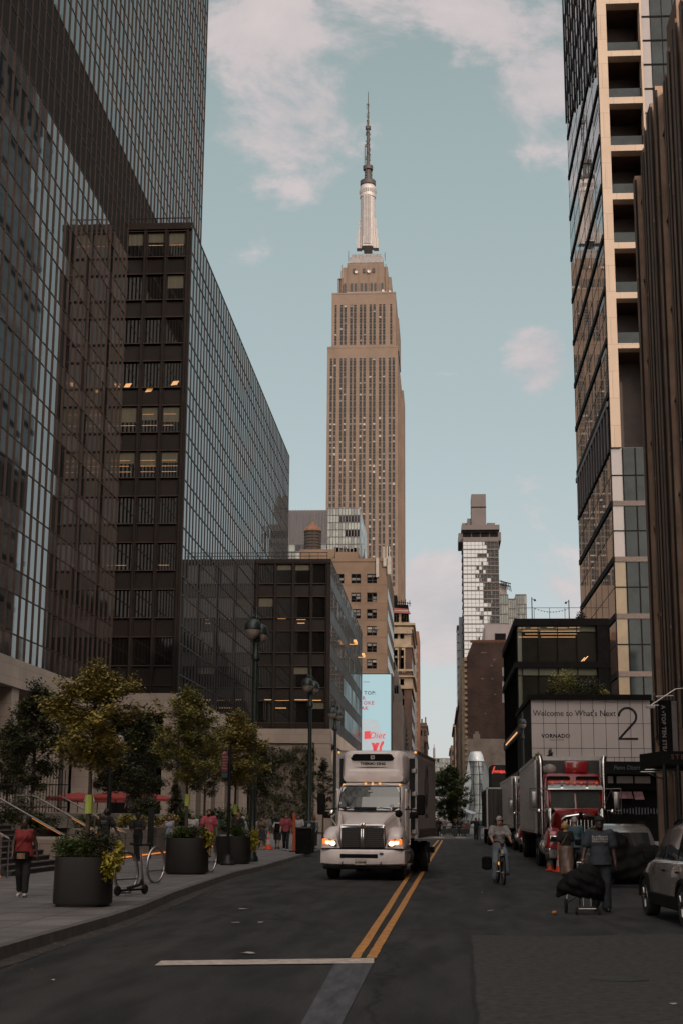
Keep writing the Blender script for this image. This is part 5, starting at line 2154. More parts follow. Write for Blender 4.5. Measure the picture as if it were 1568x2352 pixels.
# ------------------------------------------------------------------ plaza on the left: walls, stairs, rails
XWL = -11.3
m_bark = mat('bark', (0.075, 0.052, 0.040), 0.9, var=.35, scale=6, stretch=(4, 4, .6), bump=.3)
m_leaf_y = mat('olive_leaf', (0.13, 0.112, 0.022), 0.6, col2=(0.40, 0.31, 0.068), var=.5, scale=2.6, detail=5)
m_leaf_g = mat('mid_green_leaf', (0.10, 0.108, 0.024), 0.6, col2=(0.33, 0.29, 0.066), var=.5, scale=2.6, detail=5)
m_leaf_d = mat('dark_leaf', (0.022, 0.028, 0.010), 0.65, col2=(0.078, 0.084, 0.024), var=.5, scale=1.8, detail=5)
m_leaf_e = mat('elm_green_leaf', (0.026, 0.042, 0.011), 0.6, col2=(0.085, 0.115, 0.026), var=.5, scale=1.0, detail=5)
m_leaf_b = mat('bush_leaf', (0.040, 0.070, 0.015), 0.5, col2=(0.14, 0.19, 0.040), var=.5, scale=9, detail=4)
m_leaf_c = mat('chartreuse_leaf', (0.20, 0.19, 0.012), 0.5, col2=(0.42, 0.33, 0.020), var=.4, scale=10, detail=4)
m_pot = mat('bronze_pot', (0.021, 0.0185, 0.0175), 0.5, spec=.3, var=.15, scale=2)
m_soil = mat('soil', (0.02, 0.015, 0.012), .95, var=.3, scale=10)
m_dkgreen = mat('dark_green_iron', (0.016, 0.026, 0.023), 0.4, var=.25, scale=4)
m_globe = mat('frosted_globe', (0.36, 0.30, 0.26), 0.25, var=.1, scale=4)
m_tag = mat('lime_paper', (0.42, 0.50, 0.10), .7, var=.06)
m_redcan = mat('red_canvas', (0.24, 0.028, 0.026), .8, var=.15, scale=1)
m_orange = mat('cone_orange', (0.75, 0.10, 0.03), .5, var=.1, scale=5)
m_band = mat('reflective_band', (0.45, 0.43, 0.42), .5, var=.1)
m_slat = mat('stair_stone', (0.055, 0.05, 0.05), .8, var=.2, scale=2)
m_led = mat('led_strip', (.5, .2, .05), .5, emit=(1.0, .30, .06), estr=.75)


def wall_seg(label, x0, x1, y0, y1, z1, led=True):
    t = thing('retaining_wall', label, 'wall', (x1, y0, .15))
    b = MB()
    b.bbox(x0, x1, y0, y1, .15, z1, .02, 1)
    b.build('wall_body', m_lime, t, world=True)
    if led:
        b = MB()
        b.box(x1, x1 + .03, y0 + .1, y1 - .1, .19, .235)
        b.build('light_strip', m_led, t, world=True)
    return t


wall_seg('low limestone planter wall at the left edge of the picture, before the stairs', -14, XWL + .1, 22, 36.8, 1.25)
wall_seg('limestone wall block between the stairs and the two officers', -14, XWL, 43.4, 48.2, 1.05)
wall_seg('limestone planter wall behind the group of pedestrians', -14, XWL - .6, 53.0, 76, 1.28)
wall_seg('upper terrace limestone wall above the stairs', -19, -14.4, 30, 80, 1.85, False)
stt = thing('stairs', 'dark stone stairs rising from the pavement to the plaza terrace', 'stairs', (XWL, 41, .15))
b = MB()
for k in range(9):
    b.box(-16, XWL - .05 - k * .20, 38.2, 43.4, .15 + k * .145, .15 + (k + 1) * .145 - .03)
b.build('steps', m_slat, stt, world=True)
b = MB()
for k in range(9):
    b.box(-16, XWL - .02 - k * .20, 38.2, 43.4, .12 + (k + 1) * .145, .15 + (k + 1) * .145)
b.build('tread_edge', m_kerb, stt, world=True)
structure(MB().add([(-30, 30, 1.30), (-13.6, 30, 1.30), (-13.6, 110, 1.30), (-30, 110, 1.30)], [[0, 1, 2, 3]]), 'plaza_terrace', m_slab)
rail_spec = [(37.2, 'steel handrail at the left edge, lowest end cut by the frame'), (42.9, 'steel handrail along the near side of the stairs, left of the first planter tree'), (47.6, 'steel handrail running down behind the first planter tree'), (51.3, 'steel handrail that the left officer leans near')]
for i, (y, lab) in enumerate(rail_spec):
    t = thing('handrail', lab, 'handrail', (XWL, y, .15), 0, 'steel stair handrails')
    b = MB()
    y2 = y
    pts = [V((XWL + .15, y, .30 if i else .3)), V((XWL + .15, y, 1.14)), V((XWL + .1, y, 1.17)), V((-13.4, y2, 2.33)), V((-13.55, y2, 2.38)), V((-14.1, y2, 2.38))]
    b.tube(pts[1:], .03, 8)
    b.build('rail', m_alud, t, world=True)
    for (p, z0) in ((pts[1], .15), (pts[2].lerp(pts[3], .5), .6), (pts[5], 1.3)):
        b = MB()
        b.tube([(p.x, p.y, z0), (p.x, p.y, p.z)], .025, 6)
        b.build('post', m_steel, t, world=True)
    b = MB()
    b.tube([pts[2].lerp(pts[3], .05) - V((0, 0, .035)), pts[2].lerp(pts[3], .45) - V((0, 0, .035))], .012, 5)
    b.build('light_strip', m_led, t, world=True)
pst = thing('marker_post', 'narrow dark flat post standing against the limestone wall right of the officers', 'post', (XWL + .2, 55.5, .15))
MB().bbox(-.11, .11, -.06, .06, 0.45, 1.9, .01, 1).build('blade', m_black, pst)
MB().tube([(0, 0, 0), (0, 0, .5)], .04, 8).build('foot', m_black, pst)

# iron fence far left
ff = thing('iron_fence', 'black iron picket fence on the terrace at the far left', 'fence', (-19, 45, 1.85))
b = MB()
for k in range(46):
    x = -19.8 + .12 * k
    b.tube([(x, 55, 1.85), (x, 55, 3.45)], .014, 4)
b.build('pickets', m_black, ff, world=True)
b = MB()
for z in (2.05, 2.9):
    b.tube([(-19.8, 55, z), (-14.3, 55, z)], .022, 5)
b.build('rails', m_black, ff, world=True)


# ------------------------------------------------------------------ plants
def leaf(mb, p, s, rng, droop=0.0):
    a = rng.uniform(0, 6.283)
    e = rng.uniform(-.5, .9) - droop
    d = V((math.cos(a) * math.cos(e), math.sin(a) * math.cos(e), math.sin(e)))
    w = d.cross(V((rng.uniform(-.4, .4), rng.uniform(-.4, .4), 1))).normalized() * s * .30
    up = d.cross(w).normalized() * s * .10
    mb.add([p, p + d * s * .45 + w + up, p + d * s, p + d * s * .45 - w + up], [[0, 1, 2], [0, 2, 3]])


def tree(name, label, loc, H, trunk, rad, nleaf, lm, ls, seed, group, lean=(0, 0), prof=None, r0=.06, limbs=34):
    """trunk with limbs and twigs (parts: trunk, crown); leaves sit along the twigs"""
    rng = random.Random(seed)
    t = thing(name, label, 'tree', loc, 0, group)
    prof = prof or (lambda q: math.sin(math.pi * min(1, (q * .92 + .10))) ** .75 * (1 - .35 * q))
    tr, cr = MB(), MB()
    pts = []
    for k in range(9):
        q = k / 8
        pts.append(V((lean[0] * q + rng.uniform(-.03, .03) * H * .12, lean[1] * q + rng.uniform(-.03, .03) * H * .12, H * .95 * q)))
    pts[0] = V((0, 0, -.03))
    tr.tube(pts, [r0 * (1 - .85 * k / 8) for k in range(9)], 8)

    def at(z):
        q = min(.999, max(0, z / (H * .95))) * 8
        i = int(q)
        return pts[i].lerp(pts[i + 1], q - i)
    twigs = []
    for k in range(limbs):
        q = ((k + rng.random()) / limbs)
        z = trunk + (H - trunk) * q * .97
        a = k * 2.399 + rng.uniform(-.5, .5)
        ln = rad * prof(q) * rng.choice((.6, .75, .9, 1.0, 1.1, 1.22))
        rise = rng.uniform(.25, .85)
        b0 = at(z - .12 * (H - trunk))
        d = V((math.cos(a), math.sin(a), rise)).normalized()
        m1 = b0 + d * ln * .5 + V((0, 0, .03 * H * rng.random()))
        e1 = b0 + V((math.cos(a) * ln, math.sin(a) * ln, rise * ln * .75))
        tr.tube([b0, m1, e1], [r0 * .28 * (1 - .6 * q), r0 * .17 * (1 - .5 * q), r0 * .05], 4, cap=False)
        twigs.append((m1, e1, ln))
        for j in range(5):
            s0 = b0.lerp(e1, rng.uniform(.35, .95))
            dd = V((rng.uniform(-1, 1), rng.uniform(-1, 1), rng.uniform(-.2, .8))).normalized() * rad * rng.uniform(.18, .42)
            tr.tube([s0, s0 + dd], [r0 * .07, r0 * .03], 3, cap=False)
            twigs.append((s0, s0 + dd, rad * .35))
    top = at(H)
    for j in range(5):
        twigs.append((at(H * .86), top + V((rng.uniform(-.15, .15) * rad, rng.uniform(-.15, .15) * rad, .06 * H * rng.random())), rad * .4))
    wts = [(b - a).length + .05 for a, b, l in twigs]
    for (a, b, l) in rng.choices(twigs, wts, k=nleaf // 5):
        c = a.lerp(b, rng.random() ** .7)
        for _ in range(5):
            leaf(cr, c + V((rng.gauss(0, 1), rng.gauss(0, 1), rng.gauss(0, .8))) * rad * .075, ls * rng.uniform(.7, 1.25), rng, .15)
    tr.build('trunk', m_bark, t, smooth=True)
    cr.build('crown', lm, t, fix=False)
    return t


def bush(name, label, cat, loc, rx, ry, rz, n, lm, ls, seed, group=None, droop=0.0, lump=.35):
    rng = random.Random(seed)
    b = MB()
    cl = [(rng.uniform(-1, 1) * .6, rng.uniform(-1, 1) * .6, rng.uniform(.2, .8)) for _ in range(7)]
    for k in range(n):
        c = rng.choice(cl)
        v = V((rng.gauss(0, 1), rng.gauss(0, 1), rng.gauss(0, 1))).normalized() * rng.uniform(.3, 1) * .5
        p = V(((c[0] + v.x) * rx, (c[1] + v.y) * ry, max(0.0, (c[2] + v.z * .8)) * rz))
        leaf(b, p, ls * rng.uniform(.7, 1.3), rng, droop)
    o = b.build(name, lm, None, fix=False)
    o.location = loc
    return tag(o, label, cat, group)


def planter(label, loc, w, h):
    t = thing('planter', label, 'planter', loc, 0, 'big dark pavement planters')
    b = MB()
    r = w / 2
    b.lathe([(r * .90, 0.0), (r * .90, .05), (r * .985, .05), (r * 1.0, .09), (r * .98, h - .04), (r * .97, h), (r * .90, h), (r * .88, h - .08)], n=40, sq=.32)
    b.build('pot', m_pot, t, smooth=True)
    MB().lathe([(r * .93, h - .10), (r * .90, h - .05), (.1, h - .03)], n=24, sq=.3).build('soil', m_soil, t)
    return t


PL = []
for (px_, py_, wpx, hpx, lab, th) in ((190, 2085, 131, 108, 'nearest', 595), (429, 2009, 97, 79, 'middle', 455), (535, 1985, 80, 60, 'farthest', 345)):
    p = G(px_, py_, .15)
    p = V((p.x * (p.y + .5) / p.y, p.y + .5, .15))
    sc = p.y / FPX
    w = wpx * sc
    h = hpx * sc * 1.0
    planter({'nearest': 'nearest dark bronze planter, beside the woman in the red top', 'middle': 'middle dark bronze planter in front of the man in pink', 'farthest': 'farthest dark bronze planter, half hidden by the sign post'}[lab], (p.x, p.y, .15), w, h)
    PL.append((p, w, h))
G_T = 'young trees in the planters'
(p, w, h) = PL[0]
tree('planter_tree', 'tall young tree with olive yellow leaves in the nearest planter', (p.x + .02, p.y, .15 + h - .05), 4.42 - h, 1.78, .98, 16000, m_leaf_y, .078, 1, G_T, lean=(.06, 0), r0=.055, limbs=44)
bush('leafy_shrub', 'dark green shrub filling the back of the nearest planter', 'shrub', (p.x + .12, p.y + .1, .15 + h - .06), .46, .42, .60, 2200, m_leaf_d, .06, 2)
bush('leafy_shrub', 'low bright green foliage at the front left of the nearest planter', 'shrub', (p.x - .2, p.y - .12, .15 + h - .06), .44, .38, .44, 2200, m_leaf_b, .055, 3)
bush('trailing_plant', 'chartreuse vine spilling over the right side of the nearest planter', 'vine', (p.x + .53, p.y - .12, .15 + h - .42), .20, .30, .72, 620, m_leaf_c, .095, 4, droop=.9)
(p, w, h) = PL[1]
tree('planter_tree', 'young green leaved tree rising from the middle planter', (p.x - .05, p.y, .15 + h - .05), 5.35 - h, 1.85, 1.16, 16000, m_leaf_g, .088, 7, G_T, r0=.06, limbs=46)
bush('leafy_shrub', 'dark green mounded shrub at the back of the middle planter', 'shrub', (p.x + .15, p.y, .15 + h - .06), .5, .42, .52, 2000, m_leaf_d, .06, 8)
bush('leafy_shrub', 'bright green foliage at the front left of the middle planter', 'shrub', (p.x - .25, p.y - .15, .15 + h - .06), .46, .38, .40, 1900, m_leaf_b, .06, 9)
bush('trailing_plant', 'chartreuse vine spilling over the right side of the middle planter', 'vine', (p.x + .60, p.y - .1, .15 + h - .36), .22, .3, .62, 420, m_leaf_c, .10, 10, droop=.8)
(p, w, h) = PL[2]
tree('planter_tree', 'young tree with yellow green leaves behind the red street sign', (p.x + .05, p.y, .15 + h - .05), 5.35 - h, 1.9, 1.25, 14000, m_leaf_y, .10, 13, G_T, r0=.055, limbs=40)
bush('leafy_shrub', 'green foliage heaped in the farthest planter', 'shrub', (p.x + .0, p.y - .05, .15 + h - .06), .64, .45, .48, 2600, m_leaf_b, .065, 14)
bush('trailing_plant', 'chartreuse vine spilling over the right side of the farthest planter', 'vine', (p.x + .66, p.y - .1, .15 + h - .5), .26, .3, .74, 480, m_leaf_c, .11, 15, droop=.8)
for (i, z, lab) in ((0, 1.95, 'lime green paper notice tied to the trunk of the nearest planter tree'), (1, 2.05, 'lime green paper notice tied to the trunk of the middle planter tree'), (2, 1.85, 'lime green paper notice tied to the trunk behind the red sign')):
    (p, w, h) = PL[i]
    o = MB()
    o.tube([(0, 0, -.17), (0, 0, .17)], .075, 8, cap=False)
    ob = tag(o.build('paper_notice', m_tag), lab, 'notice', 'paper notices on the planter trees')
    ob.location = (p.x + (.04 if i != 1 else -.04), p.y, .15 + z - (.15 if i == 0 else 0))

# background trees on the terrace
G_B = 'trees on the plaza terrace'
for (px_, py_top, Y, wpx, nl, lm, seed, lab, trunk) in (
        (75, 1560, 50, 180, 5500, m_leaf_d, 31, 'broad dark tree at the left edge behind the first planter tree', 1.6),
        (15, 1650, 58, 120, 3000, m_leaf_d, 37, 'dark bushy tree cut by the left edge of the picture', 1.5),
        (322, 1635, 68, 150, 6000, m_leaf_d, 32, 'small dark tree on the terrace between the first two planter trees', 1.4),
        (250, 1700, 62, 120, 3600, m_leaf_d, 33, 'dark tree behind the double headed plaza lamp', 1.6),
        (470, 1680, 72, 130, 4200, m_leaf_d, 34, 'dark tree behind the middle planter tree, by the limestone pier', 1.7),
        (590, 1700, 74, 110, 3600, m_leaf_d, 39, 'dark slender tree in front of the plant covered wall', 1.7)):
    b0 = AY(px_, 1850, Y)
    zt = AY(px_, py_top, Y).z
    tree('terrace_tree', lab, (b0.x, Y, 1.3), zt - 1.3, trunk, wpx / 2 * Y / FPX, int(nl * 1.7), lm, .14, seed, G_B, r0=.07, limbs=36)
p = AY(742, 1850, 82)
tree('small_street_tree', 'small thin tree between the second lamp post and the white truck', (p.x, 82, .15), AY(742, 1738, 82).z - .15, 2.4, .85, 2600, m_leaf_d, .13, 41, None, r0=.06)
p = AY(403, 1850, 62)
tree('conifer', 'small dark conifer on the terrace by the limestone pier', (p.x, 62, 1.3), 2.0, .15, .55, 3200, m_leaf_d, .10, 42, None, prof=lambda q: 1 - .85 * q, limbs=40)
p = AY(345, 1850, 60)
bush('round_shrub', 'round clipped green shrub on a stem below the red umbrellas', 'shrub', (p.x, 60, 1.75), .95, .8, .75, 2600, m_leaf_d, .11, 43)
random.seed(51)
for k, (px_, Y, z, rx, rz, lm, lab) in enumerate((
        (20, 46, 1.3, 1.2, 1.1, m_leaf_d, 'dark shrub on the terrace wall at the left edge'), (90, 47, 1.2, .9, .6, m_leaf_d, 'dark shrub behind the stair rail'),
        (215, 54, 1.3, .9, .45, m_leaf_b, 'low green shrub behind the left officer'), (300, 56, 1.25, .7, .5, m_leaf_y, 'yellowish grasses on the wall between the officers'),
        (375, 60, 1.25, .8, .5, m_leaf_y, 'dry yellowish grasses above the wall, right of the officers'), (440, 62, 1.25, .9, .7, m_leaf_b, 'green shrub above the wall behind the woman in white'),
        (500, 66, 1.25, 1.0, .8, m_leaf_d, 'dark shrub above the wall behind the man in pink'), (560, 70, 1.25, 1.1, .9, m_leaf_b, 'green hedge at the foot of the plant wall, left part'),
        (640, 76, .9, 1.5, 1.0, m_leaf_d, 'dark hedge at the foot of the plant wall, middle part'), (690, 78, .9, 1.2, .9, m_leaf_b, 'green hedge at the foot of the plant wall beside the second lamp'))):
    p = AY(px_, 1850, Y)
    bush('terrace_shrub', lab, 'shrub', (p.x, Y, z), rx, .6, rz, 1300, lm, .12, 60 + k, 'shrubs on the terrace walls')

# climbing plants on the wall
random.seed(71)
b = MB()
for k in range(900):
    x, z = random.uniform(XS - .1, XC - 1.7), random.uniform(.5, ZP - 1.7)
    if random.random() < .25 + .25 * math.sin(x * 1.6 + z * .5) and z < 7 and random.random() < .6:
        continue
    ln = random.uniform(.3, 1.0)
    for _ in range(9):
        q = random.random()
        leaf(b, V((x + random.gauss(0, .09) + .3 * q, 155.1 - random.uniform(0, .4), z - ln * q)), random.uniform(.16, .36), random, .5)
tag(b.build('climbing_plant', m_leaf_d, fix=False), 'climbing plant hanging in tufts over the limestone wall of the low block', 'climbing plant')

# plaza tree at the far end of the road
p = AY(1033, 1880, 150)
tree('plaza_tree', 'full green tree in the middle of the far plaza, right of the white truck', (p.x, 150, .02), AY(1033, 1757, 150).z, 2.0, 2.05, 9000, m_leaf_e, .30, 81, None, prof=lambda q: (math.sin(math.pi * min(1, q * .86 + .16)) ** .6), r0=.14, limbs=46)

# roof terrace greenery and podium ledge plants
for k, (px_, py_, Y, rx, rz, lm, lab) in enumerate((
        (1290, 1592, 118, 1.5, 2.5, m_leaf_g, 'feathery green tree like shrub in the middle of the podium roof'), (1345, 1592, 118, 1.5, 1.9, m_leaf_d, 'dark green shrub on the podium roof, right of the feathery one'),
        (1380, 1592, 118, .8, .9, m_leaf_g, 'small shrub at the right end of the podium roof planting'), (1262, 1592, 118, .7, .9, m_leaf_d, 'dark shrub at the left end of the podium roof planting'))):
    p = AY(px_, py_, Y)
    bush('roof_shrub', lab, 'shrub', (p.x, Y, 11.2), rx, 1.0, rz, 1500, lm, .17, 90 + k, 'shrubs on the podium roof')
for k, (px_, rz, rx, lab) in enumerate(((1237, .7, .35, 'small spiky plant on the ledge under the sign, leftmost'), (1262, .9, .25, 'upright bushy plant on the ledge under the sign, tallest'), (1300, .35, .5, 'low plant on the ledge under the middle of the sign'), (1480, .6, .3, 'spiky plant on the ledge under the right end of the sign'), (1350, .3, .8, 'flat plant on the ledge above the storefront'))):
    p = AY(px_, 1760, 108.6)
    bush('ledge_plant', lab, 'plant', (p.x, 108.6, zbm - .05), rx, .3, rz, 420, m_leaf_d if k % 2 else m_leaf_g, .13, 100 + k, 'plants on the ledge under the sign')
p = AY(1333, 1415, 132)
bush('roof_shrub', 'dark plant on the glass box roof against the tall tower', 'shrub', (p.x, 132, zb + .1), .6, .5, 1.1, 500, m_leaf_d, .18, 120)

# ------------------------------------------------------------------ lamps, signs, racks
def street_lamp(label, loc, H, single=False, rz=0.0, group='ornate twin street lamps'):
    t = thing('street_lamp', label, 'street lamp', loc, rz, group)
    b = MB()
    b.lathe([(.22, 0), (.22, .15), (.16, .25), (.15, .9), (.17, .95), (.12, 1.05), (.105, H * .55), (.095, H * .78), (.16, H * .785), (.17, H * .80), (.11, H * .815), (.10, H * .855), (.15, H * .86), (.15, H * .875), (.08, H * .885), (.07, H * .95), (.05, H * .955)], n=14)
    b.build('pole', m_dkgreen, t, smooth=True)
    b = MB()
    b.lathe([(.05, H * .95), (.10, H * .953), (.05, H * .965), (.07, H * .98), (.02, H)], n=10)
    b.build('finial', m_dkgreen, t, smooth=True)
    for s in ((-1, 1) if not single else (-1,)):
        z = H * .905 + (.0 if s < 0 else -.10)
        ox = .36 * s if not single else 0
        if not single:
            b = MB()
            pts = [V((0, 0, H * .86)), V((ox * .45, 0, z + .30)), V((ox * .75, 0, z + .55)), V((ox, 0, z + .45))]
            b.tube(pts, .035, 6)
            b.build('arm', m_dkgreen, t, smooth=True)
        b = MB()
        b.lathe([(.03, .52), (.06, .45), (.04, .40), (.10, .36), (.22, .30), (.305, .16), (.32, .02), (.325, -.02), (.30, -.04)][::-1], (ox, 0, z), 16)
        hd = b.build('lamp_hood', m_dkgreen, t, smooth=True)
        b = MB()
        b.lathe([(.29, -.045), (.27, -.16), (.20, -.29), (.10, -.38), (.02, -.41)][::-1], (ox, 0, z), 16)
        b.build('globe', m_globe, hd, smooth=True)
    return t


p = G(579, 1979, .15)
street_lamp('nearest twin globe lamp post, rising between the dark glass blocks', (p.x, p.y, .15), 9.35, rz=R(75))
p = G(709, 1951, .15)
street_lamp('second twin globe lamp post, left of the white truck', (p.x, p.y, .15), 9.1, rz=R(70))
p = AY(768, 1900, 92)
street_lamp('third twin globe lamp post, seen just above the truck roof', (p.x, 92, .15), 9.0, rz=R(60))
p = AY(1203, 1900, 106)
street_lamp('single globe lamp post against the bronze wall left of the sign', (p.x, 106, .15), 9.3, single=True, group=None)
p = AY(838, 1800, 180)
for k, (dx, lab) in enumerate(((0, 'far twin globe lamp post in front of the advertising screen'),)):
    street_lamp(lab, (p.x, 180, .15), 9.3, rz=R(70))
p = AY(862, 1800, 210)
street_lamp('farthest twin globe lamp post, low in front of the screen', (p.x, 210, .15), 9.3, rz=R(80))
# traffic light with hanging head by the screen
# plaza double lamp
p = AY(249, 1900, 55)
t = thing('plaza_lamp', 'slim black plaza pole with two round lamp heads', 'lamp', (p.x, 55, .15))
hp = AY(252, 1700, 55).z - .15
MB().tube([(0, 0, 0), (0, 0, hp)], .085, 10).build('pole', m_black, t, smooth=True)
for s, z in ((-1, 0.0), (1, .05)):
    b = MB()
    b.tube([(0, 0, hp - .2), (s * .25, 0, hp - .1)], .03, 6)
    b.lathe([(.03, .2), (.14, .15), (.19, .0), (.16, -.14), (.02, -.2)][::-1], (s * .3, 0, hp - .05 + z), 12)
    b.build('lamp_head', m_globe if s > 0 else m_steel, t, smooth=True)

# wayfinding sign
p = G(523, 1987, .15)
sg = thing('street_sign', 'red and black direction sign on a black pole at the kerb', 'sign', (p.x, p.y, .15))
hp = AY(523, 1708, p.y).z - .15
b = MB()
b.lathe([(.26, 0), (.26, .06), (.22, .10), (.17, .28), (.10, .34), (.055, .36), (.052, hp)], n=12)
b.build('pole', m_black, sg, smooth=True)
b = MB()
b.bbox(-.06, .06, -.05, .05, hp - .62, hp - .5, .01, 1)
b.build('clamp', m_black, sg)
z1, z0 = AY(512, 1725, p.y).z - .15, AY(512, 1773, p.y).z - .15
x0, x1 = -(523 - 503.5) * p.y / FPX, -.05
MB().bbox(x0, x1, -.03, .03, z0 - .22, z1 + .05, .01, 1).build('sign_frame', m_black, sg)
m_signred = mat('sign_red', (0.14, 0.022, 0.025), .6, var=.08)
b = MB()
b.box(x0 + .02, x1 - .02, -.036, -.0305, z0, z1)
pl = b.build('sign_panel', m_signred, sg)
b = MB()
b.box(x0 + .02, x1 - .02, -.036, -.0305, z0 - .19, z0 - .03)
b.build('blue_panel', mat('sign_teal', (.02, .06, .075), .6), sg)
b = text_mb('\u2190', .16, .001, bold=.004).xf(Matrix.Translation(((x0 + x1) / 2, -.038, z1 - .07)))
for k, s in enumerate(('Herald Sq', 'Koreatown', 'Empire St', 'Macy\u2019s', 'Garment')):
    b.merge(text_mb(s, .055, .001).xf(Matrix.Translation(((x0 + x1) / 2, -.038, z1 - .2 - k * .095))))
b.build('lettering', mat('sign_pale', (.45, .38, .37), .6), pl)


# bicycle rack rings and scooter
def rack(label, loc, rz):
    t = thing('bike_rack', label, 'bike rack', loc, rz, 'round steel bike racks')
    b = MB()
    r = .40
    pts = [(r * math.sin(2 * math.pi * k / 28), 0, r + .03 + r * 1.04 * -math.cos(2 * math.pi * k / 28)) for k in range(29)]
    b.tube(pts, .032, 8, cap=False)
    b.build('ring', m_steel, t, smooth=True)
    MB().tube([(-.37, 0, r * .75), (.37, 0, r * .75)], .022, 8).build('crossbar', m_steel, t)
    MB().box(-.16, .16, -.08, .08, 0, .012).build('base_plate', m_steel, t)
    return t


p = G(357, 2029, .15)
r0 = rack('round steel bike rack standing clear in the middle of the pavement', (p.x, p.y, .15), R(70))
p = G(289, 2053, .15)
dup(r0, (p.x, p.y, .15), R(66), 'round steel bike rack with the kick scooter locked to it')
p = G(474, 2006, .15)
dup(r0, (p.x, p.y + .7, .15), R(74), 'round steel bike rack half hidden behind the middle planter')
p = G(302, 2056, .15)
sc = thing('kick_scooter', 'black and white kick scooter leaning against the bike rack', 'scooter', (p.x + .03, p.y, .15), R(62))
b = MB()
b.bbox(-.45, .30, -.07, .07, .09, .125, .02, 2)
b.build('deck', m_matteblack, sc)
b = MB()
b.tube([(.34, 0, .14), (.26, 0, .55), (.20, 0, 1.0)], [.03, .026, .022], 8)
b.build('stem', m_chrome, sc)
MB().tube([(.20, -.26, 1.02), (.18, 0, 1.0), (.20, .26, 1.02)], .02, 8).build('handlebar', m_matteblack, sc)
for s in (-1, 1):
    MB().tube([(.20, s * .15, 1.015), (.20, s * .28, 1.025)], .03, 8).build('grip', m_rubber, sc)
for x in (-.48, .38):
    b = MB()
    b.lathe([(.06, -.022), (.095, -.02), (.105, 0), (.095, .02), (.06, .022)], (x, 0, .105), 14, 'y')
    b.build('wheel', m_rubber, sc, smooth=True)
MB().tube([(.30, 0, .30), (.30, .06, .2), (-.1, .05, .14)], .035, 6).build('battery_cable', m_rubber, sc)


def cone(label, loc, s=1.0):
    t = thing('traffic_cone', label, 'traffic cone', loc, 0, 'orange traffic cones')
    b = MB()
    b.bbox(-.19 * s, .19 * s, -.19 * s, .19 * s, 0, .04 * s, .012, 1)
    b.lathe([(.135 * s, .04 * s), (.035 * s, .72 * s), (.02 * s, .725 * s)], n=16)
    b.build('cone_body', m_orange, t, smooth=True)
    b = MB()
    b.lathe([(.1125 * s, .2 * s), (.084 * s, .4 * s), (.08 * s, .4 * s)], n=16)
    b.build('reflective_band', m_band, t, smooth=True)
    b = MB()
    b.lathe([(.071 * s, .50 * s), (.054 * s, .62 * s), (.05 * s, .62 * s)], n=16)
    b.build('reflective_band', m_band, t, smooth=True)
    return t


p = G(1263, 2000, 0)
c0 = cone('orange traffic cone by the red truck bumper, the left one of two', (p.x, p.y, 0.005), .95)
p = G(1284, 2003, 0)
dup(c0, (p.x, p.y, .005), .4, 'orange traffic cone by the red truck bumper, beside the woman in the brown skirt')
p = G(616, 1951, .15)
dup(c0, (p.x, p.y, .155), .9, 'orange traffic cone on the pavement among the pedestrians', scale=1.25)

# parking meter, bins, plank
p = G(716, 1958, .15)
t = thing('parking_meter', 'dark parking pay station with a pale P on its face', 'parking meter', (p.x, p.y - 1, .15), R(-8))
hm = AY(716, 1888, p.y - 1).z - .15
MB().bbox(-.20, .20, -.16, .16, 0, hm * .78, .03, 2).build('body', m_black, t)
MB().bbox(-.24, .24, -.2, .2, hm * .70, hm * 1.02, .05, 2).build('head', m_dkgreen, t)
text_mb('P', .30, .003, bold=.008).xf(Matrix.Translation((.0, -.205, hm * .86))).build('lettering', m_band, t)
p = G(697, 1961, .15)
t = thing('litter_bin', 'square black litter bin on the pavement edge by the parking meter', 'litter bin', (p.x, p.y, .15))
MB().bbox(-.33, .33, -.3, .3, 0, 1.05, .03, 1).build('body', m_matteblack, t)
MB().bbox(-.36, .36, -.33, .33, 1.05, 1.15, .03, 1).build('lid', m_black, t)
p = G(675, 1957, .15)
t = thing('orange_barrier_plank', 'orange upright barrier board leaning beside the bin', 'barrier board', (p.x, p.y, .15))
MB().bbox(-.07, .07, -.03, .03, 0, 1.75, .01, 1).build('board', mat('dull_orange', (.42, .085, .03), .7, var=.2), t)
MB().box(-.2, .2, -.2, .2, 0, .05).build('foot', m_black, t)

# red umbrellas on the terrace with chairs hidden below
for (px_, py_, Y, wpx, lab) in ((268, 1817, 78, 150, 'widest red canvas parasol on the terrace, below the dark trees'), (180, 1820, 84, 150, 'red canvas parasol on the terrace, leftmost'), (345, 1822, 90, 120, 'red canvas parasol on the terrace, rightmost'), (225, 1826, 96, 150, 'red canvas parasol on the terrace behind the widest one')):
    p = AY(px_, py_, Y)
    t = thing('parasol', lab, 'parasol', (p.x, Y, 1.3), R(20), 'red parasols on the plaza terrace')
    r = wpx / 2 * Y / FPX
    h = p.z - 1.3
    b = MB()
    b.lathe([(r, h - .48), (r, h - .36), (r * .55, h - .14), (.05, h)], n=8)
    b.build('canopy', m_redcan, t)
    MB().tube([(0, 0, 0), (0, 0, h)], .03, 6).build('pole', m_black, t)

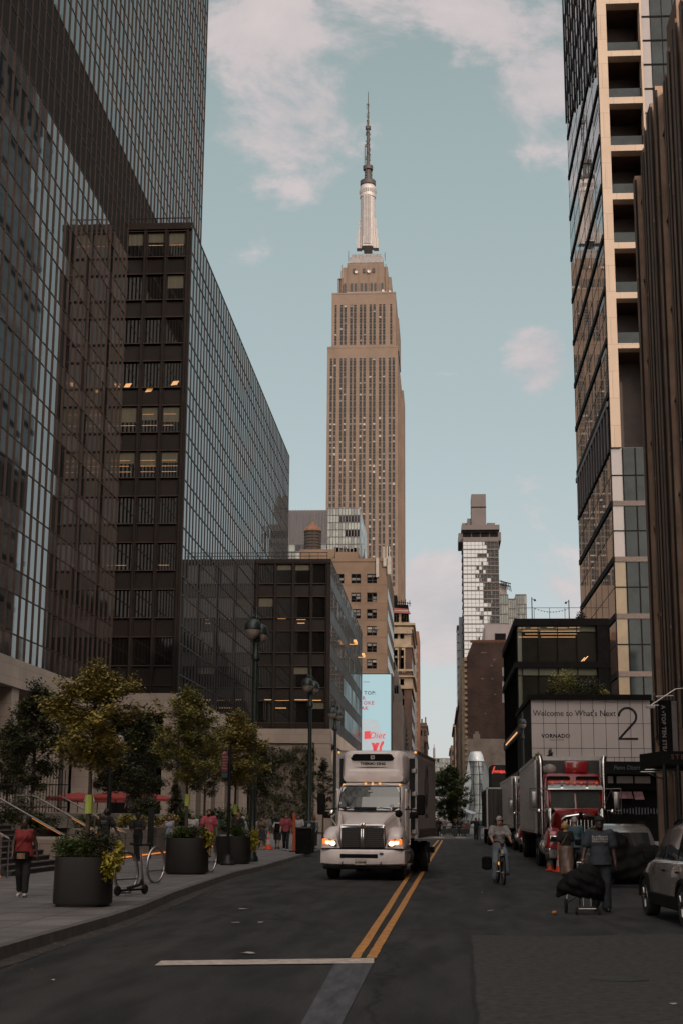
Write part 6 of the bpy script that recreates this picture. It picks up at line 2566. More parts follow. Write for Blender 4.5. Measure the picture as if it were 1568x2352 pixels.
# manhole and litter on the road
p, q = G(1420, 2251, 0), G(1352, 2251, 0)
b = MB()
r = abs(p.x - q.x)
b.lathe([(r, .012), (r * .98, .016), (r * .9, .016)], n=32)
mh = tag(b.build('manhole_cover', mat('iron_cover', (.035, .03, .028), .6, metal=.4, var=.5, scale=26)), 'round iron manhole cover in the old asphalt, lower right', 'manhole cover')
mh.location = (p.x, p.y, 0)
mh.scale = (1, .75, 1)
random.seed(83)
m_paper = mat('paper_scrap', (.45, .40, .38), .8)
for (px_, py_, s, lab) in ((570, 2192, .13, 'larger white paper scrap on the road above the stop line'), (560, 2090, .13, 'white paper scrap on the road left of the yellow lines, farther'), (540, 2121, .11, 'white paper scrap left of the yellow lines, nearer'), (598, 2121, .08, 'small pale scrap beside another on the left lane'), (1108, 2052, .06, 'tiny pale scrap on the road behind the cyclist'), (1126, 2094, .08, 'pale scrap in the right lane'), (1545, 2312, .05, 'tiny scrap at the lower right corner'), (120, 2256, .04, 'tiny pale scrap near the lower left kerb')):
    p = G(px_, py_, 0)
    b = MB()
    n = 7
    b.add([(s * math.cos(6.28 * k / n) * random.uniform(.5, 1), s * .7 * math.sin(6.28 * k / n) * random.uniform(.5, 1), random.uniform(.004, .02)) for k in range(n)], [list(range(n))])
    o = tag(b.build('paper_scrap', m_paper, fix=False), lab, 'litter', 'paper litter on the road')
    o.location = (p.x, p.y, .012)
p = G(1272, 2100, 0)
o = tag(MB().ball((0, 0, .03), .05, .04, .03).build('orange_peel', mat('orange_peel', (.6, .2, .03), .6), smooth='all'), 'small orange scrap of litter on the road near the cart', 'litter')
o.location = (p.x, p.y, .005)

# ------------------------------------------------------------------ vehicles
m_wpaint = mat('white_truck_paint', (0.78, 0.69, 0.66), 0.3, var=.10, scale=2.2, coat=.4)
m_wdirty = mat('white_box_panel', (0.80, 0.71, 0.68), 0.5, var=.10, scale=1.2, stretch=(1, 1, .3))
m_wind = mat('windscreen', (0.02, 0.024, 0.025), 0.03, var=.2, scale=.8, ior=2.0)
m_fpan = mat('dark_trailer_front', (.035, .03, .029), .35, var=.5, scale=1.5, stretch=(3, 1, .4))
m_ambd = mat('amber_lamp_off', (.55, .12, .02), .3, emit=(1, .25, .05), estr=.18)
m_winddk = mat('dull_windscreen', (0.034, 0.040, 0.036), 0.35, spec=.15, var=.35, scale=1.2)
m_grille = mat('grille_mesh', (0.030, 0.026, 0.024), 0.45, metal=.4, var=.4, scale=30)
m_amber = mat('amber_lamp', (.6, .2, .02), .3, emit=(1, .42, .08), estr=1.2)
m_hl = mat('headlamp_lit', (.9, .8, .6), .2, emit=(1, .74, .48), estr=2.0)
m_hlo = mat('headlamp_orange', (.8, .2, .02), .2, emit=(1, .22, .04), estr=1.0)
m_redp = mat('red_truck_paint', (0.32, 0.022, 0.024), 0.22, var=.08, scale=1.2, coat=.5)
m_silver = mat('ribbed_aluminium', (0.20, 0.185, 0.18), 0.22, metal=.9, var=.12, scale=2, stretch=(1, 6, .2))
m_plate = mat('number_plate', (.5, .42, .36), .5, var=.1, scale=20)
m_under = mat('undercarriage', (.010, .009, .009), .8, var=.3, scale=5)


def wheel(parent, x, y, r, w, hub=None, name='wheel'):
    """tyre with tread shoulders, rim and hub, axle along x"""
    b = MB()
    b.lathe([(r * .58, -w * .42), (r * .62, -w / 2), (r * .93, -w / 2), (r * .985, -w * .40), (r, -w * .30), (r, w * .30), (r * .985, w * .40), (r * .93, w / 2), (r * .62, w / 2), (r * .58, w * .42)], (x, y, r), 28, 'x')
    o = b.build(name, m_rubber, parent, smooth=True)
    b = MB()
    s = 1 if x > 0 else -1
    b.lathe([(r * .58, -w * .38), (r * .60, w * .36 * 1), (r * .54, w * .40), (r * .50, w * .22), (r * .30, w * .18), (r * .24, w * .46), (r * .12, w * .5), (.01, w * .5)] if s > 0 else [(.01, -w * .5), (r * .12, -w * .5), (r * .24, -w * .46), (r * .30, -w * .18), (r * .50, -w * .22), (r * .54, -w * .40), (r * .60, -w * .36), (r * .58, w * .38)], (x, y, r), 20, 'x')
    b.build('rim', hub or m_steel, o, smooth=True)
    return o


# ---- white refrigerated truck: front at y = 0, facing -y
FC = G(828, 2012, 0)
TY = 41.6
tx = AY(830, 1950, TY).x
wt_ = thing('refrigerated_truck', 'white box truck with roof cooling unit and lit headlights driving towards us', 'truck', (tx, TY, 0), R(-4.6))
T = wt_


def ty(name, mb, m, parent=None, smooth=True):
    return mb.build(name, m, parent or T, smooth=smooth)


# hood: lofted from the grille back to the windscreen
secs = []
for (y, w, top, zt, zb_, r) in ((.30, 1.10, 1.06, 1.50, .88, .06), (.34, 1.28, 1.18, 1.56, .86, .10), (.8, 1.46, 1.30, 1.70, .86, .16), (1.35, 1.74, 1.52, 1.86, .86, .18), (1.75, 1.94, 1.74, 1.93, .86, .16)):
    secs.append(rrect(0, (zt + zb_) / 2, w, zt - zb_, r, y, 5, top=top, rb=.03))
b = MB().loft(secs)
ty('hood', b, m_wpaint)
for s in (-1, 1):
    secs = []
    for (y, w, zt, zb_, cx) in ((.10, .40, 1.20, .86, .97), (.16, .56, 1.30, .86, .93), (.45, .62, 1.44, .86, .91), (.95, .62, 1.50, 1.02, .91), (1.40, .56, 1.44, 1.12, .93), (1.75, .42, 1.24, 1.0, .98)):
        secs.append(rrect(s * cx, (zt + zb_) / 2, w, zt - zb_, min(.15, w * .35), y, 5, top=w * .72, rb=.04))
    ty('fender', MB().loft(secs), m_wpaint)
# bumper
secs = []
for (x, y0, zt, zb_) in ((-1.23, .42, .82, .46), (-1.20, .16, .84, .42), (-.9, .03, .85, .40), (-.45, 0, .85, .40), (.45, 0, .85, .40), (.9, .03, .85, .40), (1.20, .16, .84, .42), (1.23, .42, .82, .46)):
    secs.append([(x, y0 + .10, zb_), (x, y0 + .02, zb_ + .05), (x, y0, zb_ + .14), (x, y0 - .0, zt - .05), (x, y0 + .03, zt), (x, y0 + .3, zt), (x, y0 + .3, zb_)])
bm_ = ty('bumper', MB().loft(secs), m_wpaint)
ty('bumper_air_slot', MB().bbox(-.62, .46, -.012, .05, .61, .73, .02, 2), m_matteblack, bm_)
ty('step_gap', MB().box(-1.16, 1.16, .06, .30, .845, .885), m_matteblack, bm_)
pt = ty('number_plate', MB().bbox(-.20, .14, -.02, -.004, .425, .585, .01, 1), m_plate, bm_, False)
text_mb('61358-ME', .075, .002, bold=.003).xf(Matrix.Translation((-.03, -.024, .495))).build('plate_lettering', m_ink, pt)
ty('blue_sticker', MB().box(.51, .62, -.010, -.002, .70, .77), mat('sticker_blue', (.05, .06, .16), .5), bm_, False)
# grille
gr = ty('grille_surround', MB().loft([rrect(0, 1.19, 1.34, .70, .05, .30, 4, top=1.30), rrect(0, 1.19, 1.34, .70, .05, .17, 4, top=1.30), rrect(0, 1.19, 1.27, .63, .04, .155, 4, top=1.23)]), m_chrome)
for s in (-1, 1):
    g_ = ty('grille_mesh', MB().bbox(s * .34 - .27, s * .34 + .27, .135, .16, .90, 1.46, .02, 1), m_grille, gr)
    bb = MB()
    for k in range(9):
        bb.box(s * .34 - .26, s * .34 + .26, .128, .134, .93 + k * .058, .935 + k * .058)
    ty('grille_slat', bb, m_alud, g_, False)
ty('grille_bar', MB().bbox(-.055, .055, .11, .20, .86, 1.52, .02, 2), m_chrome, gr)
em = ty('emblem', MB().bbox(-.085, .085, .09, .17, 1.42, 1.60, .03, 2), m_chrome, gr)
ty('emblem_face', MB().add([(-.05, .085, 1.54), (.05, .085, 1.54), (.05, .085, 1.46), (0, .085, 1.42), (-.05, .085, 1.46)], [[0, 1, 2, 3, 4]]), mat('emblem_red', (.2, .02, .02), .4), em, False)
# headlights
for s in (-1, 1):
    x0, x1 = .72, 1.165
    poly = [(s * x0, .92), (s * (x1 - .02), .97), (s * x1, 1.16), (s * (x1 - .05), 1.19), (s * (x0 + .03), 1.09)]
    P3 = lambda q: (q[0], .05 + .32 * (abs(q[0]) - x0) ** 2, q[1])
    h_ = ty('headlight', MB().prism([P3(q) for q in poly], (0, .02, 0), (0, .08, 0)), m_matteblack, None, False)
    ty('lamp_lens', MB().ball((s * .84, .085, 1.02), .095, .04, .075), m_hl, h_)
    ty('lamp_lens', MB().ball((s * .99, .10, 1.05), .075, .04, .06), m_hl, h_)
    ty('turn_signal', MB().bbox(s * 1.10 - .045, s * 1.10 + .045, .055, .13, .99, 1.15, .02, 1), m_hlo, h_)
    ty('turn_signal', MB().bbox(s * .92 - .12, s * .92 + .12, .06, .12, 1.085, 1.115, .01, 1), m_hlo, h_)
# cab
secs = []
for (y, w, top, zt, zb_, r) in ((1.62, 1.90, 1.82, 1.96, .9, .08), (1.72, 2.04, 1.92, 2.16, .8, .10), (2.05, 2.08, 1.96, 2.64, .7, .16), (2.35, 2.08, 1.94, 2.76, .7, .20), (3.15, 2.08, 1.94, 2.82, .7, .20), (3.55, 2.06, 1.90, 2.80, .7, .18)):
    secs.append(rrect(0, (zt + zb_) / 2, w, zt - zb_, r, y, 5, top=top, rb=.05))
cab = ty('cab', MB().loft(secs), m_wpaint)
ws = []
for (z, w, y) in ((1.94, 1.80, 1.60), (2.05, 1.83, 1.62), (2.35, 1.80, 1.80), (2.62, 1.74, 2.01), (2.68, 1.68, 2.06)):
    ws.append([(-w / 2 + w * k / 8, y - .055 + .10 * ((k - 4) / 4) ** 2, z) for k in range(9)])
b = MB()
for i in range(4):
    for k in range(8):
        b.quad(ws[i][k], ws[i][k + 1], ws[i + 1][k + 1], ws[i + 1][k])
wsc = ty('windscreen', b, m_wind, None, 'all')
b = MB()
ringp = [ws[0][k] for k in range(9)] + [ws[i][8] for i in range(1, 5)] + [ws[4][k] for k in range(7, -1, -1)] + [ws[i][0] for i in range(3, 0, -1)]
b.tube([V(p_) + V((0, -.006, 0)) for p_ in ringp + ringp[:1]], .018, 5, cap=False)
ty('windscreen_seal', b, m_rubber, wsc)
for (xa, xb_) in ((-.75, -.25), (.15, .65)):
    ty('wiper', MB().tube([(xa, 1.585, 1.99), (xa + .2, 1.56, 2.03), (xb_, 1.56, 2.0)], .013, 5), m_rubber, wsc)
ty('sticker', MB().box(.62, .74, 1.585, 1.59, 2.06, 2.13), m_band, wsc, False)
for s in (-1, 1):
    dr = ty('door', MB().bbox(s * 1.035 - .012, s * 1.035 + .012, 2.2, 3.2, .95, 2.60, .05, 2), m_wpaint)
    ty('door_window', MB().add([(s * 1.052, 2.28, 1.98), (s * 1.052, 3.1, 1.98), (s * 1.030, 3.1, 2.52), (s * 1.030, 2.5, 2.52)], [[0, 1, 2, 3]]), m_wind, dr, False)
    ty('quarter_vent', MB().add([(s * .93, 1.58, 1.62), (s * .99, 1.9, 1.62), (s * .99, 1.9, 1.86), (s * .93, 1.66, 1.80)], [[0, 1, 2, 3]]), m_matteblack, None, False)
    m_ = ty('wing_mirror', MB().bbox(s * 1.50 - .12, s * 1.50 + .12, 1.95, 2.10, 1.82, 2.42, .05, 2), m_matteblack)
    ty('mirror_arm', MB().tube([(s * 1.02, 2.2, 2.0), (s * 1.3, 2.05, 1.98), (s * 1.5, 2.02, 1.95)], .022, 6), m_matteblack, m_)
    ty('lower_mirror', MB().bbox(s * 1.30 - .13, s * 1.30 + .13, 1.9, 2.05, 1.72, 1.92, .05, 2), m_matteblack, m_)
    hm_ = ty('hood_mirror', MB().tube([(s * .86, .95, 1.48), (s * 1.0, .80, 1.72), (s * .98, .72, 1.82)], .016, 6), m_wpaint)
    ty('mirror_head', MB().ball((s * .98, .72, 1.86), .11, .07, .11), m_chrome if s < 0 else m_matteblack, hm_)
for x in (-.86, -.20, 0.02, .24, .84):
    ty('marker_lamp', MB().ball((x, 2.28, 2.76 if abs(x) < .5 else 2.72), .035, .05, .03), m_amber, cab)
for s in (-1, 1):
    ty('hood_seam', MB().tube([(s * .60, .36, 1.56), (s * .66, .8, 1.70), (s * .78, 1.35, 1.85), (s * .88, 1.7, 1.90)], .006, 4), m_cct)
    ty('tow_hook', MB().tube([(s * .55, .02, .50), (s * .55, -.05, .47), (s * .55, .02, .44)], .02, 6), m_matteblack)
    ty('door_seam', MB().tube([(s * 1.052, 2.2, 1.0), (s * 1.052, 2.2, 2.55)], .008, 4), m_cct)
    ty('door_handle', MB().bbox(s * 1.055 - .015, s * 1.055 + .015, 2.95, 3.12, 1.72, 1.76, .01, 1), m_matteblack)
ty('bumper_valance', MB().bbox(-1.12, 1.12, .06, .25, .30, .41, .03, 1), m_matteblack)
ty('roof_seam', MB().tube([(-.95, 2.30, 2.70), (0, 2.26, 2.755), (.95, 2.30, 2.70)], .008, 4), m_cct)
ty('toll_tag', MB().box(-.06, .06, 1.83, 1.84, 2.50, 2.56), m_band, wsc, False)
# cooling unit over the cab
secs = []
for (y, w, h, r) in ((2.62, 1.50, .70, .22), (2.66, 1.80, .88, .26), (2.80, 1.96, .98, .22), (3.60, 2.0, 1.0, .18)):
    secs.append(rrect(0, 3.27, w, h, r, y, 6, top=w * .97))
un = ty('cooling_unit', MB().loft(secs), m_wpaint)
secs = []
for (y, w, h, r) in ((2.58, 1.30, .18, .08), (2.60, 1.34, .21, .10)):
    secs.append(rrect(-.03, 3.55, w, h, r, y, 5, top=w * .94))
ug = ty('unit_grille', MB().loft(secs), m_matteblack, un)
em = ty('unit_badge', MB().box(-.085, .035, 2.565, 2.578, 3.495, 3.605), m_band, ug, False)
ty('badge_mark', text_mb('H', .085, .002, bold=.006).xf(Matrix.Translation((-.025, 2.562, 3.55))), m_ink, em, False)
text_mb('THERMO KING', .115, .003, bold=.006).xf(Matrix.Translation((-.02, 2.615, 3.355))).build('lettering', m_ink, un)
b = MB()
ar = []
for k in range(13):
    x = -.62 + 1.16 * k / 12
    u_ = (k - 6) / 6
    ar.append(((x, 2.615, 3.265 - .015 * u_ * u_), (x, 2.615, 3.235 + .02 * u_ * u_)))
for k in range(12):
    b.quad(ar[k][0], ar[k + 1][0], ar[k + 1][1], ar[k][1])
ty('unit_slot', b, m_matteblack, un, False)
secs = []
for (y, w, h, r) in ((2.56, 1.56, .26, .12), (2.60, 1.84, .38, .14), (3.0, 1.88, .40, .10)):
    secs.append(rrect(0, 3.0, w, h, r, y, 5, top=w * .94))
ty('unit_lower_cover', MB().loft(secs), m_wpaint, un)
# cargo box
BX = ty('cargo_box', MB().bbox(-1.24, 1.24, 3.62, 10.4, 1.12, 3.78, .03, 1), m_wdirty, None, False)
b = MB()
for k in range(28):
    b.box(1.24, 1.25, 3.85 + k * .235, 3.875 + k * .235, 1.35, 3.6)
ty('panel_ribs', b, m_cct, BX, False)
b = MB()
b.box(-1.26, 1.262, 3.55, 3.64, 3.56, 3.80)
b.box(-1.262, -1.18, 3.55, 3.66, 1.12, 3.8)
b.box(1.18, 1.262, 3.55, 3.66, 1.12, 3.8)
b.box(-1.26, 1.262, 3.55, 10.42, 3.74, 3.80)
ty('box_edge_trim', b, m_steel, BX, False)
b = MB()
b.box(-1.18, -.99, 3.55, 3.60, 1.3, 3.55)
b.box(1.0, 1.18, 3.55, 3.60, 1.3, 3.55)
b.build_each('dark_front_panel', m_black, BX)
for s in (-1, 1):
    ty('marker_lamp', MB().ball((s * 1.2, 3.53, 3.74), .035), m_amber, BX)
b = MB()
for k in range(2):
    b.box(1.245, 1.268, 3.66, 10.4, 1.34 - k * .13, 1.41 - k * .13)
b.box(1.245, 1.262, 3.66, 10.4, 1.13, 1.18)
ty('side_rail', b, m_steel, BX, False)
# round badge on the side
b = MB()
b.add([(1.256, 6.6 + .55 * math.cos(6.283 * k / 32), 2.75 + .72 * math.sin(6.283 * k / 32)) for k in range(32)], [list(range(32))])
bd = ty('side_emblem', b, mat('emblem_dark', (.05, .045, .045), .6), BX, False)
b = MB()
rg = [V((1.262, 6.6 + .50 * math.cos(6.283 * k / 32), 2.75 + .66 * math.sin(6.283 * k / 32))) for k in range(33)]
b.tube(rg, .02, 4, cap=False)
for k in range(4):
    b.tube([(1.262, 6.4 + k * .13, 2.5), (1.262, 6.4 + k * .13, 2.95 + .1 * (k % 2))], .02, 4)
ty('emblem_ring', b, m_esbg, bd, False)
b = text_mb('Restaurant', .26, .002, bold=.004).xf(Matrix.Translation((1.258, 6.6, 1.82)) @ Matrix.Rotation(R(90), 4, 'Z'))
ty('side_lettering', b, m_cct, BX, False)
for z in (1.25, 1.9, 2.4, 3.1):
    ty('door_hinge', MB().bbox(1.08, 1.24, 3.44, 3.55, z, z + .14, .02, 1), m_steel, BX)
# chassis, tank, steps, mudguards
b = MB()
b.box(-.45, .45, .6, 10.2, .62, .95)
b.box(-.5, .5, 3.3, 10.2, .95, 1.12)
b.box(-.8, .8, .7, 1.9, .42, .62)
b.tube([(-.95, 1.15, .52), (.95, 1.15, .52)], .08, 8)
b.tube([(-.9, 7.6, .5), (.9, 7.6, .5)], .12, 8)
ty('chassis', b, m_under, None, False)
for s in (-1, 1):
    ty('fuel_tank', MB().lathe([(.02, 2.4), (.27, 2.42), (.29, 2.5), (.29, 3.5), (.27, 3.58), (.02, 3.6)], (s * .86, 0, .62), 18, 'y'), m_alud)
    b = MB()
    b.box(s * 1.0 - .16, s * 1.0 + .16, 2.3, 3.1, .36, .41)
    b.box(s * 1.0 - .14, s * 1.0 + .14, 2.3, 3.1, .76, .81)
    ty('cab_step', b, m_steel, None, False)
    wheel(T, s * .97, 1.15, .50, .30)
    for dx in (.78, 1.08):
        wheel(T, s * dx, 7.5, .50, .26)
    ty('mudflap', MB().box(s * .95 - .28, s * .95 + .28, 8.12, 8.15, .25, .95), m_rubber, None, False)
ty('rear_frame', MB().box(-1.2, 1.2, 10.2, 10.35, .55, .75), m_under, None, False)


# ---- red long nosed tractor with silver trailer: front at y = 0, facing -y
def red_rig(label, loc, rz):
    t = thing('semi_truck', label, 'truck', loc, rz, 'red semi trucks with silver trailers')

    def q(name, mb, m, parent=None, smooth=True):
        return mb.build(name, m, parent or t, smooth=smooth)
    secs = []
    for (y, w, top, zt, zb_, r) in ((.25, 1.0, .96, 1.66, .86, .10), (.30, 1.06, 1.02, 1.76, .84, .12), (1.0, 1.14, 1.08, 1.86, .84, .14), (1.9, 1.32, 1.24, 2.00, .84, .14), (2.3, 1.6, 1.5, 2.06, .84, .12)):
        secs.append(rrect(0, (zt + zb_) / 2, w, zt - zb_, r, y, 5, top=top, rb=.04))
    q('hood', MB().loft(secs), m_redp)
    g = q('radiator_grille', MB().loft([rrect(0, 1.28, 1.16, 1.06, .07, .30, 4), rrect(0, 1.28, 1.16, 1.06, .07, .14, 4), rrect(0, 1.28, 1.06, .96, .05, .13, 4)]), m_matteblack)
    b = MB()
    for k in range(9):
        b.box(-.48 + k * .12 - .012, -.48 + k * .12 + .012, .10, .13, .84, 1.72)
    q('grille_bar', b, m_chrome, g, False)
    q('grille_crown', MB().tube([(-.64, .17, 1.72), (-.5, .14, 1.82), (0, .12, 1.90), (.5, .14, 1.82), (.64, .17, 1.72)], .045, 8), m_chrome, g)
    q('emblem', MB().bbox(-.07, .07, .06, .16, 1.80, 1.98, .03, 2), m_matteblack, g)
    q('bumper', MB().loft([[(x, y + .05, .40), (x, y, .45), (x, y, .72), (x, y + .04, .76), (x, y + .2, .76), (x, y + .2, .40)] for (x, y) in ((-1.22, .25), (-1.1, .05), (0, 0), (1.1, .05), (1.22, .25))]), m_chrome)
    for s in (-1, 1):
        secs = []
        for (y, w, zt, zb_) in ((.12, .40, 1.18, .74), (.20, .58, 1.32, .74), (.7, .62, 1.46, .9), (1.25, .60, 1.44, 1.08), (1.7, .50, 1.20, .9)):
            secs.append(rrect(s * .92, (zt + zb_) / 2, w, zt - zb_, .14, y, 5, top=w * .7, rb=.05))
        f_ = q('fender', MB().loft(secs), m_redp)
        hl_ = q('headlight', MB().bbox(s * .90 - .17, s * .90 + .17, .02, .16, .98, 1.18, .03, 2), m_chrome, f_)
        q('lamp_lens', MB().bbox(s * .90 - .14, s * .90 + .14, .0, .03, 1.005, 1.155, .02, 1), m_wind, hl_)
        ac_ = q('air_cleaner', MB().lathe([(.02, 1.25), (.19, 1.27), (.20, 1.3), (.20, 2.0), (.19, 2.05), (.1, 2.12)], (s * .92, 2.15, 0), 16), m_chrome)
        q('exhaust_stack', MB().tube([(s * 1.14, 3.55, 1.2), (s * 1.14, 3.55, 3.62), (s * 1.15, 3.60, 3.85), (s * 1.18, 3.70, 3.98)], .095, 12), m_chrome)
        m_ = q('wing_mirror', MB().bbox(s * 1.46 - .10, s * 1.46 + .10, 2.30, 2.38, 2.12, 2.70, .03, 2), m_steel)
        b = MB()
        b.tube([(s * .95, 2.5, 2.05), (s * 1.62, 2.34, 2.05)], .018, 6)
        b.tube([(s * .95, 2.5, 2.80), (s * 1.62, 2.34, 2.82)], .018, 6)
        b.tube([(s * 1.62, 2.34, 2.05), (s * 1.62, 2.34, 2.82)], .018, 6)
        b.tube([(s * .96, 2.5, 2.10), (s * 1.3, 2.4, 2.80)], .014, 6)
        q('mirror_bracket', b, m_alud, m_)
        q('convex_mirror', MB().ball((s * 1.3, 2.3, 2.0), .10, .06, .10), m_chrome, m_)
        q('fuel_tank', MB().lathe([(.02, 3.0), (.30, 3.02), (.32, 3.1), (.32, 4.5), (.30, 4.58), (.02, 4.6)], (s * .92, 0, .74), 20, 'y'), m_chrome)
        wheel(t, s * 1.0, 1.05, .52, .30)
        for y in (5.7, 6.95):
            for dx in (.78, 1.08):
                wheel(t, s * dx, y, .52, .26)
        q('door', MB().bbox(s * .98 - .015, s * .98 + .015, 2.5, 3.35, .95, 2.78, .04, 2), m_redp)
        q('door_window', MB().box(s * 1.0 - .006, s * 1.0 + .006, 2.62, 3.3, 2.1, 2.70), m_wind, None, False)
        q('air_horn', MB().tube([(s * .45, 2.55, 3.05), (s * .45, 2.85, 3.08)], [.05, .02], 10), m_chrome)
    secs = []
    for (y, w, top, zt, zb_, r) in ((2.30, 1.76, 1.70, 2.10, .8, .06), (2.42, 1.94, 1.86, 2.45, .8, .08), (2.55, 1.98, 1.88, 2.88, .8, .10), (2.8, 1.98, 1.86, 3.0, .8, .14), (3.5, 1.98, 1.86, 3.05, .8, .14)):
        secs.append(rrect(0, (zt + zb_) / 2, w, zt - zb_, r, y, 5, top=top, rb=.05))
    cb = q('cab', MB().loft(secs), m_redp)
    b = MB()
    for s in (-1, 1):
        b.add([(s * .03, 2.25, 2.14), (s * .90, 2.29, 2.14), (s * .86, 2.44, 2.76), (s * .03, 2.41, 2.76)], [[0, 1, 2, 3]])
    q('windscreen', b, m_winddk, cb, False)
    q('sun_visor', MB().prism([(-.98, 2.28, 2.78), (.98, 2.28, 2.78), (.96, 2.56, 2.90), (-.96, 2.56, 2.90)], (0, 0, 0), (0, 0, .03)), m_chrome, cb, False)
    for x in (-.8, -.25, 0, .25, .8):
        q('marker_lamp', MB().bbox(x - .05, x + .05, 2.62, 2.75, 2.99, 3.06, .02, 1), m_ambd, cb)
    # sleeper with two roof windows
    secs = []
    for (y, w, top, zt, zb_, r) in ((3.0, 1.98, 1.88, 2.98, .8, .1), (3.35, 2.18, 2.06, 3.22, .8, .14), (3.55, 2.24, 2.10, 3.38, .8, .22), (5.0, 2.24, 2.12, 3.42, .8, .22)):
        secs.append(rrect(0, (zt + zb_) / 2, w, zt - zb_, r, y, 5, top=top, rb=.05))
    sl_ = q('sleeper', MB().loft(secs), m_redp)
    for s in (-1, 1):
        q('roof_window', MB().loft([rrect(s * .53, 3.13, .92, .30, .08, 3.33, 4, top=.86), rrect(s * .53, 3.13, .90, .28, .08, 3.24, 4, top=.84)]), m_matteblack, sl_)
    q('roof_fairing', MB().bbox(-.25, .62, 3.9, 4.6, 3.40, 3.86, .10, 2), m_redp, sl_)
    for (x, r_) in ((-.78, .26), (-1.02, .17)):
        q('antenna_dome', MB().ball((x, 4.2, 3.52), r_, r_, r_ * .9), m_esbl, sl_)
    b = MB()
    b.box(-.45, .45, .6, 8.2, .70, 1.0)
    b.box(-1.1, 1.1, 2.3, 5.0, .55, .80)
    b.tube([(-.95, 1.05, .55), (.95, 1.05, .55)], .09, 8)
    q('chassis', b, m_under, None, False)
    # trailer
    tr_ = q('trailer_body', MB().bbox(-1.26, 1.26, 5.9, 22.0, 1.20, 4.08, .04, 1), m_silver, None, False)
    b = MB()
    for k in range(26):
        b.box(-1.275, -1.258, 6.2 + k * .61, 6.24 + k * .61, 1.4, 3.95)
    q('side_ribs', b, m_steel, tr_, False)
    b = MB()
    b.box(-1.28, 1.28, 5.85, 5.95, 3.96, 4.1)
    b.box(-1.28, -1.2, 5.85, 22.0, 3.98, 4.1)
    b.box(-1.28, -1.2, 5.85, 5.98, 1.2, 4.0)
    b.box(1.2, 1.28, 5.85, 5.98, 1.2, 4.0)
    b.box(-1.285, -1.255, 5.9, 22, 1.2, 1.36)
    q('edge_rail', b, m_steel, tr_, False)
    b = MB()
    b.box(-1.2, 1.2, 5.86, 5.9, 1.3, 3.94)
    q('front_panel', b, m_fpan, tr_, False)
    q('trailer_chassis', MB().box(-.5, .5, 7, 21.8, .9, 1.2), m_under, None, False)
    for s in (-1, 1):
        for y in (18.6, 19.9):
            for dx in (.80, 1.1):
                wheel(t, s * dx, y, .52, .26)
        q('landing_leg', MB().box(s * .9 - .06, s * .9 + .06, 9.2, 9.35, .1, 1.2), m_under, None, False)
    return t


rig = red_rig('red semi truck with twin chrome stacks and a silver trailer, parked at right', (4.80, 50.2, 0), R(-1.0))
dup(rig, (5.32, 77.0, 0), R(0), 'second red semi truck, mostly hidden behind the silver trailer')
dt = thing('parked_trailer', 'dark box trailer parked beyond the silver trailer, by the glass entrance', 'trailer', (3.78, 96, 0))
tb = MB().bbox(-.72, 1.7, 0, 12, 1.1, 3.7, .04, 1).build('trailer_body', m_fpan, dt)
b = MB()
for k in range(20):
    b.box(-.735, -.718, .3 + k * .58, .34 + k * .58, 1.2, 3.6)
for k in range(8):
    b.box(-.6 + k * .3, -.57 + k * .3, -.015, .002, 1.2, 3.6)
b.build('ribs', m_black, tb)
b = MB()
b.box(-.75, -.66, -.03, .05, 1.1, 3.72)
b.box(-.75, 1.72, -.03, .05, 3.64, 3.74)
b.build('edge_rail', m_steel, tb)
MB().box(-.3, 1.3, .5, 11.5, .75, 1.1).build('chassis', m_under, dt)
for y in (1.2, 2.4, 9.5):
    for x in (-.5, 1.5):
        wheel(dt, x, y, .5, .3)


# ---- cars
def car_body(secs_pts):
    return MB().loft(secs_pts)


m_carw = mat('pale_car_paint', (0.27, 0.25, 0.245), 0.16, metal=.25, var=.04, scale=1, coat=.6)
m_carg = mat('silver_grey_car_paint', (0.20, 0.19, 0.19), 0.2, metal=.4, var=.05, coat=.5)
m_tail = mat('tail_lamp', (.25, .02, .02), .3, emit=(.3, .02, .02), estr=.03)


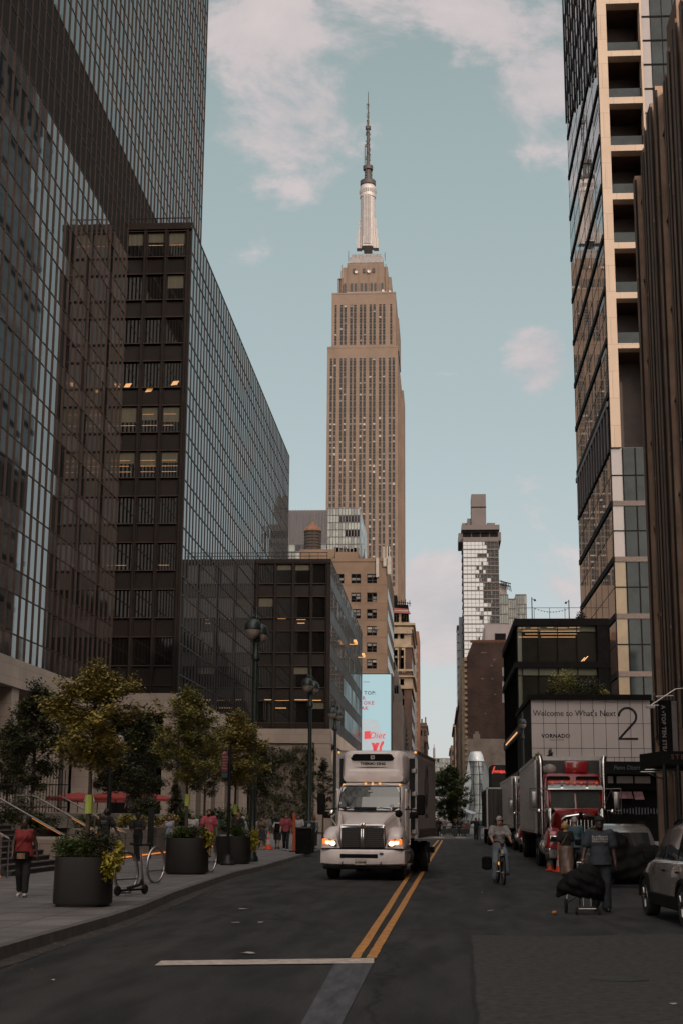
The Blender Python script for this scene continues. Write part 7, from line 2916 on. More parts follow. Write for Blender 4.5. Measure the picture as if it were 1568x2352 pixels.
def suv(name, label, loc, rz, paint, L_, W_, H_):
    """car facing +y, rear at y = 0"""
    t = thing(name, label, 'car', loc, rz)

    def q(n_, mb, m, parent=None, smooth=True):
        return mb.build(n_, m, parent or t, smooth=smooth)
    hw = W_ / 2
    lower = []
    belt = H_ * .62
    # (y, half width low, half width belt, z low, z belt)
    for (y, a, c, z0, z1) in ((0.0, .80, .78, .42, belt * .86), (.06, .90, .88, .34, belt * .96), (.5, .97, .96, .27, belt), (1.2, 1.0, .985, .25, belt * 1.0), (2.6, 1.0, .985, .25, belt * .985), (3.3, 1.0, .975, .25, belt * .97), (3.75, .97, .93, .26, belt * .92), (L_ - .35, .92, .84, .28, belt * .84), (L_ - .08, .78, .68, .34, belt * .72), (L_, .66, .58, .42, belt * .60)):
        z2 = z1
        ring = [(-a * hw, y, z0 + .06), (-a * hw, y, (z0 + z1) * .5), (-a * hw * 1.0, y, z1 - .14), (-c * hw, y, z1 - .04), (-c * hw * .93, y, z2), (-c * hw * .5, y, z2 + .03), (c * hw * .5, y, z2 + .03), (c * hw * .93, y, z2), (c * hw, y, z1 - .04), (a * hw, y, z1 - .14), (a * hw, y, (z0 + z1) * .5), (a * hw, y, z0 + .06), (a * hw * .85, y, z0), (-a * hw * .85, y, z0)]
        lower.append(ring)
    bd_ = q('body', MB().loft(lower), paint)
    gh_ = []
    for (y, a, z) in ((.08, .80, belt * .98), (.28, .76, H_ * .86), (.55, .72, H_ * .965), (1.0, .72, H_), (2.0, .73, H_ * .995), (2.5, .72, H_ * .965), (3.0, .75, H_ * .80), (3.45, .80, belt * .97)):
        gh_.append([(-.90 * hw, y, belt - .06), (-a * hw * 1.06, y, (belt + z) * .5), (-a * hw, y, z - .05), (-a * hw * .86, y, z), (a * hw * .86, y, z), (a * hw, y, z - .05), (a * hw * 1.06, y, (belt + z) * .5), (.90 * hw, y, belt - .06)])
    rf_ = q('roof', MB().loft(gh_), paint)
    for s in (-1, 1):
        for (ya, yb, yc, yd) in ((.55, 1.30, 1.30, .72), (1.38, 2.25, 2.25, 1.38), (2.33, 3.10, 2.62, 2.33)):
            g = lambda y, f: (s * (hw * (.905 - .15 * f)) + s * .012, y, belt + .02 + (H_ * .945 - belt) * f)
            q('side_window', MB().add([g(ya, 0), g(yb, 0), g(yc, .93), g(yd, .93)], [[0, 1, 2, 3]]), m_wind, None, False)
        q('wing_mirror', MB().bbox(s * (hw + .10) - .11, s * (hw + .10) + .11, 2.75, 2.90, belt - .02, belt + .16, .04, 2), m_matteblack)
        for y in (1.02, 2.0):
            q('door_handle', MB().bbox(s * hw - .02, s * hw + .02, y, y + .22, belt - .2, belt - .165, .01, 1), m_matteblack)
        q('sill', MB().bbox(s * hw - .03, s * hw + .02, 1.05, L_ - 1.35, .24, .46, .02, 1), m_matteblack)
        for y in (.80, L_ - .88):
            b = MB()
            pts = [V((s * hw, y + .40 * math.cos(a_), .34 + .40 * math.sin(a_))) for a_ in [math.pi * k / 14 for k in range(15)]]
            b.tube(pts, .05, 6)
            q('wheel_arch', b, m_matteblack)
            w_ = wheel(t, s * (hw - .10), y, .345, .23, m_matteblack)
            b = MB()
            for k in range(7):
                a_ = 6.283 * k / 7
                b.tube([(s * (hw + .01), y + .06 * math.cos(a_), .345 + .06 * math.sin(a_)), (s * (hw + .012), y + .19 * math.cos(a_), .345 + .19 * math.sin(a_))], .022, 5)
            b.tube([V((s * (hw + .005), y + .20 * math.cos(6.283 * k / 24), .345 + .20 * math.sin(6.283 * k / 24))) for k in range(25)], .014, 5, cap=False)
            q('rim_spokes', b, m_steel, w_)
        q('tail_lamp', MB().bbox(s * hw * .80 - .12, s * hw * .80 + .12, -.01, .12, belt * .72, belt * .92, .03, 1), m_tail)
    q('rear_window', MB().add([(-.68 * hw, .05, belt + .03), (.68 * hw, .05, belt + .03), (.64 * hw, .26, H_ * .86), (-.64 * hw, .26, H_ * .86)], [[0, 1, 2, 3]]), m_wind, None, False)
    q('windscreen', MB().add([(-.72 * hw, 3.46, belt + .0), (.72 * hw, 3.46, belt), (.64 * hw, 2.60, H_ * .955), (-.64 * hw, 2.60, H_ * .955)], [[0, 1, 2, 3]]), m_wind, None, False)
    q('rear_bumper', MB().bbox(-.84 * hw, .84 * hw, -.06, .25, .30, .58, .06, 2), paint)
    q('number_plate', MB().bbox(-.2, .2, -.075, -.05, .62, .74, .01, 1), m_plate)
    for s in (-1, 1):
        q('roof_rail', MB().tube([(s * hw * .66, .7, H_ - .03), (s * hw * .67, 1.2, H_ + .05), (s * hw * .67, 2.1, H_ + .05), (s * hw * .66, 2.5, H_ - .03)], .02, 6), m_matteblack)
    return t


suv('parked_car', 'pale silver car parked at the right edge, dark sill and spoked wheels', (5.00, 24.2, 0), R(4), m_carw, 4.6, 1.84, 1.70)
suv('grey_estate_car', 'silver grey car with a dark rear window, partly hidden by the man with the cart', (5.15, 40.5, 0), R(2), m_carg, 4.5, 1.8, 1.62)

# covered motorbike
p = G(1440, 2036, 0)
cm = thing('covered_motorbike', 'motorbike under a loose black cover beside the silver grey car', 'motorbike', (p.x + .1, p.y - .6, 0), R(78))
for y in (-.75, .75):
    wheel(cm, 0.0, y, .31, .13, m_alud)

# ------------------------------------------------------------------ people: smooth bodies cut from distance fields
def _cap(P, a, b, r1, r2):
    a, b = np.array(a, float), np.array(b, float)
    ab = b - a
    L2 = max(1e-9, float(ab @ ab))
    q = P - a
    t = np.clip((q @ ab) / L2, 0, 1)
    d = q - t[..., None] * ab
    return np.sqrt((d * d).sum(-1)) - (r1 + (r2 - r1) * t)


def _ell(P, c, r):
    r = np.array(r, float)
    q = P - np.array(c, float)
    k0 = np.sqrt(((q / r) ** 2).sum(-1)) + 1e-9
    k1 = np.sqrt(((q / (r * r)) ** 2).sum(-1)) + 1e-9
    return k0 * (k0 - 1) / k1


def sdf_mb(prims, h, k=.035, clips=(), lump=0.0):
    """prims: ('c', a, b, r1, r2) tapered limbs or ('e', centre, radii); optional last entry = own blend radius.
    Returns the blended surface as an MB."""
    lo, hi = np.full(3, 1e9), np.full(3, -1e9)
    bb = []
    for p in prims:
        if p[0] == 'c':
            a, b = np.array(p[1], float), np.array(p[2], float)
            r = max(p[3], p[4])
            l, u = np.minimum(a, b) - r, np.maximum(a, b) + r
        else:
            l, u = np.array(p[1], float) - np.array(p[2], float), np.array(p[1], float) + np.array(p[2], float)
        bb.append((l, u))
        lo, hi = np.minimum(lo, l), np.maximum(hi, u)
    lo = lo - 2.5 * h
    hi = hi + 2.5 * h
    n = np.ceil((hi - lo) / h).astype(int) + 1
    D = np.full(n, 1.0)
    ax = [lo[i] + h * np.arange(n[i]) for i in range(3)]
    for p, (l, u) in zip(prims, bb):
        base = 5 if p[0] == 'c' else 3
        kk = p[base] if len(p) > base else k
        m = kk + 2 * h
        i0 = np.maximum(0, np.floor((l - m - lo) / h).astype(int))
        i1 = np.minimum(n, np.ceil((u + m - lo) / h).astype(int) + 1)
        sl = tuple(slice(i0[i], i1[i]) for i in range(3))
        X = np.stack(np.meshgrid(*[ax[i][sl[i]] for i in range(3)], indexing='ij'), -1)
        d = _cap(X, p[1], p[2], p[3], p[4]) if p[0] == 'c' else _ell(X, p[1], p[2])
        o = D[sl]
        hh = np.maximum(kk - np.abs(o - d), 0) / kk
        D[sl] = np.minimum(o, d) - hh * hh * kk * .25
    if clips or lump:
        X = np.stack(np.meshgrid(*ax, indexing='ij'), -1)
        if lump:
            D = D + lump * (np.sin(X[..., 0] * 31 + X[..., 2] * 17) * np.sin(X[..., 2] * 27 + X[..., 1] * 23))
        for c in clips:
            D = np.maximum(D, c(X))
    D[0], D[-1], D[:, 0], D[:, -1], D[:, :, 0], D[:, :, -1] = 1, 1, 1, 1, 1, 1
    S_ = D < 0
    # surface nets
    cnt = sum(S_[i:n[0] - 1 + i, j:n[1] - 1 + j, q:n[2] - 1 + q].astype(np.int8) for i in (0, 1) for j in (0, 1) for q in (0, 1))
    act = (cnt > 0) & (cnt < 8)
    idx = np.argwhere(act)
    if len(idx) == 0:
        return MB()
    num = np.full(act.shape, -1)
    num[act] = np.arange(len(idx))
    acc = np.zeros((len(idx), 3))
    w = np.zeros(len(idx))
    for a0 in ((0, 0, 0), (1, 0, 0), (0, 1, 0), (0, 0, 1), (1, 1, 0), (1, 0, 1), (0, 1, 1)):
        for d in range(3):
            if a0[d]:
                continue
            b0 = list(a0)
            b0[d] = 1
            A, B = idx + np.array(a0), idx + np.array(b0)
            va, vb = D[A[:, 0], A[:, 1], A[:, 2]], D[B[:, 0], B[:, 1], B[:, 2]]
            cr = (va < 0) != (vb < 0)
            t = np.where(cr, va / np.where(cr, va - vb, 1), 0)
            pt = A + (B - A) * t[:, None]
            acc[cr] += pt[cr]
            w[cr] += 1
    vs = lo + h * acc / w[:, None]
    faces = []
    for d in range(3):
        e1, e2 = (d + 1) % 3, (d + 2) % 3
        A = np.moveaxis(S_, d, 0)
        dif = np.argwhere(A[:-1] != A[1:])
        for g in dif:
            c = [0, 0, 0]
            c[d] = g[0]
            oth = [i for i in range(3) if i != d]
            c[oth[0]], c[oth[1]] = g[1], g[2]
            q = []
            ok = True
            for (s1, s2) in ((-1, -1), (0, -1), (0, 0), (-1, 0)):
                cc = list(c)
                cc[e1] += s1
                cc[e2] += s2
                if min(cc) < 0 or any(cc[i] >= act.shape[i] for i in range(3)):
                    ok = False
                    break
                v = num[cc[0], cc[1], cc[2]]
                if v < 0:
                    ok = False
                    break
                q.append(int(v))
            if ok:
                faces.append(q if S_[tuple(c)] else q[::-1])
    mb = MB()
    mb.add(vs.tolist(), faces)
    return mb


SKIN = [mat('skin_light', (0.36, 0.20, 0.145), .55, var=.08), mat('skin_tan', (0.25, 0.135, 0.09), .55, var=.08), mat('skin_brown', (0.115, 0.058, 0.038), .5, var=.1), mat('skin_dark', (0.058, 0.030, 0.021), .45, var=.1)]
HAIRC = {'black': mat('hair_black', (.012, .010, .009), .6, var=.3, scale=20), 'brown': mat('hair_brown', (.07, .038, .02), .6, var=.3, scale=20), 'blond': mat('hair_blond', (.36, .23, .09), .6, var=.45, scale=22), 'grey': mat('hair_grey', (.30, .28, .27), .7, var=.3, scale=20), 'red': mat('hair_auburn', (.15, .06, .03), .6, var=.3, scale=20)}


def cloth(name, c, v=.12):
    return mat('cloth_' + name, c, .85, var=v, scale=7, detail=6)


def person(label, loc, rz, H=1.75, skin=1, fat=1.0, lean=0.0, legs=((12, 6), (-14, 22)), arms=((-12, 8, 15, 0), (14, 8, 15, 0)), head=(0, 0), top=None, sleeve='short', hem=-.02, bottom=None, btype='trousers',
           blen=1.0, shoes=None, hair='black', htype='short', hat=None, h=.02, group=None, wide=1.0, extra=None, pelvis=None, beard=False, female=False, eyes=False, fingers=True, name='person', untuck=.0, ground=True, spread=0.0):
    s = H / 1.75
    t = thing(name, label, 'person', loc, rz, group)
    ln = R(lean)
    u = np.array([0, math.sin(ln), math.cos(ln)])
    J = {}
    ft = []
    low = 0
    for i, sd in enumerate((-1, 1)):
        hf, kb = R(legs[i][0]), R(legs[i][1])
        ab = R(legs[i][2]) if len(legs[i]) > 2 else R(spread)
        hip = np.array([sd * .088 * s, 0, 0])
        kn = hip + .43 * s * np.array([sd * math.sin(ab), math.sin(hf), -math.cos(hf)])
        an = kn + .42 * s * np.array([sd * math.sin(ab) * .4, math.sin(hf - kb), -math.cos(hf - kb)])
        ph = legs[i][3] if len(legs[i]) > 3 else min(0.25, (hf - kb) * .75 if (hf - kb) < 0 else (hf - kb) * .6)
        fd = np.array([sd * .12, math.cos(ph), math.sin(ph)])
        fu = np.array([0, -math.sin(ph), math.cos(ph)])
        J[i] = (hip, kn, an, fd, fu)
        low = min(low, (an - fu * .075 * s - fd * .05 * s)[2], (an + fd * .17 * s - fu * .065 * s)[2])
    P0 = np.array([0, 0, -low]) if pelvis is None else np.array(pelvis, float)
    for i in J:
        J[i] = tuple(q + P0 if k < 3 else q for k, q in enumerate(J[i]))
    A = {}
    for i, sd in enumerate((-1, 1)):
        af, ab, el, tw = [R(x) for x in arms[i]]
        sh = P0 + u * .495 * s + np.array([sd * (.178 if not female else .155) * s * (1 + (fat - 1) * .5), 0, 0])
        e = sh + .285 * s * np.array([sd * math.sin(ab), math.sin(af) * math.cos(ab), -math.cos(af) * math.cos(ab)])
        fd = np.array([sd * math.sin(ab) * .6 - sd * math.sin(tw), math.sin(af + el), -math.cos(af + el)])
        fd = fd / np.linalg.norm(fd)
        wr = e + .25 * s * fd
        A[i] = (sh, e, wr, fd)
    nb = P0 + u * .535 * s
    hc = nb + np.array([0, .03 * s, .155 * s]) + np.array([0, .10 * math.sin(ln), 0]) * s
    hy = R(head[0])
    fw = np.array([-math.sin(hy), math.cos(hy), math.sin(R(head[1]))])
    rt_ = np.array([math.cos(hy), math.sin(hy), 0])
    up_ = np.array([0, 0, 1.0])
    f = fat
    torso = [('e', P0 + u * .02 * s, (.158 * s * f, .112 * s * f, .13 * s)), ('e', P0 + u * .17 * s + np.array([0, .012 * (f - 1) * 10 * s * .3, 0]), (.135 * s * f * (.92 if female else 1), .098 * s * f ** 1.3, .15 * s)),
             ('e', P0 + u * .36 * s, (.162 * s * f ** .7, .110 * s * f ** .7, .175 * s)), ('c', P0 + u * .485 * s + np.array([-.135 * s, 0, 0]), P0 + u * .485 * s + np.array([.135 * s, 0, 0]), .058 * s, .058 * s)]
    if female:
        torso += [('e', P0 + u * .36 * s + np.array([sx * .07 * s, .085 * s, 0]), (.065 * s, .06 * s, .065 * s)) for sx in (-1, 1)]
    am = (.046 if not female else .038) * s * f ** .5
    arm = {}
    for i in (0, 1):
        sh, e, wr, fd = A[i]
        arm[i] = [('c', sh, e, am * 1.12, am * .88), ('c', e, wr, am * .90, am * .60)]
    lg = (.082 if not female else .080) * s * f ** .6
    leg = {}
    for i in (0, 1):
        hip, kn, an, fd, fu = J[i]
        leg[i] = [('c', hip, kn, lg * 1.05, lg * .70), ('c', kn, kn + (an - kn) * .35, lg * .68, lg * .68), ('c', kn + (an - kn) * .35, an, lg * .68, lg * .44)]
    body = list(torso) + arm[0] + arm[1] + leg[0] + leg[1]
    body += [('c', nb - u * .03 * s, hc - up_ * .06 * s, .056 * s, .052 * s), ('e', hc, (.074 * s, .092 * s, .112 * s)), ('e', hc + fw * .028 * s - up_ * .055 * s, (.056 * s, .062 * s, .062 * s)),
             ('c', hc + fw * .085 * s + up_ * .012 * s, hc + fw * .108 * s - up_ * .022 * s, .009 * s, .015 * s, .012)]
    body += [('e', hc + rt_ * sx * .076 * s - up_ * .01 * s, (.012 * s, .022 * s, .032 * s), .01) for sx in (-1, 1)]
    for i, sd in enumerate((-1, 1)):
        sh, e, wr, fd = A[i]
        side = np.cross(fd, np.array([sd * 1.0, 0.2, 0]))
        side = side / (np.linalg.norm(side) + 1e-9)
        nrm = np.cross(side, fd)
        pc = wr + fd * .045 * s
        body += [('c', wr, pc + fd * .03 * s, .026 * s, .03 * s, .02), ('c', pc + side * .016 * s, pc + side * .018 * s + fd * .035 * s, .02 * s, .019 * s, .02), ('c', pc - side * .018 * s, pc - side * .018 * s + fd * .03 * s, .019 * s, .018 * s, .02)]
        if fingers:
            for q in range(4):
                o = pc + side * (.030 - .020 * q) * s + fd * .04 * s
                l1 = (.036, .042, .040, .030)[q] * s
                m1 = o + fd * l1
                body += [('c', o, m1, .0105 * s, .0098 * s, .006), ('c', m1, m1 + (fd * .8 + nrm * .6) * l1 * .85, .0098 * s, .0085 * s, .006)]
            o = wr + side * .028 * s + fd * .03 * s
            body += [('c', o, o + (fd * .7 + side * .7) * .04 * s, .012 * s, .011 * s, .008), ('c', o + (fd * .7 + side * .7) * .04 * s, o + (fd * .95 + side * .75) * .062 * s, .011 * s, .009 * s, .006)]
    for i in (0, 1):
        hip, kn, an, fd, fu = J[i]
        body += [('c', an - fu * .03 * s, an + fd * .13 * s - fu * .045 * s, .036 * s, .028 * s)]
    bo = sdf_mb(body, h).build('body', SKIN[skin], t, smooth='all', fix=False)
    e_ = h * .55 + .004

    def grow(ps, g, k=None):
        return [('c', p[1], p[2], p[3] + g, p[4] + g) if p[0] == 'c' else ('e', p[1], tuple(x + g for x in p[2])) for p in ps]
    hipz = P0[2]
    zw = P0 + u * (.10 * s)
    if bottom is not None:
        ps = grow(torso[:1], e_ * .8)
        if btype in ('trousers', 'shorts'):
            cut = blen
            for i in (0, 1):
                hip, kn, an, fd, fu = J[i]
                if btype == 'shorts':
                    ps += [('c', hip, kn + (hip - kn) * (1 - cut), lg * 1.05 + e_ * 1.4, lg * .85 + e_ * 2.4 * wide)]
                else:
                    ps += [('c', hip, kn, lg * 1.05 + e_, lg * .74 + e_ * 1.1 * wide), ('c', kn, kn + (an - kn) * .95 * cut, lg * .72 + e_ * 1.1 * wide, lg * .56 + e_ * 1.5 * wide)]
        else:
            l0 = (J[0][2] + J[1][2]) * .5
            hemp = P0 + (l0 - P0) * blen
            ps += [('c', P0 + u * .05 * s, P0 + (hemp - P0) * .4, .15 * s * f + e_, .165 * s * f + e_), ('c', P0 + (hemp - P0) * .4, hemp, .165 * s * f + e_, .17 * s * f * wide + e_)]
            for i in (0, 1):
                hip, kn, an, fd, fu = J[i]
                ps += [('c', hip, kn, lg * 1.15 + e_, lg + e_, .12), ('c', kn, kn + (an - kn) * .6, lg + e_, lg * .8 + e_, .12)]
        zt = P0[2] + .12 * s
        cl = [lambda X: X[..., 2] - zt]
        if btype == 'skirt':
            zb_ = float((P0 + ((J[0][2] + J[1][2]) * .5 - P0) * blen)[2])
            cl.append(lambda X: zb_ - X[..., 2])
        sdf_mb(ps, h, clips=cl, lump=.004).build({'trousers': 'trousers', 'shorts': 'shorts', 'skirt': 'skirt'}[btype], bottom, t, smooth='all', fix=False)
    shirt = None
    if top is not None:
        g = e_ * 1.35 + .004
        ps = grow(torso, g)
        if untuck:
            ps.append(('c', P0 + u * .1 * s, P0 + u * (hem - .03) * s, .13 * s * f + g, .15 * s * f + g + untuck))
        for i in (0, 1):
            sh, e, wr, fd = A[i]
            if sleeve == 'short':
                ps.append(('c', sh, sh + (e - sh) * .72, am * 1.15 + g * 1.2, am * 1.1 + g * 2.0))
            elif sleeve == 'long':
                ps += [('c', sh, e, am * 1.12 + g, am * .9 + g * 1.2), ('c', e, e + (wr - e) * .95, am * .9 + g * 1.2, am * .62 + g * 1.2)]
            else:
                ps.append(('e', sh - np.array([(-1, 1)[i] * .035 * s, 0, -.01]), (.035 * s, .05 * s, .05 * s)))
        zh = float((P0 + u * hem * s)[2])
        zn = float((nb - u * (.005 if sleeve != 'none' else .03) * s)[2]) + .0
        sdfm = sdf_mb(ps, h, clips=[lambda X: zh - X[..., 2] if True else 0, lambda X: X[..., 2] - zn - .25 * np.abs(X[..., 0])], lump=.003)
        shirt = sdfm.build('shirt', top, t, smooth='all', fix=False)
    if shoes is not None:
        for i in (0, 1):
            hip, kn, an, fd, fu = J[i]
            base = an - fu * .048 * s
            ps = [('c', base - fd * .035 * s, base + fd * .15 * s - fu * .002 * s, .046 * s, .040 * s), ('c', an - fu * .02 * s, base, .044 * s, .046 * s)]
            o_, f_ = an - fu * .082 * s, fu
            sdf_mb(ps, max(.012, h * .8), clips=[lambda X: -((X - o_) @ f_)]).build('shoe', shoes, t, smooth='all', fix=False)
    if htype:
        hs = HAIRC[hair]
        g = (.012 + h * .35)
        ps = [('e', hc + up_ * .012 * s - fw * .012 * s, (.078 * s + g, .092 * s + g, .106 * s + g))]
        if htype == 'curly':
            rng = random.Random(len(label))
            ps += [('e', hc + up_ * (.03 + rng.uniform(-.08, .10)) * s - fw * rng.uniform(-.01, .07) * s + rt_ * rng.uniform(-.085, .085) * s, (.045 * s,) * 3, .02) for _ in range(16)]
        if htype == 'bob':
            ps += [('e', hc - fw * .035 * s - up_ * .05 * s, (.098 * s, .075 * s, .10 * s))]
        if htype == 'long':
            ps += [('c', hc - fw * .05 * s, hc - fw * .085 * s - up_ * .28 * s, .085 * s, .065 * s)]
        if htype == 'bun':
            ps += [('e', hc - fw * .07 * s + up_ * .09 * s, (.05 * s,) * 3)]
        if htype == 'updo':
            ps += [('e', hc - fw * .015 * s + up_ * .10 * s, (.07 * s, .07 * s, .055 * s)), ('e', hc + rt_ * .04 * s + up_ * .12 * s, (.04 * s,) * 3)]
        fo = hc + fw * (.052 if htype != 'crown' else .0) * s + up_ * .035 * s
        nrm_ = fw * .80 - up_ * .6
        cl = [lambda X: (X - fo) @ nrm_]
        if htype in ('short', 'updo', 'bun', 'curly'):
            zc = float(hc[2] - (.045 if htype != 'curly' else .09) * s)
            cl.append(lambda X: zc - X[..., 2])
        sdf_mb(ps, h, clips=cl).build('hair', hs, t, smooth='all', fix=False)
    if beard:
        ps = [('e', hc + fw * .034 * s - up_ * .075 * s, (.062 * s + h * .4, .066 * s + h * .4, .052 * s + h * .4))]
        zc = float(hc[2] - .045 * s)
        sdf_mb(ps, h, clips=[lambda X: X[..., 2] - zc]).build('beard', HAIRC['black'], t, smooth='all', fix=False)
    if hat is not None:
        hm_, kind = hat
        ps = [('e', hc + up_ * .035 * s, (.088 * s + h * .4, .102 * s + h * .4, .092 * s + h * .4))]
        zc = float(hc[2] + .025 * s)
        cl = [lambda X: zc - X[..., 2]]
        hb = sdf_mb(ps, h, clips=cl).build('cap', hm_, t, smooth='all', fix=False)
        if kind == 'cap':
            b = MB()
            c0 = hc + up_ * .03 * s
            arc = [c0 + fw * (.085 + .085 * math.sin(a_)) * s + rt_ * .075 * s * math.cos(a_) for a_ in [math.pi * q / 8 for q in range(9)]]
            b.prism([V(q) for q in arc], (0, 0, 0), (0, 0, .014))
            b.build('peak', hm_, hb)
    if eyes:
        b = MB()
        for sx in (-1, 1):
            c = hc + fw * .082 * s + rt_ * sx * .032 * s + up_ * .012 * s
            b.ball(c, .012 * s, .009 * s, .007 * s, 8, 6)
        b.build_each('eye', m_black, t, smooth='all')
        c = hc + fw * .088 * s - up_ * .058 * s
        MB().ball(c, .024 * s, .010 * s, .008 * s, 8, 6).build('mouth', mat('lips', (.09, .03, .025), .5), t, smooth='all')
    return t, dict(P0=P0, u=u, s=s, A=A, J=J, hc=hc, fw=fw, rt=rt_, nb=nb, shirt=shirt)


from mathutils.bvhtree import BVHTree


def stick_on(mb, ob, side=1.0, off=.006):
    """lay flat letters on the front (or back) of a garment"""
    me = ob.data
    tr = BVHTree.FromPolygons([v.co[:] for v in me.vertices], [list(p.vertices) for p in me.polygons])
    out = []
    for p in mb.v:
        hit = tr.ray_cast(V((p[0], 2 * side, p[2])), V((0, -side, 0)))[0]
        y = (hit.y if hit else .1 * side) + off * side
        out.append((p[0], y, p[2]))
    mb.v = out
    return mb


K = {n: cloth(n, c) for n, c in dict(red=(.22, .022, .022), black=(.012, .0115, .0115), navy=(.030, .037, .047), dknavy=(.022, .028, .036), pink=(.42, .075, .10), white=(.42, .40, .41), palebl=(.30, .33, .40), grey=(.22, .205, .20), jeans=(.15, .18, .21),
                                     teal=(.04, .10, .09), denim=(.055, .105, .125), brown=(.155, .095, .068), floral=(.12, .09, .05), rose=(.30, .06, .08), green=(.05, .13, .08), olive=(.07, .07, .05)).items()}
K['brown'] = mat('satin_brown', (.150, .098, .075), .38, var=.35, scale=5, stretch=(1.5, 1.5, .6))
SH = {'white': mat('shoe_white', (.45, .43, .42), .6, var=.1), 'black': mat('shoe_black', (.012, .012, .012), .5), 'brown': mat('shoe_brown', (.1, .06, .04), .6)}
PI = math.pi

# woman in the red top, left
p = G(50, 2060, .15)
w1, D1 = person('woman in a red sleeveless top and dark trousers, nearest on the left pavement', (p.x, p.y, .15), PI + R(8), 1.58, 3, 1.24, 2, ((13, 4), (-10, 14)), ((-10, 16, 12, 0), (6, 12, 22, 10)), (-12, 0), K['red'], 'none', -.06, K['black'], 'trousers', .93, SH['white'], 'black', 'updo', h=.014, female=True, eyes=True, untuck=.02)
s_ = D1['s']
b = MB()
b.tube([V(D1['nb'] + np.array([-.12, -.02, -.03])), V(D1['P0'] + D1['u'] * .36 * s_ + np.array([-.07, .20, 0])), V(D1['P0'] + np.array([.14, .19, .06]))], .011, 6)
bg_ = thing('crossbody_bag', 'small black and gold bag hanging at the hips of the woman in the red top', 'bag', (p.x, p.y, .15), PI + R(8))
b.build('strap', m_black, bg_)
MB().bbox(-.14, .16, .15, .23, D1['P0'][2] - .12, D1['P0'][2] + .06, .03, 2).build('pouch', m_matteblack, bg_)
MB().bbox(-.06, .10, .228, .24, D1['P0'][2] - .09, D1['P0'][2] + .02, .005, 1).build('gold_flap', mat('gold_leather', (.20, .12, .05), .4, var=.5, scale=12), bg_)

# officers
o1, DO = person('officer in black uniform seen from behind, one hand on the handrail', (-11.7, 50.4, .15), R(-22), 1.84, 3, 1.10, 3, ((4, 2), (-6, 10)), ((-4, 12, 18, 0), (14, 24, 18, 0)), (10, -8), K['black'], 'short', -.03, K['black'], 'trousers', 1.0, SH['black'], 'black', 'short', (K['black'], 'cap'), h=.018)
zb2 = float(DO['P0'][2] + .42)
b = MB().merge(text_mb('SECURITY', .055, .001, bold=.002).xf(Matrix.Translation((0, 0, zb2)) @ Matrix.Rotation(0, 4, 'Z')))
b.merge(text_mb('OFFICER', .055, .001, bold=.002).xf(Matrix.Translation((0, 0, zb2 - .075))))
stick_on(b, DO['shirt'], -1).build('back_lettering', m_band, o1, fix=False)
b = MB()
b.cbox(0, 0, 0, .3, .01, .03)
o2, DO2 = person('officer in black uniform and cap looking down at a phone, facing us', (-10.98, 52.6, .15), PI - R(12), 1.72, 3, 1.05, 2, ((3, 2), (-4, 4)), ((14, 14, 78, 42), (16, 16, 72, 40)), (0, -14), K['black'], 'short', -.03, K['black'], 'trousers', 1.0, SH['black'], 'black', 'short', (K['black'], 'cap'), h=.018)
wr = (DO2['A'][0][2] + DO2['A'][1][2]) / 2
tag(MB().bbox(-.035, .035, -.075, .075, 0, .012, .004, 1).build('phone', m_black), 'dark phone held by the officer in a cap', 'phone').location = V((-10.98, 52.6, .15)) + Matrix.Rotation(PI - R(12), 3, 'Z') @ V(wr + np.array([0, .08, .02]))

# pedestrians between the planters
GP = None


def at_px(px_, py_, z=.15, dy=0):
    q = G(px_, py_, z)
    return (q.x * (q.y + dy) / q.y, q.y + dy, z)


person('woman in a white sleeveless jumpsuit with one hand at her ear', at_px(388, 1968), PI - R(10), 1.68, 1, .95, 2, ((14, 4), (-12, 14)), ((-6, 14, 14, 0), (34, 30, 128, 10)), (8, 0), K['palebl'], 'none', -.04, K['palebl'], 'trousers', 1.02, SH['white'], 'black', 'bun', h=.018, female=True, wide=2.4)
person('woman in a dark top with pale trim, behind the woman in white', at_px(418, 1963, dy=1.6), PI, 1.62, 1, 1.0, 2, ((10, 4), (-10, 12)), ((-8, 10, 20, 0), (10, 10, 30, 0)), (4, -12), K['black'], 'none', -.04, K['palebl'], 'trousers', 1.0, SH['black'], 'brown', 'bun', h=.02, female=True)
person('man in a white shirt and dark waistcoat, head behind the tree trunk', at_px(441, 1965, dy=.8), PI + R(5), 1.74, 1, 1.05, 2, ((10, 4), (-10, 12)), ((-10, 9, 16, 0), (12, 9, 16, 0)), (0, 0), K['white'], 'long', -.04, K['black'], 'trousers', 1.0, SH['black'], 'grey', 'short', h=.02)
m7, D7 = person('big bearded man in a pink T-shirt walking behind the middle planter', at_px(479, 1969), PI - R(4), 1.90, 1, 1.18, 2, ((14, 4), (-12, 16)), ((-12, 12, 14, 0), (14, 14, 16, 0)), (0, 0), K['pink'], 'short', -.10, K['rose'], 'shorts', .9, SH['black'], 'black', 'short', h=.018, beard=True, untuck=.02)
b = text_mb('drift', .13, .001, bold=.004, shear=.2).xf(Matrix.Scale(-1, 4, (1, 0, 0)))
b.xf(Matrix.Translation((0, 0, float(D7['P0'][2] + .40))))
stick_on(b, D7['shirt'], 1).build('white_script', m_band, m7, fix=False)
person('person in teal with a cap, behind the man in pink', at_px(497, 1962, dy=3), PI, 1.74, 3, 1.0, 2, ((10, 4), (-10, 12)), ((-8, 8, 14, 0), (10, 8, 14, 0)), (0, 0), K['teal'], 'short', -.05, K['teal'], 'trousers', 1.0, SH['black'], 'black', 'short', (K['green'], 'cap'), h=.024, fingers=False)
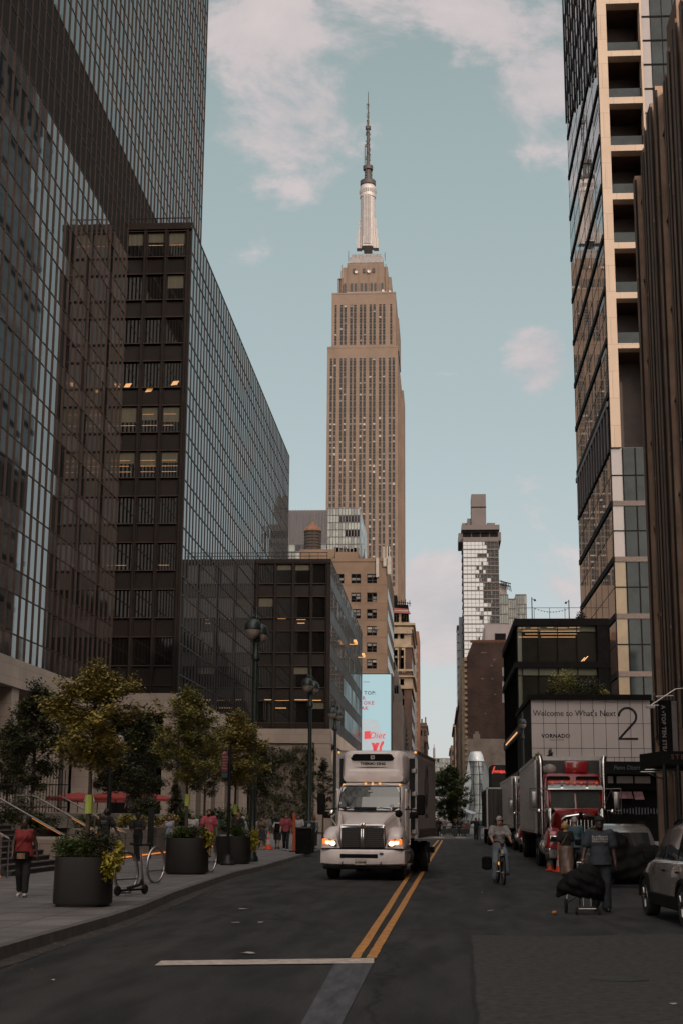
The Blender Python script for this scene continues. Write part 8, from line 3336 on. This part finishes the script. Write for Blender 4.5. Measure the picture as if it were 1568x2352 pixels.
person('bald man in a black T-shirt seen from behind, past the farthest planter', at_px(544, 1966, dy=1.0), R(-20), 1.80, 1, 1.05, 2, ((10, 4), (-10, 12)), ((-8, 8, 14, 0), (12, 12, 30, 0)), (-30, 0), K['black'], 'short', -.05, K['black'], 'trousers', 1.0, SH['black'], 'black', None, h=.02)
person('person with a white headscarf beside the bald man', at_px(556, 1964, dy=3), R(-30), 1.62, 2, 1.0, 2, ((10, 4), (-10, 12)), ((-8, 8, 14, 0), (10, 8, 14, 0)), (0, 0), K['palebl'], 'long', -.10, K['black'], 'trousers', 1.0, SH['black'], 'grey', 'bob', h=.024, female=True, fingers=False)
person('woman in a white top at the foot of the nearest lamp post', at_px(582, 1952), PI, 1.62, 1, .95, 2, ((10, 4), (-10, 12)), ((-8, 8, 14, 0), (10, 8, 14, 0)), (0, 0), K['white'], 'none', -.06, K['jeans'], 'shorts', .6, SH['white'], 'red', 'long', h=.024, female=True, fingers=False)
person('tall man in a green shirt and dark cap', at_px(591, 1950, dy=2), PI + R(6), 1.86, 2, 1.05, 2, ((10, 4), (-10, 12)), ((-8, 8, 14, 0), (10, 8, 14, 0)), (0, 0), K['green'], 'short', -.06, K['dknavy'], 'shorts', .8, SH['white'], 'black', 'short', (K['navy'], 'cap'), h=.024, fingers=False)
person('long dark haired woman in a floral top and dark skirt, before the green shirted man', at_px(600, 1951), PI + R(3), 1.64, 1, 1.0, 3, ((13, 4), (-12, 16)), ((-8, 8, 14, 0), (10, 8, 30, 20)), (0, -8), K['floral'], 'short', -.02, K['dknavy'], 'skirt', .55, SH['white'], 'black', 'long', h=.022, female=True, fingers=False)
person('man in a grey T-shirt next to the woman in the floral top', at_px(610, 1950, dy=1.2), PI - R(3), 1.74, 1, 1.05, 2, ((10, 4), (-10, 12)), ((-8, 8, 14, 0), (10, 12, 20, 0)), (0, 0), K['grey'], 'short', -.06, K['teal'], 'shorts', .8, SH['white'], 'brown', 'short', h=.024, fingers=False)
bpw, DB = person('woman walking away in a white shirt with a long dark backpack', at_px(637, 1950), R(4), 1.58, 1, .98, 2, ((12, 4), (-12, 16)), ((-10, 14, 14, 0), (10, 12, 14, 0)), (0, 0), K['white'], 'short', -.04, K['black'], 'skirt', .5, SH['black'], 'black', 'bob', h=.022, female=True, fingers=False)
q = at_px(637, 1950)
t = thing('backpack', 'dark backpack worn by the woman walking away', 'backpack', q, R(4))
z_ = float(DB['P0'][2])
MB().bbox(-.14, .14, -.26, -.12, z_ + .02, z_ + .44, .05, 2).build('bag', m_matteblack, t)
for sx in (-1, 1):
    MB().tube([(sx * .10, -.14, z_ + .43), (sx * .11, 0, z_ + .50), (sx * .12, .12, z_ + .40)], .014, 5).build('strap', m_matteblack, t)
rm, DR = person('man in a red T-shirt, black trousers and white shoes walking towards us', at_px(656, 1954), PI + R(2), 1.80, 0, 1.0, 2, ((14, 4), (-13, 18)), ((-14, 9, 14, 0), (14, 9, 14, 0)), (-6, 4), K['rose'], 'short', -.05, K['black'], 'trousers', .97, SH['white'], 'brown', 'short', h=.02, fingers=False)
b = MB()
c = DR['hc'] + DR['fw'] * .092 + np.array([0, 0, .012])
b.bbox(c[0] - .065, c[0] + .065, c[1] - .012, c[1] + .012, c[2] - .016, c[2] + .018, .006, 1)
b.build('sunglasses', m_black, rm)
person('man in a white T-shirt with dark straps beside the parking meter', at_px(685, 1951), PI, 1.74, 1, 1.0, 2, ((12, 4), (-12, 16)), ((-10, 9, 14, 0), (10, 12, 40, 0)), (0, 0), K['white'], 'short', -.06, K['black'], 'shorts', .8, SH['white'], 'black', 'short', h=.022, fingers=False)
person('man in dark clothes and navy cap behind the man in white', at_px(698, 1950, dy=2.0), PI, 1.80, 2, 1.0, 2, ((10, 4), (-10, 12)), ((-8, 8, 14, 0), (10, 8, 14, 0)), (0, 0), K['black'], 'short', -.06, K['black'], 'trousers', 1.0, SH['black'], 'black', 'short', (K['navy'], 'cap'), h=.024, fingers=False)
person('woman with auburn hair in a pale blue top by the truck mirror', at_px(721, 1950), R(10), 1.70, 1, .95, 2, ((12, 4), (-12, 16)), ((-10, 9, 14, 0), (10, 9, 14, 0)), (0, 0), K['palebl'], 'none', -.06, K['black'], 'trousers', .8, SH['white'], 'red', 'long', h=.022, female=True, fingers=False)

# ---- cyclist
cp = G(1151, 2034, 0)
CZ = PI + R(6)
CL = (cp.x, cp.y + .55, 0)
pel = np.array([0, -.24, .98])
cy, DC = person('cyclist in a grey T-shirt and jeans with sunglasses and headphones', CL, CZ, 1.80, 0, 1.06, 8, ((62, 62, 5, -.05), (24, 38, 5, -.15)), ((38, 12, 30, 8), (38, 12, 30, 8)), (16, 0), K['grey'], 'short', -.04, K['jeans'], 'trousers', .97, SH['black'], 'grey', 'short', h=.014, pelvis=pel, eyes=False)
m_letw = mat('white_print', (.75, .72, .68), .8)
b = text_mb('CAPE COD', .088, .001, bold=.006).xf(Matrix.Scale(-1, 4, (1, 0, 0)))
zz = float(DC['P0'][2] + .36)
b.v = [(p_[0], p_[1], p_[2] + zz + .02 - p_[0] ** 2 * .9) for p_ in b.v]
stick_on(b, DC['shirt'], 1, .010).build('chest_lettering', m_letw, cy, fix=False)
b = MB().box(-.03, .03, 0, .001, zz - .12, zz - .09)
stick_on(b, DC['shirt'], 1, .008).build('chest_mark', m_band, cy, fix=False)
hc, fw, rtv = V(DC['hc']), V(DC['fw']), V(DC['rt'])
b = MB()
b.tube([hc + fw * .085 - rtv * .07 + V((0, 0, .012)), hc + fw * .102 + V((0, 0, .014)), hc + fw * .085 + rtv * .07 + V((0, 0, .012))], .016, 8)
b.build('sunglasses', m_black, cy)
hp_ = MB()
hp_.tube([hc + rtv * (.10 * math.cos(a_)) + V((0, 0, .135 * math.sin(a_))) for a_ in [PI * k / 10 for k in range(11)]], .010, 6)
h_o = hp_.build('headphones', m_black, cy)
for sx in (-1, 1):
    MB().ball(hc + rtv * sx * .098 - V((0, 0, .01)), .026, .040, .045).build('ear_cup', m_matteblack, h_o, smooth='all')
bk_ = thing('bicycle', 'pale framed bicycle with fat black tyres ridden towards us', 'bicycle', CL, CZ)
WR = .335
for y in (.52, -.60):
    b = MB()
    b.tube([(0, y + (WR - .03) * math.cos(6.2832 * k / 28), WR + (WR - .03) * math.sin(6.2832 * k / 28)) for k in range(29)], .030, 8, cap=False)
    wo = b.build('wheel', m_rubber, bk_, smooth='all')
    b = MB()
    for k in range(14):
        a_ = 6.2832 * k / 14
        b.tube([(.02 * (-1) ** k, y, WR), (0, y + .29 * math.cos(a_), WR + .29 * math.sin(a_))], .003, 3)
    b.tube([(-.05, y, WR), (.05, y, WR)], .025, 8)
    b.build('spokes', m_steel, wo)
m_frame = mat('pale_bike_frame', (.42, .40, .38), .3, var=.06)
b = MB()
b.tube([(0, .32, .92), (0, .36, .76)], .035, 10)
b.tube([(0, .36, .80), (0, -.02, .34)], .036, 10)
b.tube([(0, .33, .86), (0, -.22, .62)], .026, 8)
b.tube([(0, -.02, .34), (0, -.27, .88)], .02, 8)
for sx in (-1, 1):
    b.tube([(sx * .05, -.60, WR), (sx * .04, -.02, .34)], .013, 6)
    b.tube([(sx * .05, -.60, WR), (sx * .02, -.21, .60)], .012, 6)
b.build('frame', m_frame, bk_, smooth=True)
b = MB()
for sx in (-1, 1):
    b.tube([(sx * .055, .37, .75), (sx * .06, .52, WR)], .018, 8)
b.tube([(-.06, .37, .75), (.06, .37, .75)], .022, 8)
b.build('fork', m_matteblack, bk_, smooth=True)
wl = [V(DC['A'][i][2]) for i in (0, 1)]
b = MB()
b.tube([(0, .32, .92), (0, .30, 1.06)], .018, 8)
hb0, hb1 = wl[0] + V((-.03, .05, -.035)), wl[1] + V((.03, .05, -.035))
b.tube([hb0, hb0.lerp(hb1, .3) + V((0, .08, .02)), V((0, .31, 1.06)), hb0.lerp(hb1, .7) + V((0, .08, .02)), hb1], .014, 8)
b.build('handlebar', m_matteblack, bk_, smooth=True)
MB().bbox(-.05, .05, .34, .42, 1.0, 1.1, .02, 2).build('display', m_black, bk_)
MB().bbox(-.035, .035, .40, .45, .80, .87, .015, 2).build('front_lamp', m_steel, bk_)
MB().bbox(-.09, .09, -.42, -.14, .86, .92, .03, 2).build('saddle', m_matteblack, bk_)
b = MB()
b.tube([(-.12, -.02, .34), (.12, -.02, .34)], .02, 8)
b.tube([(-.09, -.02, .34), (-.11, .08, .20)], .014, 6)
b.tube([(.09, -.02, .34), (.11, -.10, .46)], .014, 6)
b.build('crank', m_steel, bk_)
MB().bbox(.05, .07, .05, .12, .52, .60, .01, 1).build('reflector', m_amber, bk_)
pn = tag(MB().bbox(-.13, .13, -.28, .02, -.22, .14, .07, 3).build('pannier_bag', m_matteblack), 'black bag slung on the rear rack of the bicycle', 'bag')
pn.location = V(CL) + Matrix.Rotation(CZ, 3, 'Z') @ V((.27, -.62, .58))
pn.rotation_euler = (0, 0, CZ)

# ---- couple walking away
p = G(1300, 2024, 0)
wc, DW = person('woman with curly blond hair in a black top and long brown satin skirt, walking away', (p.x, p.y, 0), R(-4), 1.68, 0, 1.05, 2, ((14, 4), (-12, 24)), ((-8, 10, 14, 0), (10, 10, 24, 8)), (0, 0), K['black'], 'short', .02, K['brown'], 'skirt', .88, SH['white'], 'blond', 'curly', h=.015, female=True, wide=1.12)
b = MB()
b.tube([V((.10, .02, DW['nb'][2] - .03)), V((.03, -.135, DW['P0'][2] + .42)), V((-.12, -.15, DW['P0'][2] + .14))], .007, 5)
tag(b.build('bag_strap', mat('tan_strap', (.25, .17, .10), .6), wc))
p = G(1332, 2018, 0)
person('grey haired man in a blue denim shirt walking ahead of the blond woman', (p.x - .05, p.y + .9, 0), R(6), 1.84, 0, 1.08, 3, ((13, 4), (-12, 20)), ((-8, 9, 12, 0), (10, 9, 14, 0)), (8, 0), K['denim'], 'long', -.08, K['dknavy'], 'trousers', 1.0, SH['brown'], 'grey', 'short', h=.018, untuck=.02)

# black cover over the motorbike
mb = sdf_mb([('e', (0, .42, .98), (.36, .34, .44)), ('e', (0, .80, .62), (.24, .34, .42)), ('e', (0, -.35, .78), (.34, .55, .34)), ('e', (0, -.85, .60), (.26, .34, .34)), ('e', (0, 0, .48), (.38, .95, .34)), ('c', (-.36, .45, 1.18), (.36, .45, 1.18), .07, .07)], .03, k=.14)
mb.v = [(q[0] + .025 * math.sin(q[2] * 19 + q[1] * 7), q[1] + .02 * math.sin(q[2] * 13 + q[0] * 9), q[2] + .02 * math.sin(q[1] * 17)) for q in mb.v]
mb.build('cover', mat('black_cover_cloth', (.009, .0085, .0085), .85, spec=.15, var=.3, scale=5, bump=.4), cm, smooth='all', fix=False)
MB().box(-.39, -.37, -1.0, -.72, .92, .98).build('reflector', mat('salmon_reflector', (.5, .12, .08), .5), cm)

# ---- man pulling the hand cart
p = G(1376, 2094, 0)
ML = (p.x + .05, p.y + .10, 0)
MZ = PI - R(2)
mc, DM = person('man in a dark blue printed T-shirt and black headwrap pulling a hand cart', ML, MZ, 1.83, 3, 1.22, 3, ((10, 5), (-10, 18)), ((-6, 10, 16, 0), (6, 16, 18, -4)), (4, 2), K['navy'], 'short', -.08, K['dknavy'], 'trousers', 1.0, SH['black'], 'black', None, (K['black'], 'wrap'), h=.014, eyes=True, beard=True, untuck=.03, wide=2.2)
rng = random.Random(4)
z0 = float(DM['P0'][2] + .345)
m_print = mat('shirt_print', (.26, .24, .235), .8, var=.4, scale=30)
b = MB()
for row in range(3):
    x = -.155
    while x < .15:
        w_ = rng.uniform(.012, .035)
        sk = .012 * math.sin(x * 40 + row)
        b.add([(-x, 0, z0 + row * .045 + sk), (-x - w_, 0, z0 + row * .045 - sk), (-x - w_, 0, z0 + row * .045 + .034), (-x, 0, z0 + row * .045 + .034 + sk)], [[0, 1, 2, 3]])
        x += w_ + rng.uniform(.004, .012)
stick_on(b, DM['shirt'], 1, .007).build('chest_print', m_print, mc, fix=False)
# wrist band
wv = DM['A'][1][2] - DM['A'][1][3] * .02
MB().lathe([(.040, -.012), (.043, 0), (.040, .012)], tuple(wv), 12).build('wristband', mat('tan_band', (.35, .22, .14), .6), mc)

hx = V(ML) + Matrix.Rotation(MZ, 3, 'Z') @ V(DM['A'][1][2] + DM['A'][1][3] * .08)
g1, g2 = G(1299, 2097, 0), G(1345, 2101, 0)
ct = thing('hand_cart', 'folding hand cart with chrome frame under a draped black cloth', 'hand cart', (g2.x, g2.y, 0))
lo_ = lambda q: V(q) - V((g2.x, g2.y, 0))
b = MB()
hxl = lo_(hx)
base = V((0.02, -.02, .16))
b.tube([hxl + V((-.10, 0, .03)), hxl + V((.03, 0, .03))], .016, 8)
b.tube([hxl + V((-.09, 0, .03)), base + V((-.13, 0, 0))], .013, 8)
b.tube([hxl + V((.02, 0, .03)), base + V((.13, 0, 0))], .013, 8)
for sx in (-.07, .07):
    b.tube([base + V((sx, -.06, .0)), base + V((sx, -.05, .36))], .011, 6)
b.tube([base + V((-.16, -.06, -.05)), base + V((.16, -.06, -.05))], .012, 8)
b.tube([lo_((g1.x + .05, g1.y, .20)), base + V((-.12, .1, .20))], .011, 6)
b.tube([lo_((g1.x, g1.y, .13)), lo_((g1.x + .04, g1.y, .38))], .014, 6)
b.build('frame', m_steel, ct, smooth=True)
for (q, r_, w_) in ((lo_((g1.x, g1.y, 0)), .135, .05), (base + V((-.20, -.02, -.16)), .07, .04), (base + V((.22, -.02, -.16)), .07, .04)):
    b = MB()
    b.lathe([(r_ * .5, -w_ / 2), (r_ * .93, -w_ / 2), (r_, 0), (r_ * .93, w_ / 2), (r_ * .5, w_ / 2)], (q.x, q.y, r_), 18, 'x')
    wo = b.build('wheel', m_rubber, ct, smooth=True)
    MB().lathe([(.01, -w_ * .3), (r_ * .5, -w_ * .28), (r_ * .5, w_ * .28), (.01, w_ * .3)], (q.x, q.y, r_), 12, 'x').build('rim', m_steel, wo)
# the black cloth: draped heap
rng = random.Random(8)
ps = [('e', (-.12, 0, .62), (.30, .26, .20), .12), ('e', (.08, -.02, .70), (.20, .24, .22), .12), ('e', (-.30, .02, .50), (.22, .22, .14), .1), ('e', (.20, 0, .50), (.16, .22, .22), .1), ('c', (.02, 0, .75), tuple(hxl + V((-.05, 0, -.12))), .15, .06, .12), ('e', (0, 0, .42), (.25, .22, .12), .1), ('c', (.22, 0, .55), (.30, .05, .28), .10, .05, .1), ('c', (-.40, 0, .48), (-.50, .02, .36), .10, .05, .1)]
mb = sdf_mb(ps, .018, k=.08)
vv = []
for q in mb.v:
    fz = .018 * math.sin(q[0] * 34 + q[2] * 9) * math.sin(q[0] * 11 + 2) + .012 * math.sin(q[2] * 37 + q[0] * 14)
    vv.append((q[0] + fz * .5, q[1] + fz, q[2] + fz * .5))
mb.v = vv
cloth_o = mb.build('black_cloth', mat('black_load_cloth', (.0085, .0088, .009), .8, spec=.15, var=.3, scale=6, bump=.3), None, smooth='all', fix=False)
cloth_o.location = (g2.x, g2.y, 0)
tag(cloth_o, 'big black cloth heaped over the hand cart', 'cloth')

# ------------------------------------------------------------------ far plaza: glass entrance shell, barriers, people
m_shell = mat('shell_glass', (0.12, 0.145, 0.16), 0.08, var=.2, scale=.5, ior=1.8)
m_shellf = mat('shell_frame', (0.075, 0.078, 0.082), 0.4, metal=.4, var=.2)
m_shellw = mat('shell_white', (0.42, 0.46, 0.50), 0.3, var=.1)
YSH = 205.0
ge = thing('glass_entrance', 'tall curved glass entrance shell shaped like a flaring funnel', 'entrance', (AY(1095, 1900, YSH).x, YSH, 0))
prof = [(1900, 1050, 1124), (1885, 1060, 1121), (1868, 1070, 1117), (1848, 1076, 1114), (1825, 1075, 1114), (1800, 1070, 1117), (1778, 1070, 1117), (1760, 1071, 1115), (1747, 1073, 1112.5), (1738, 1076, 1109.5), (1732, 1080, 1105)]
secs = []
for i, (py_, xa, xb_) in enumerate(prof):
    a, b_ = AY(xa, py_, YSH), AY(xb_, py_, YSH)
    c, r_ = (a.x + b_.x) / 2, (b_.x - a.x) / 2
    z = max(0.02, a.z)
    secs.append([(c + r_ * math.sin(t), YSH + 1.5 + max(1.6, r_) * 1.0 - max(1.6, r_) * math.cos(t) * 1.0, z) for t in [R(-80 + 16 * k) for k in range(11)]])
b = MB()
b.loft(secs, cap=False, close=False)
b.build('glass_shell', m_shell, ge, world=True, smooth='all')
b = MB()
for q in secs:
    b.tube([V(p_) + V((0, -.05, 0)) for p_ in q], .045, 4)
for k in range(0, 11, 2):
    b.tube([V(q[k]) + V((0, -.05, 0)) for q in secs], .06, 4)
for q in secs[:-1]:
    pass
b.build('shell_frame', m_shellf, ge, world=True)
top = secs[-1]
b = MB()
tp = [V(q) + V((0, -.3, 0)) for q in secs[-3]]
tp2 = [V(q) + V((0, -.35, .25)) for q in secs[-2]]
tp3 = [V(q) + V((0, .2, .45)) for q in secs[-1]]
b.loft([tp, tp2, tp3], cap=False, close=False)
b.build('white_lip', m_shellw, ge, world=True, smooth='all')
b = MB()
for s, (x0, x1) in ((-1, (1075, 1057)), (1, (1112, 1138))):
    pts = [(AY(x0, 1748, YSH + 1), AY(x0 - s * 3, 1760, YSH + 1)), (AY((x0 + x1) / 2, 1795, YSH + 1), AY(x0 - s * 6, 1800, YSH + 1)), (AY(x1, 1856, YSH + 1), AY(x0 + s * 2, 1862, YSH + 1))]
    for i in range(2):
        b.quad(pts[i][0], pts[i][1], pts[i + 1][1], pts[i + 1][0])
b.build_each('side_wing', m_shell, ge, world=True)

# barriers: long dark green planters and light rails
for k, (xa, xb_, Y, lab) in enumerate(((1010, 1030, 140, 'dark green planter barrier on the plaza, leftmost'), (1032, 1052, 140, 'dark green planter barrier on the plaza, middle'), (1054, 1076, 140, 'dark green planter barrier on the plaza, rightmost'))):
    a, b_ = AY(xa, 1905, Y), AY(xb_, 1905, Y)
    t = thing('planter_barrier', lab, 'planter', ((a.x + b_.x) / 2, Y, .02), 0, 'planter barriers on the plaza')
    w = (b_.x - a.x) / 2
    MB().bbox(-w, w, -.3, .3, .25, .75, .03, 1).build('box', m_dkgreen, t)
    for sx in (-1, 1):
        MB().box(sx * w * .8 - .04, sx * w * .8 + .04, -.25, .25, 0, .25).build('leg', m_steel, t)
rg = thing('crowd_rail', 'pale grey pedestrian rail across the end of the road', 'barrier', (2, 131, .02))
b = MB()
for z in (.25, 1.0):
    b.tube([(0.3, 136, z), (4.9, 136, z)], .025, 6)
b.build('rail', m_shellf, rg, world=True)
b = MB()
for k in range(24):
    b.tube([(.3 + k * .2, 136, .25), (.3 + k * .2, 136, 1.0)], .010, 4)
b.build('bars', m_shellf, rg, world=True)
for (px_, Y, c_, lab) in ((1028, 160, 'palebl', 'pale cafe parasol under the plaza tree'), (1050, 162, 'white', 'pale cafe parasol in the middle of the plaza'), (1068, 164, 'palebl', 'pale cafe parasol beside the glass shell')):
    p = AY(px_, 1893, Y)
    t = thing('cafe_parasol', lab, 'parasol', (p.x, Y, .02), 0, 'cafe parasols on the plaza')
    MB().lathe([(1.3, 2.2), (1.3, 2.3), (.6, 2.55), (.05, 2.7)], n=8).build('canopy', m_cct if c_ == 'white' else m_shellw, t)
    MB().tube([(0, 0, 0), (0, 0, 2.6)], .03, 6).build('pole', m_steel, t)

far = [(1000, 139, 1.76, 'black', 'black', 'officer in black standing at the left of the road end', 0), (1008, 140, 1.74, 'black', 'black', 'second officer in black at the road end, facing the first', 40), (1092, 120, 1.78, 'black', 'black', 'dark clothed man pointing left at the end of the road', 180),
       (1099, 124, 1.74, 'denim', 'jeans', 'person in blue behind the pointing man', 180), (1031, 146, 1.40, 'white', 'brown', 'pale haired person in white behind the barrier', 180), (1044, 143, 1.62, 'black', 'black', 'person in black near the middle barrier', 90),
       (1057, 147, 1.66, 'navy', 'black', 'person in navy behind the barriers', 200), (1066, 143, 1.35, 'rose', 'black', 'person in a reddish top right of the barriers', 180), (1074, 142, 1.50, 'brown', 'brown', 'person with bare shoulders beside the glass shell', 150),
       (1019, 148, 1.70, 'grey', 'black', 'person in grey at the left barrier', 180), (1051, 150, 1.7, 'black', 'black', 'person in black under the pale parasol', 60), (1038, 152, 1.7, 'olive', 'black', 'person in olive under the plaza tree', 170)]
for i, (px_, Y, H_, tc_, bc_, lab, rz_) in enumerate(far):
    p = AY(px_, 1900, Y)
    arms = ((-6, 9, 12, 0), (8, 9, 14, 0)) if i != 2 else ((-6, 9, 12, 0), (30, 62, 10, 0))
    person(lab, (p.x, Y, .02 if Y > 128 else 0.005), R(rz_), H_, i % 3, 1.0, 2, ((6, 3), (-6, 6)), arms, (0, 0), K[tc_], 'short', -.05, K[bc_], 'trousers', 1.0, SH['black'], ('black', 'grey', 'brown')[i % 3], 'short', h=.03, fingers=False)

# diners below the red parasols on the terrace
for (px_, Y, tc_, lab) in ((300, 72, 'olive', 'standing diner in olive below the red parasols'), (205, 76, 'white', 'standing diner in white below the red parasols')):
    p = AY(px_, 1860, Y)
    person(lab, (p.x, Y, 1.3), R(160), 1.7, 1, 1.0, 2, ((4, 3), (-4, 4)), ((-4, 9, 12, 0), (6, 9, 14, 0)), (0, 0), K[tc_], 'short', -.05, K['black'], 'trousers', 1.0, SH['black'], 'brown', 'short', h=.03, fingers=False)
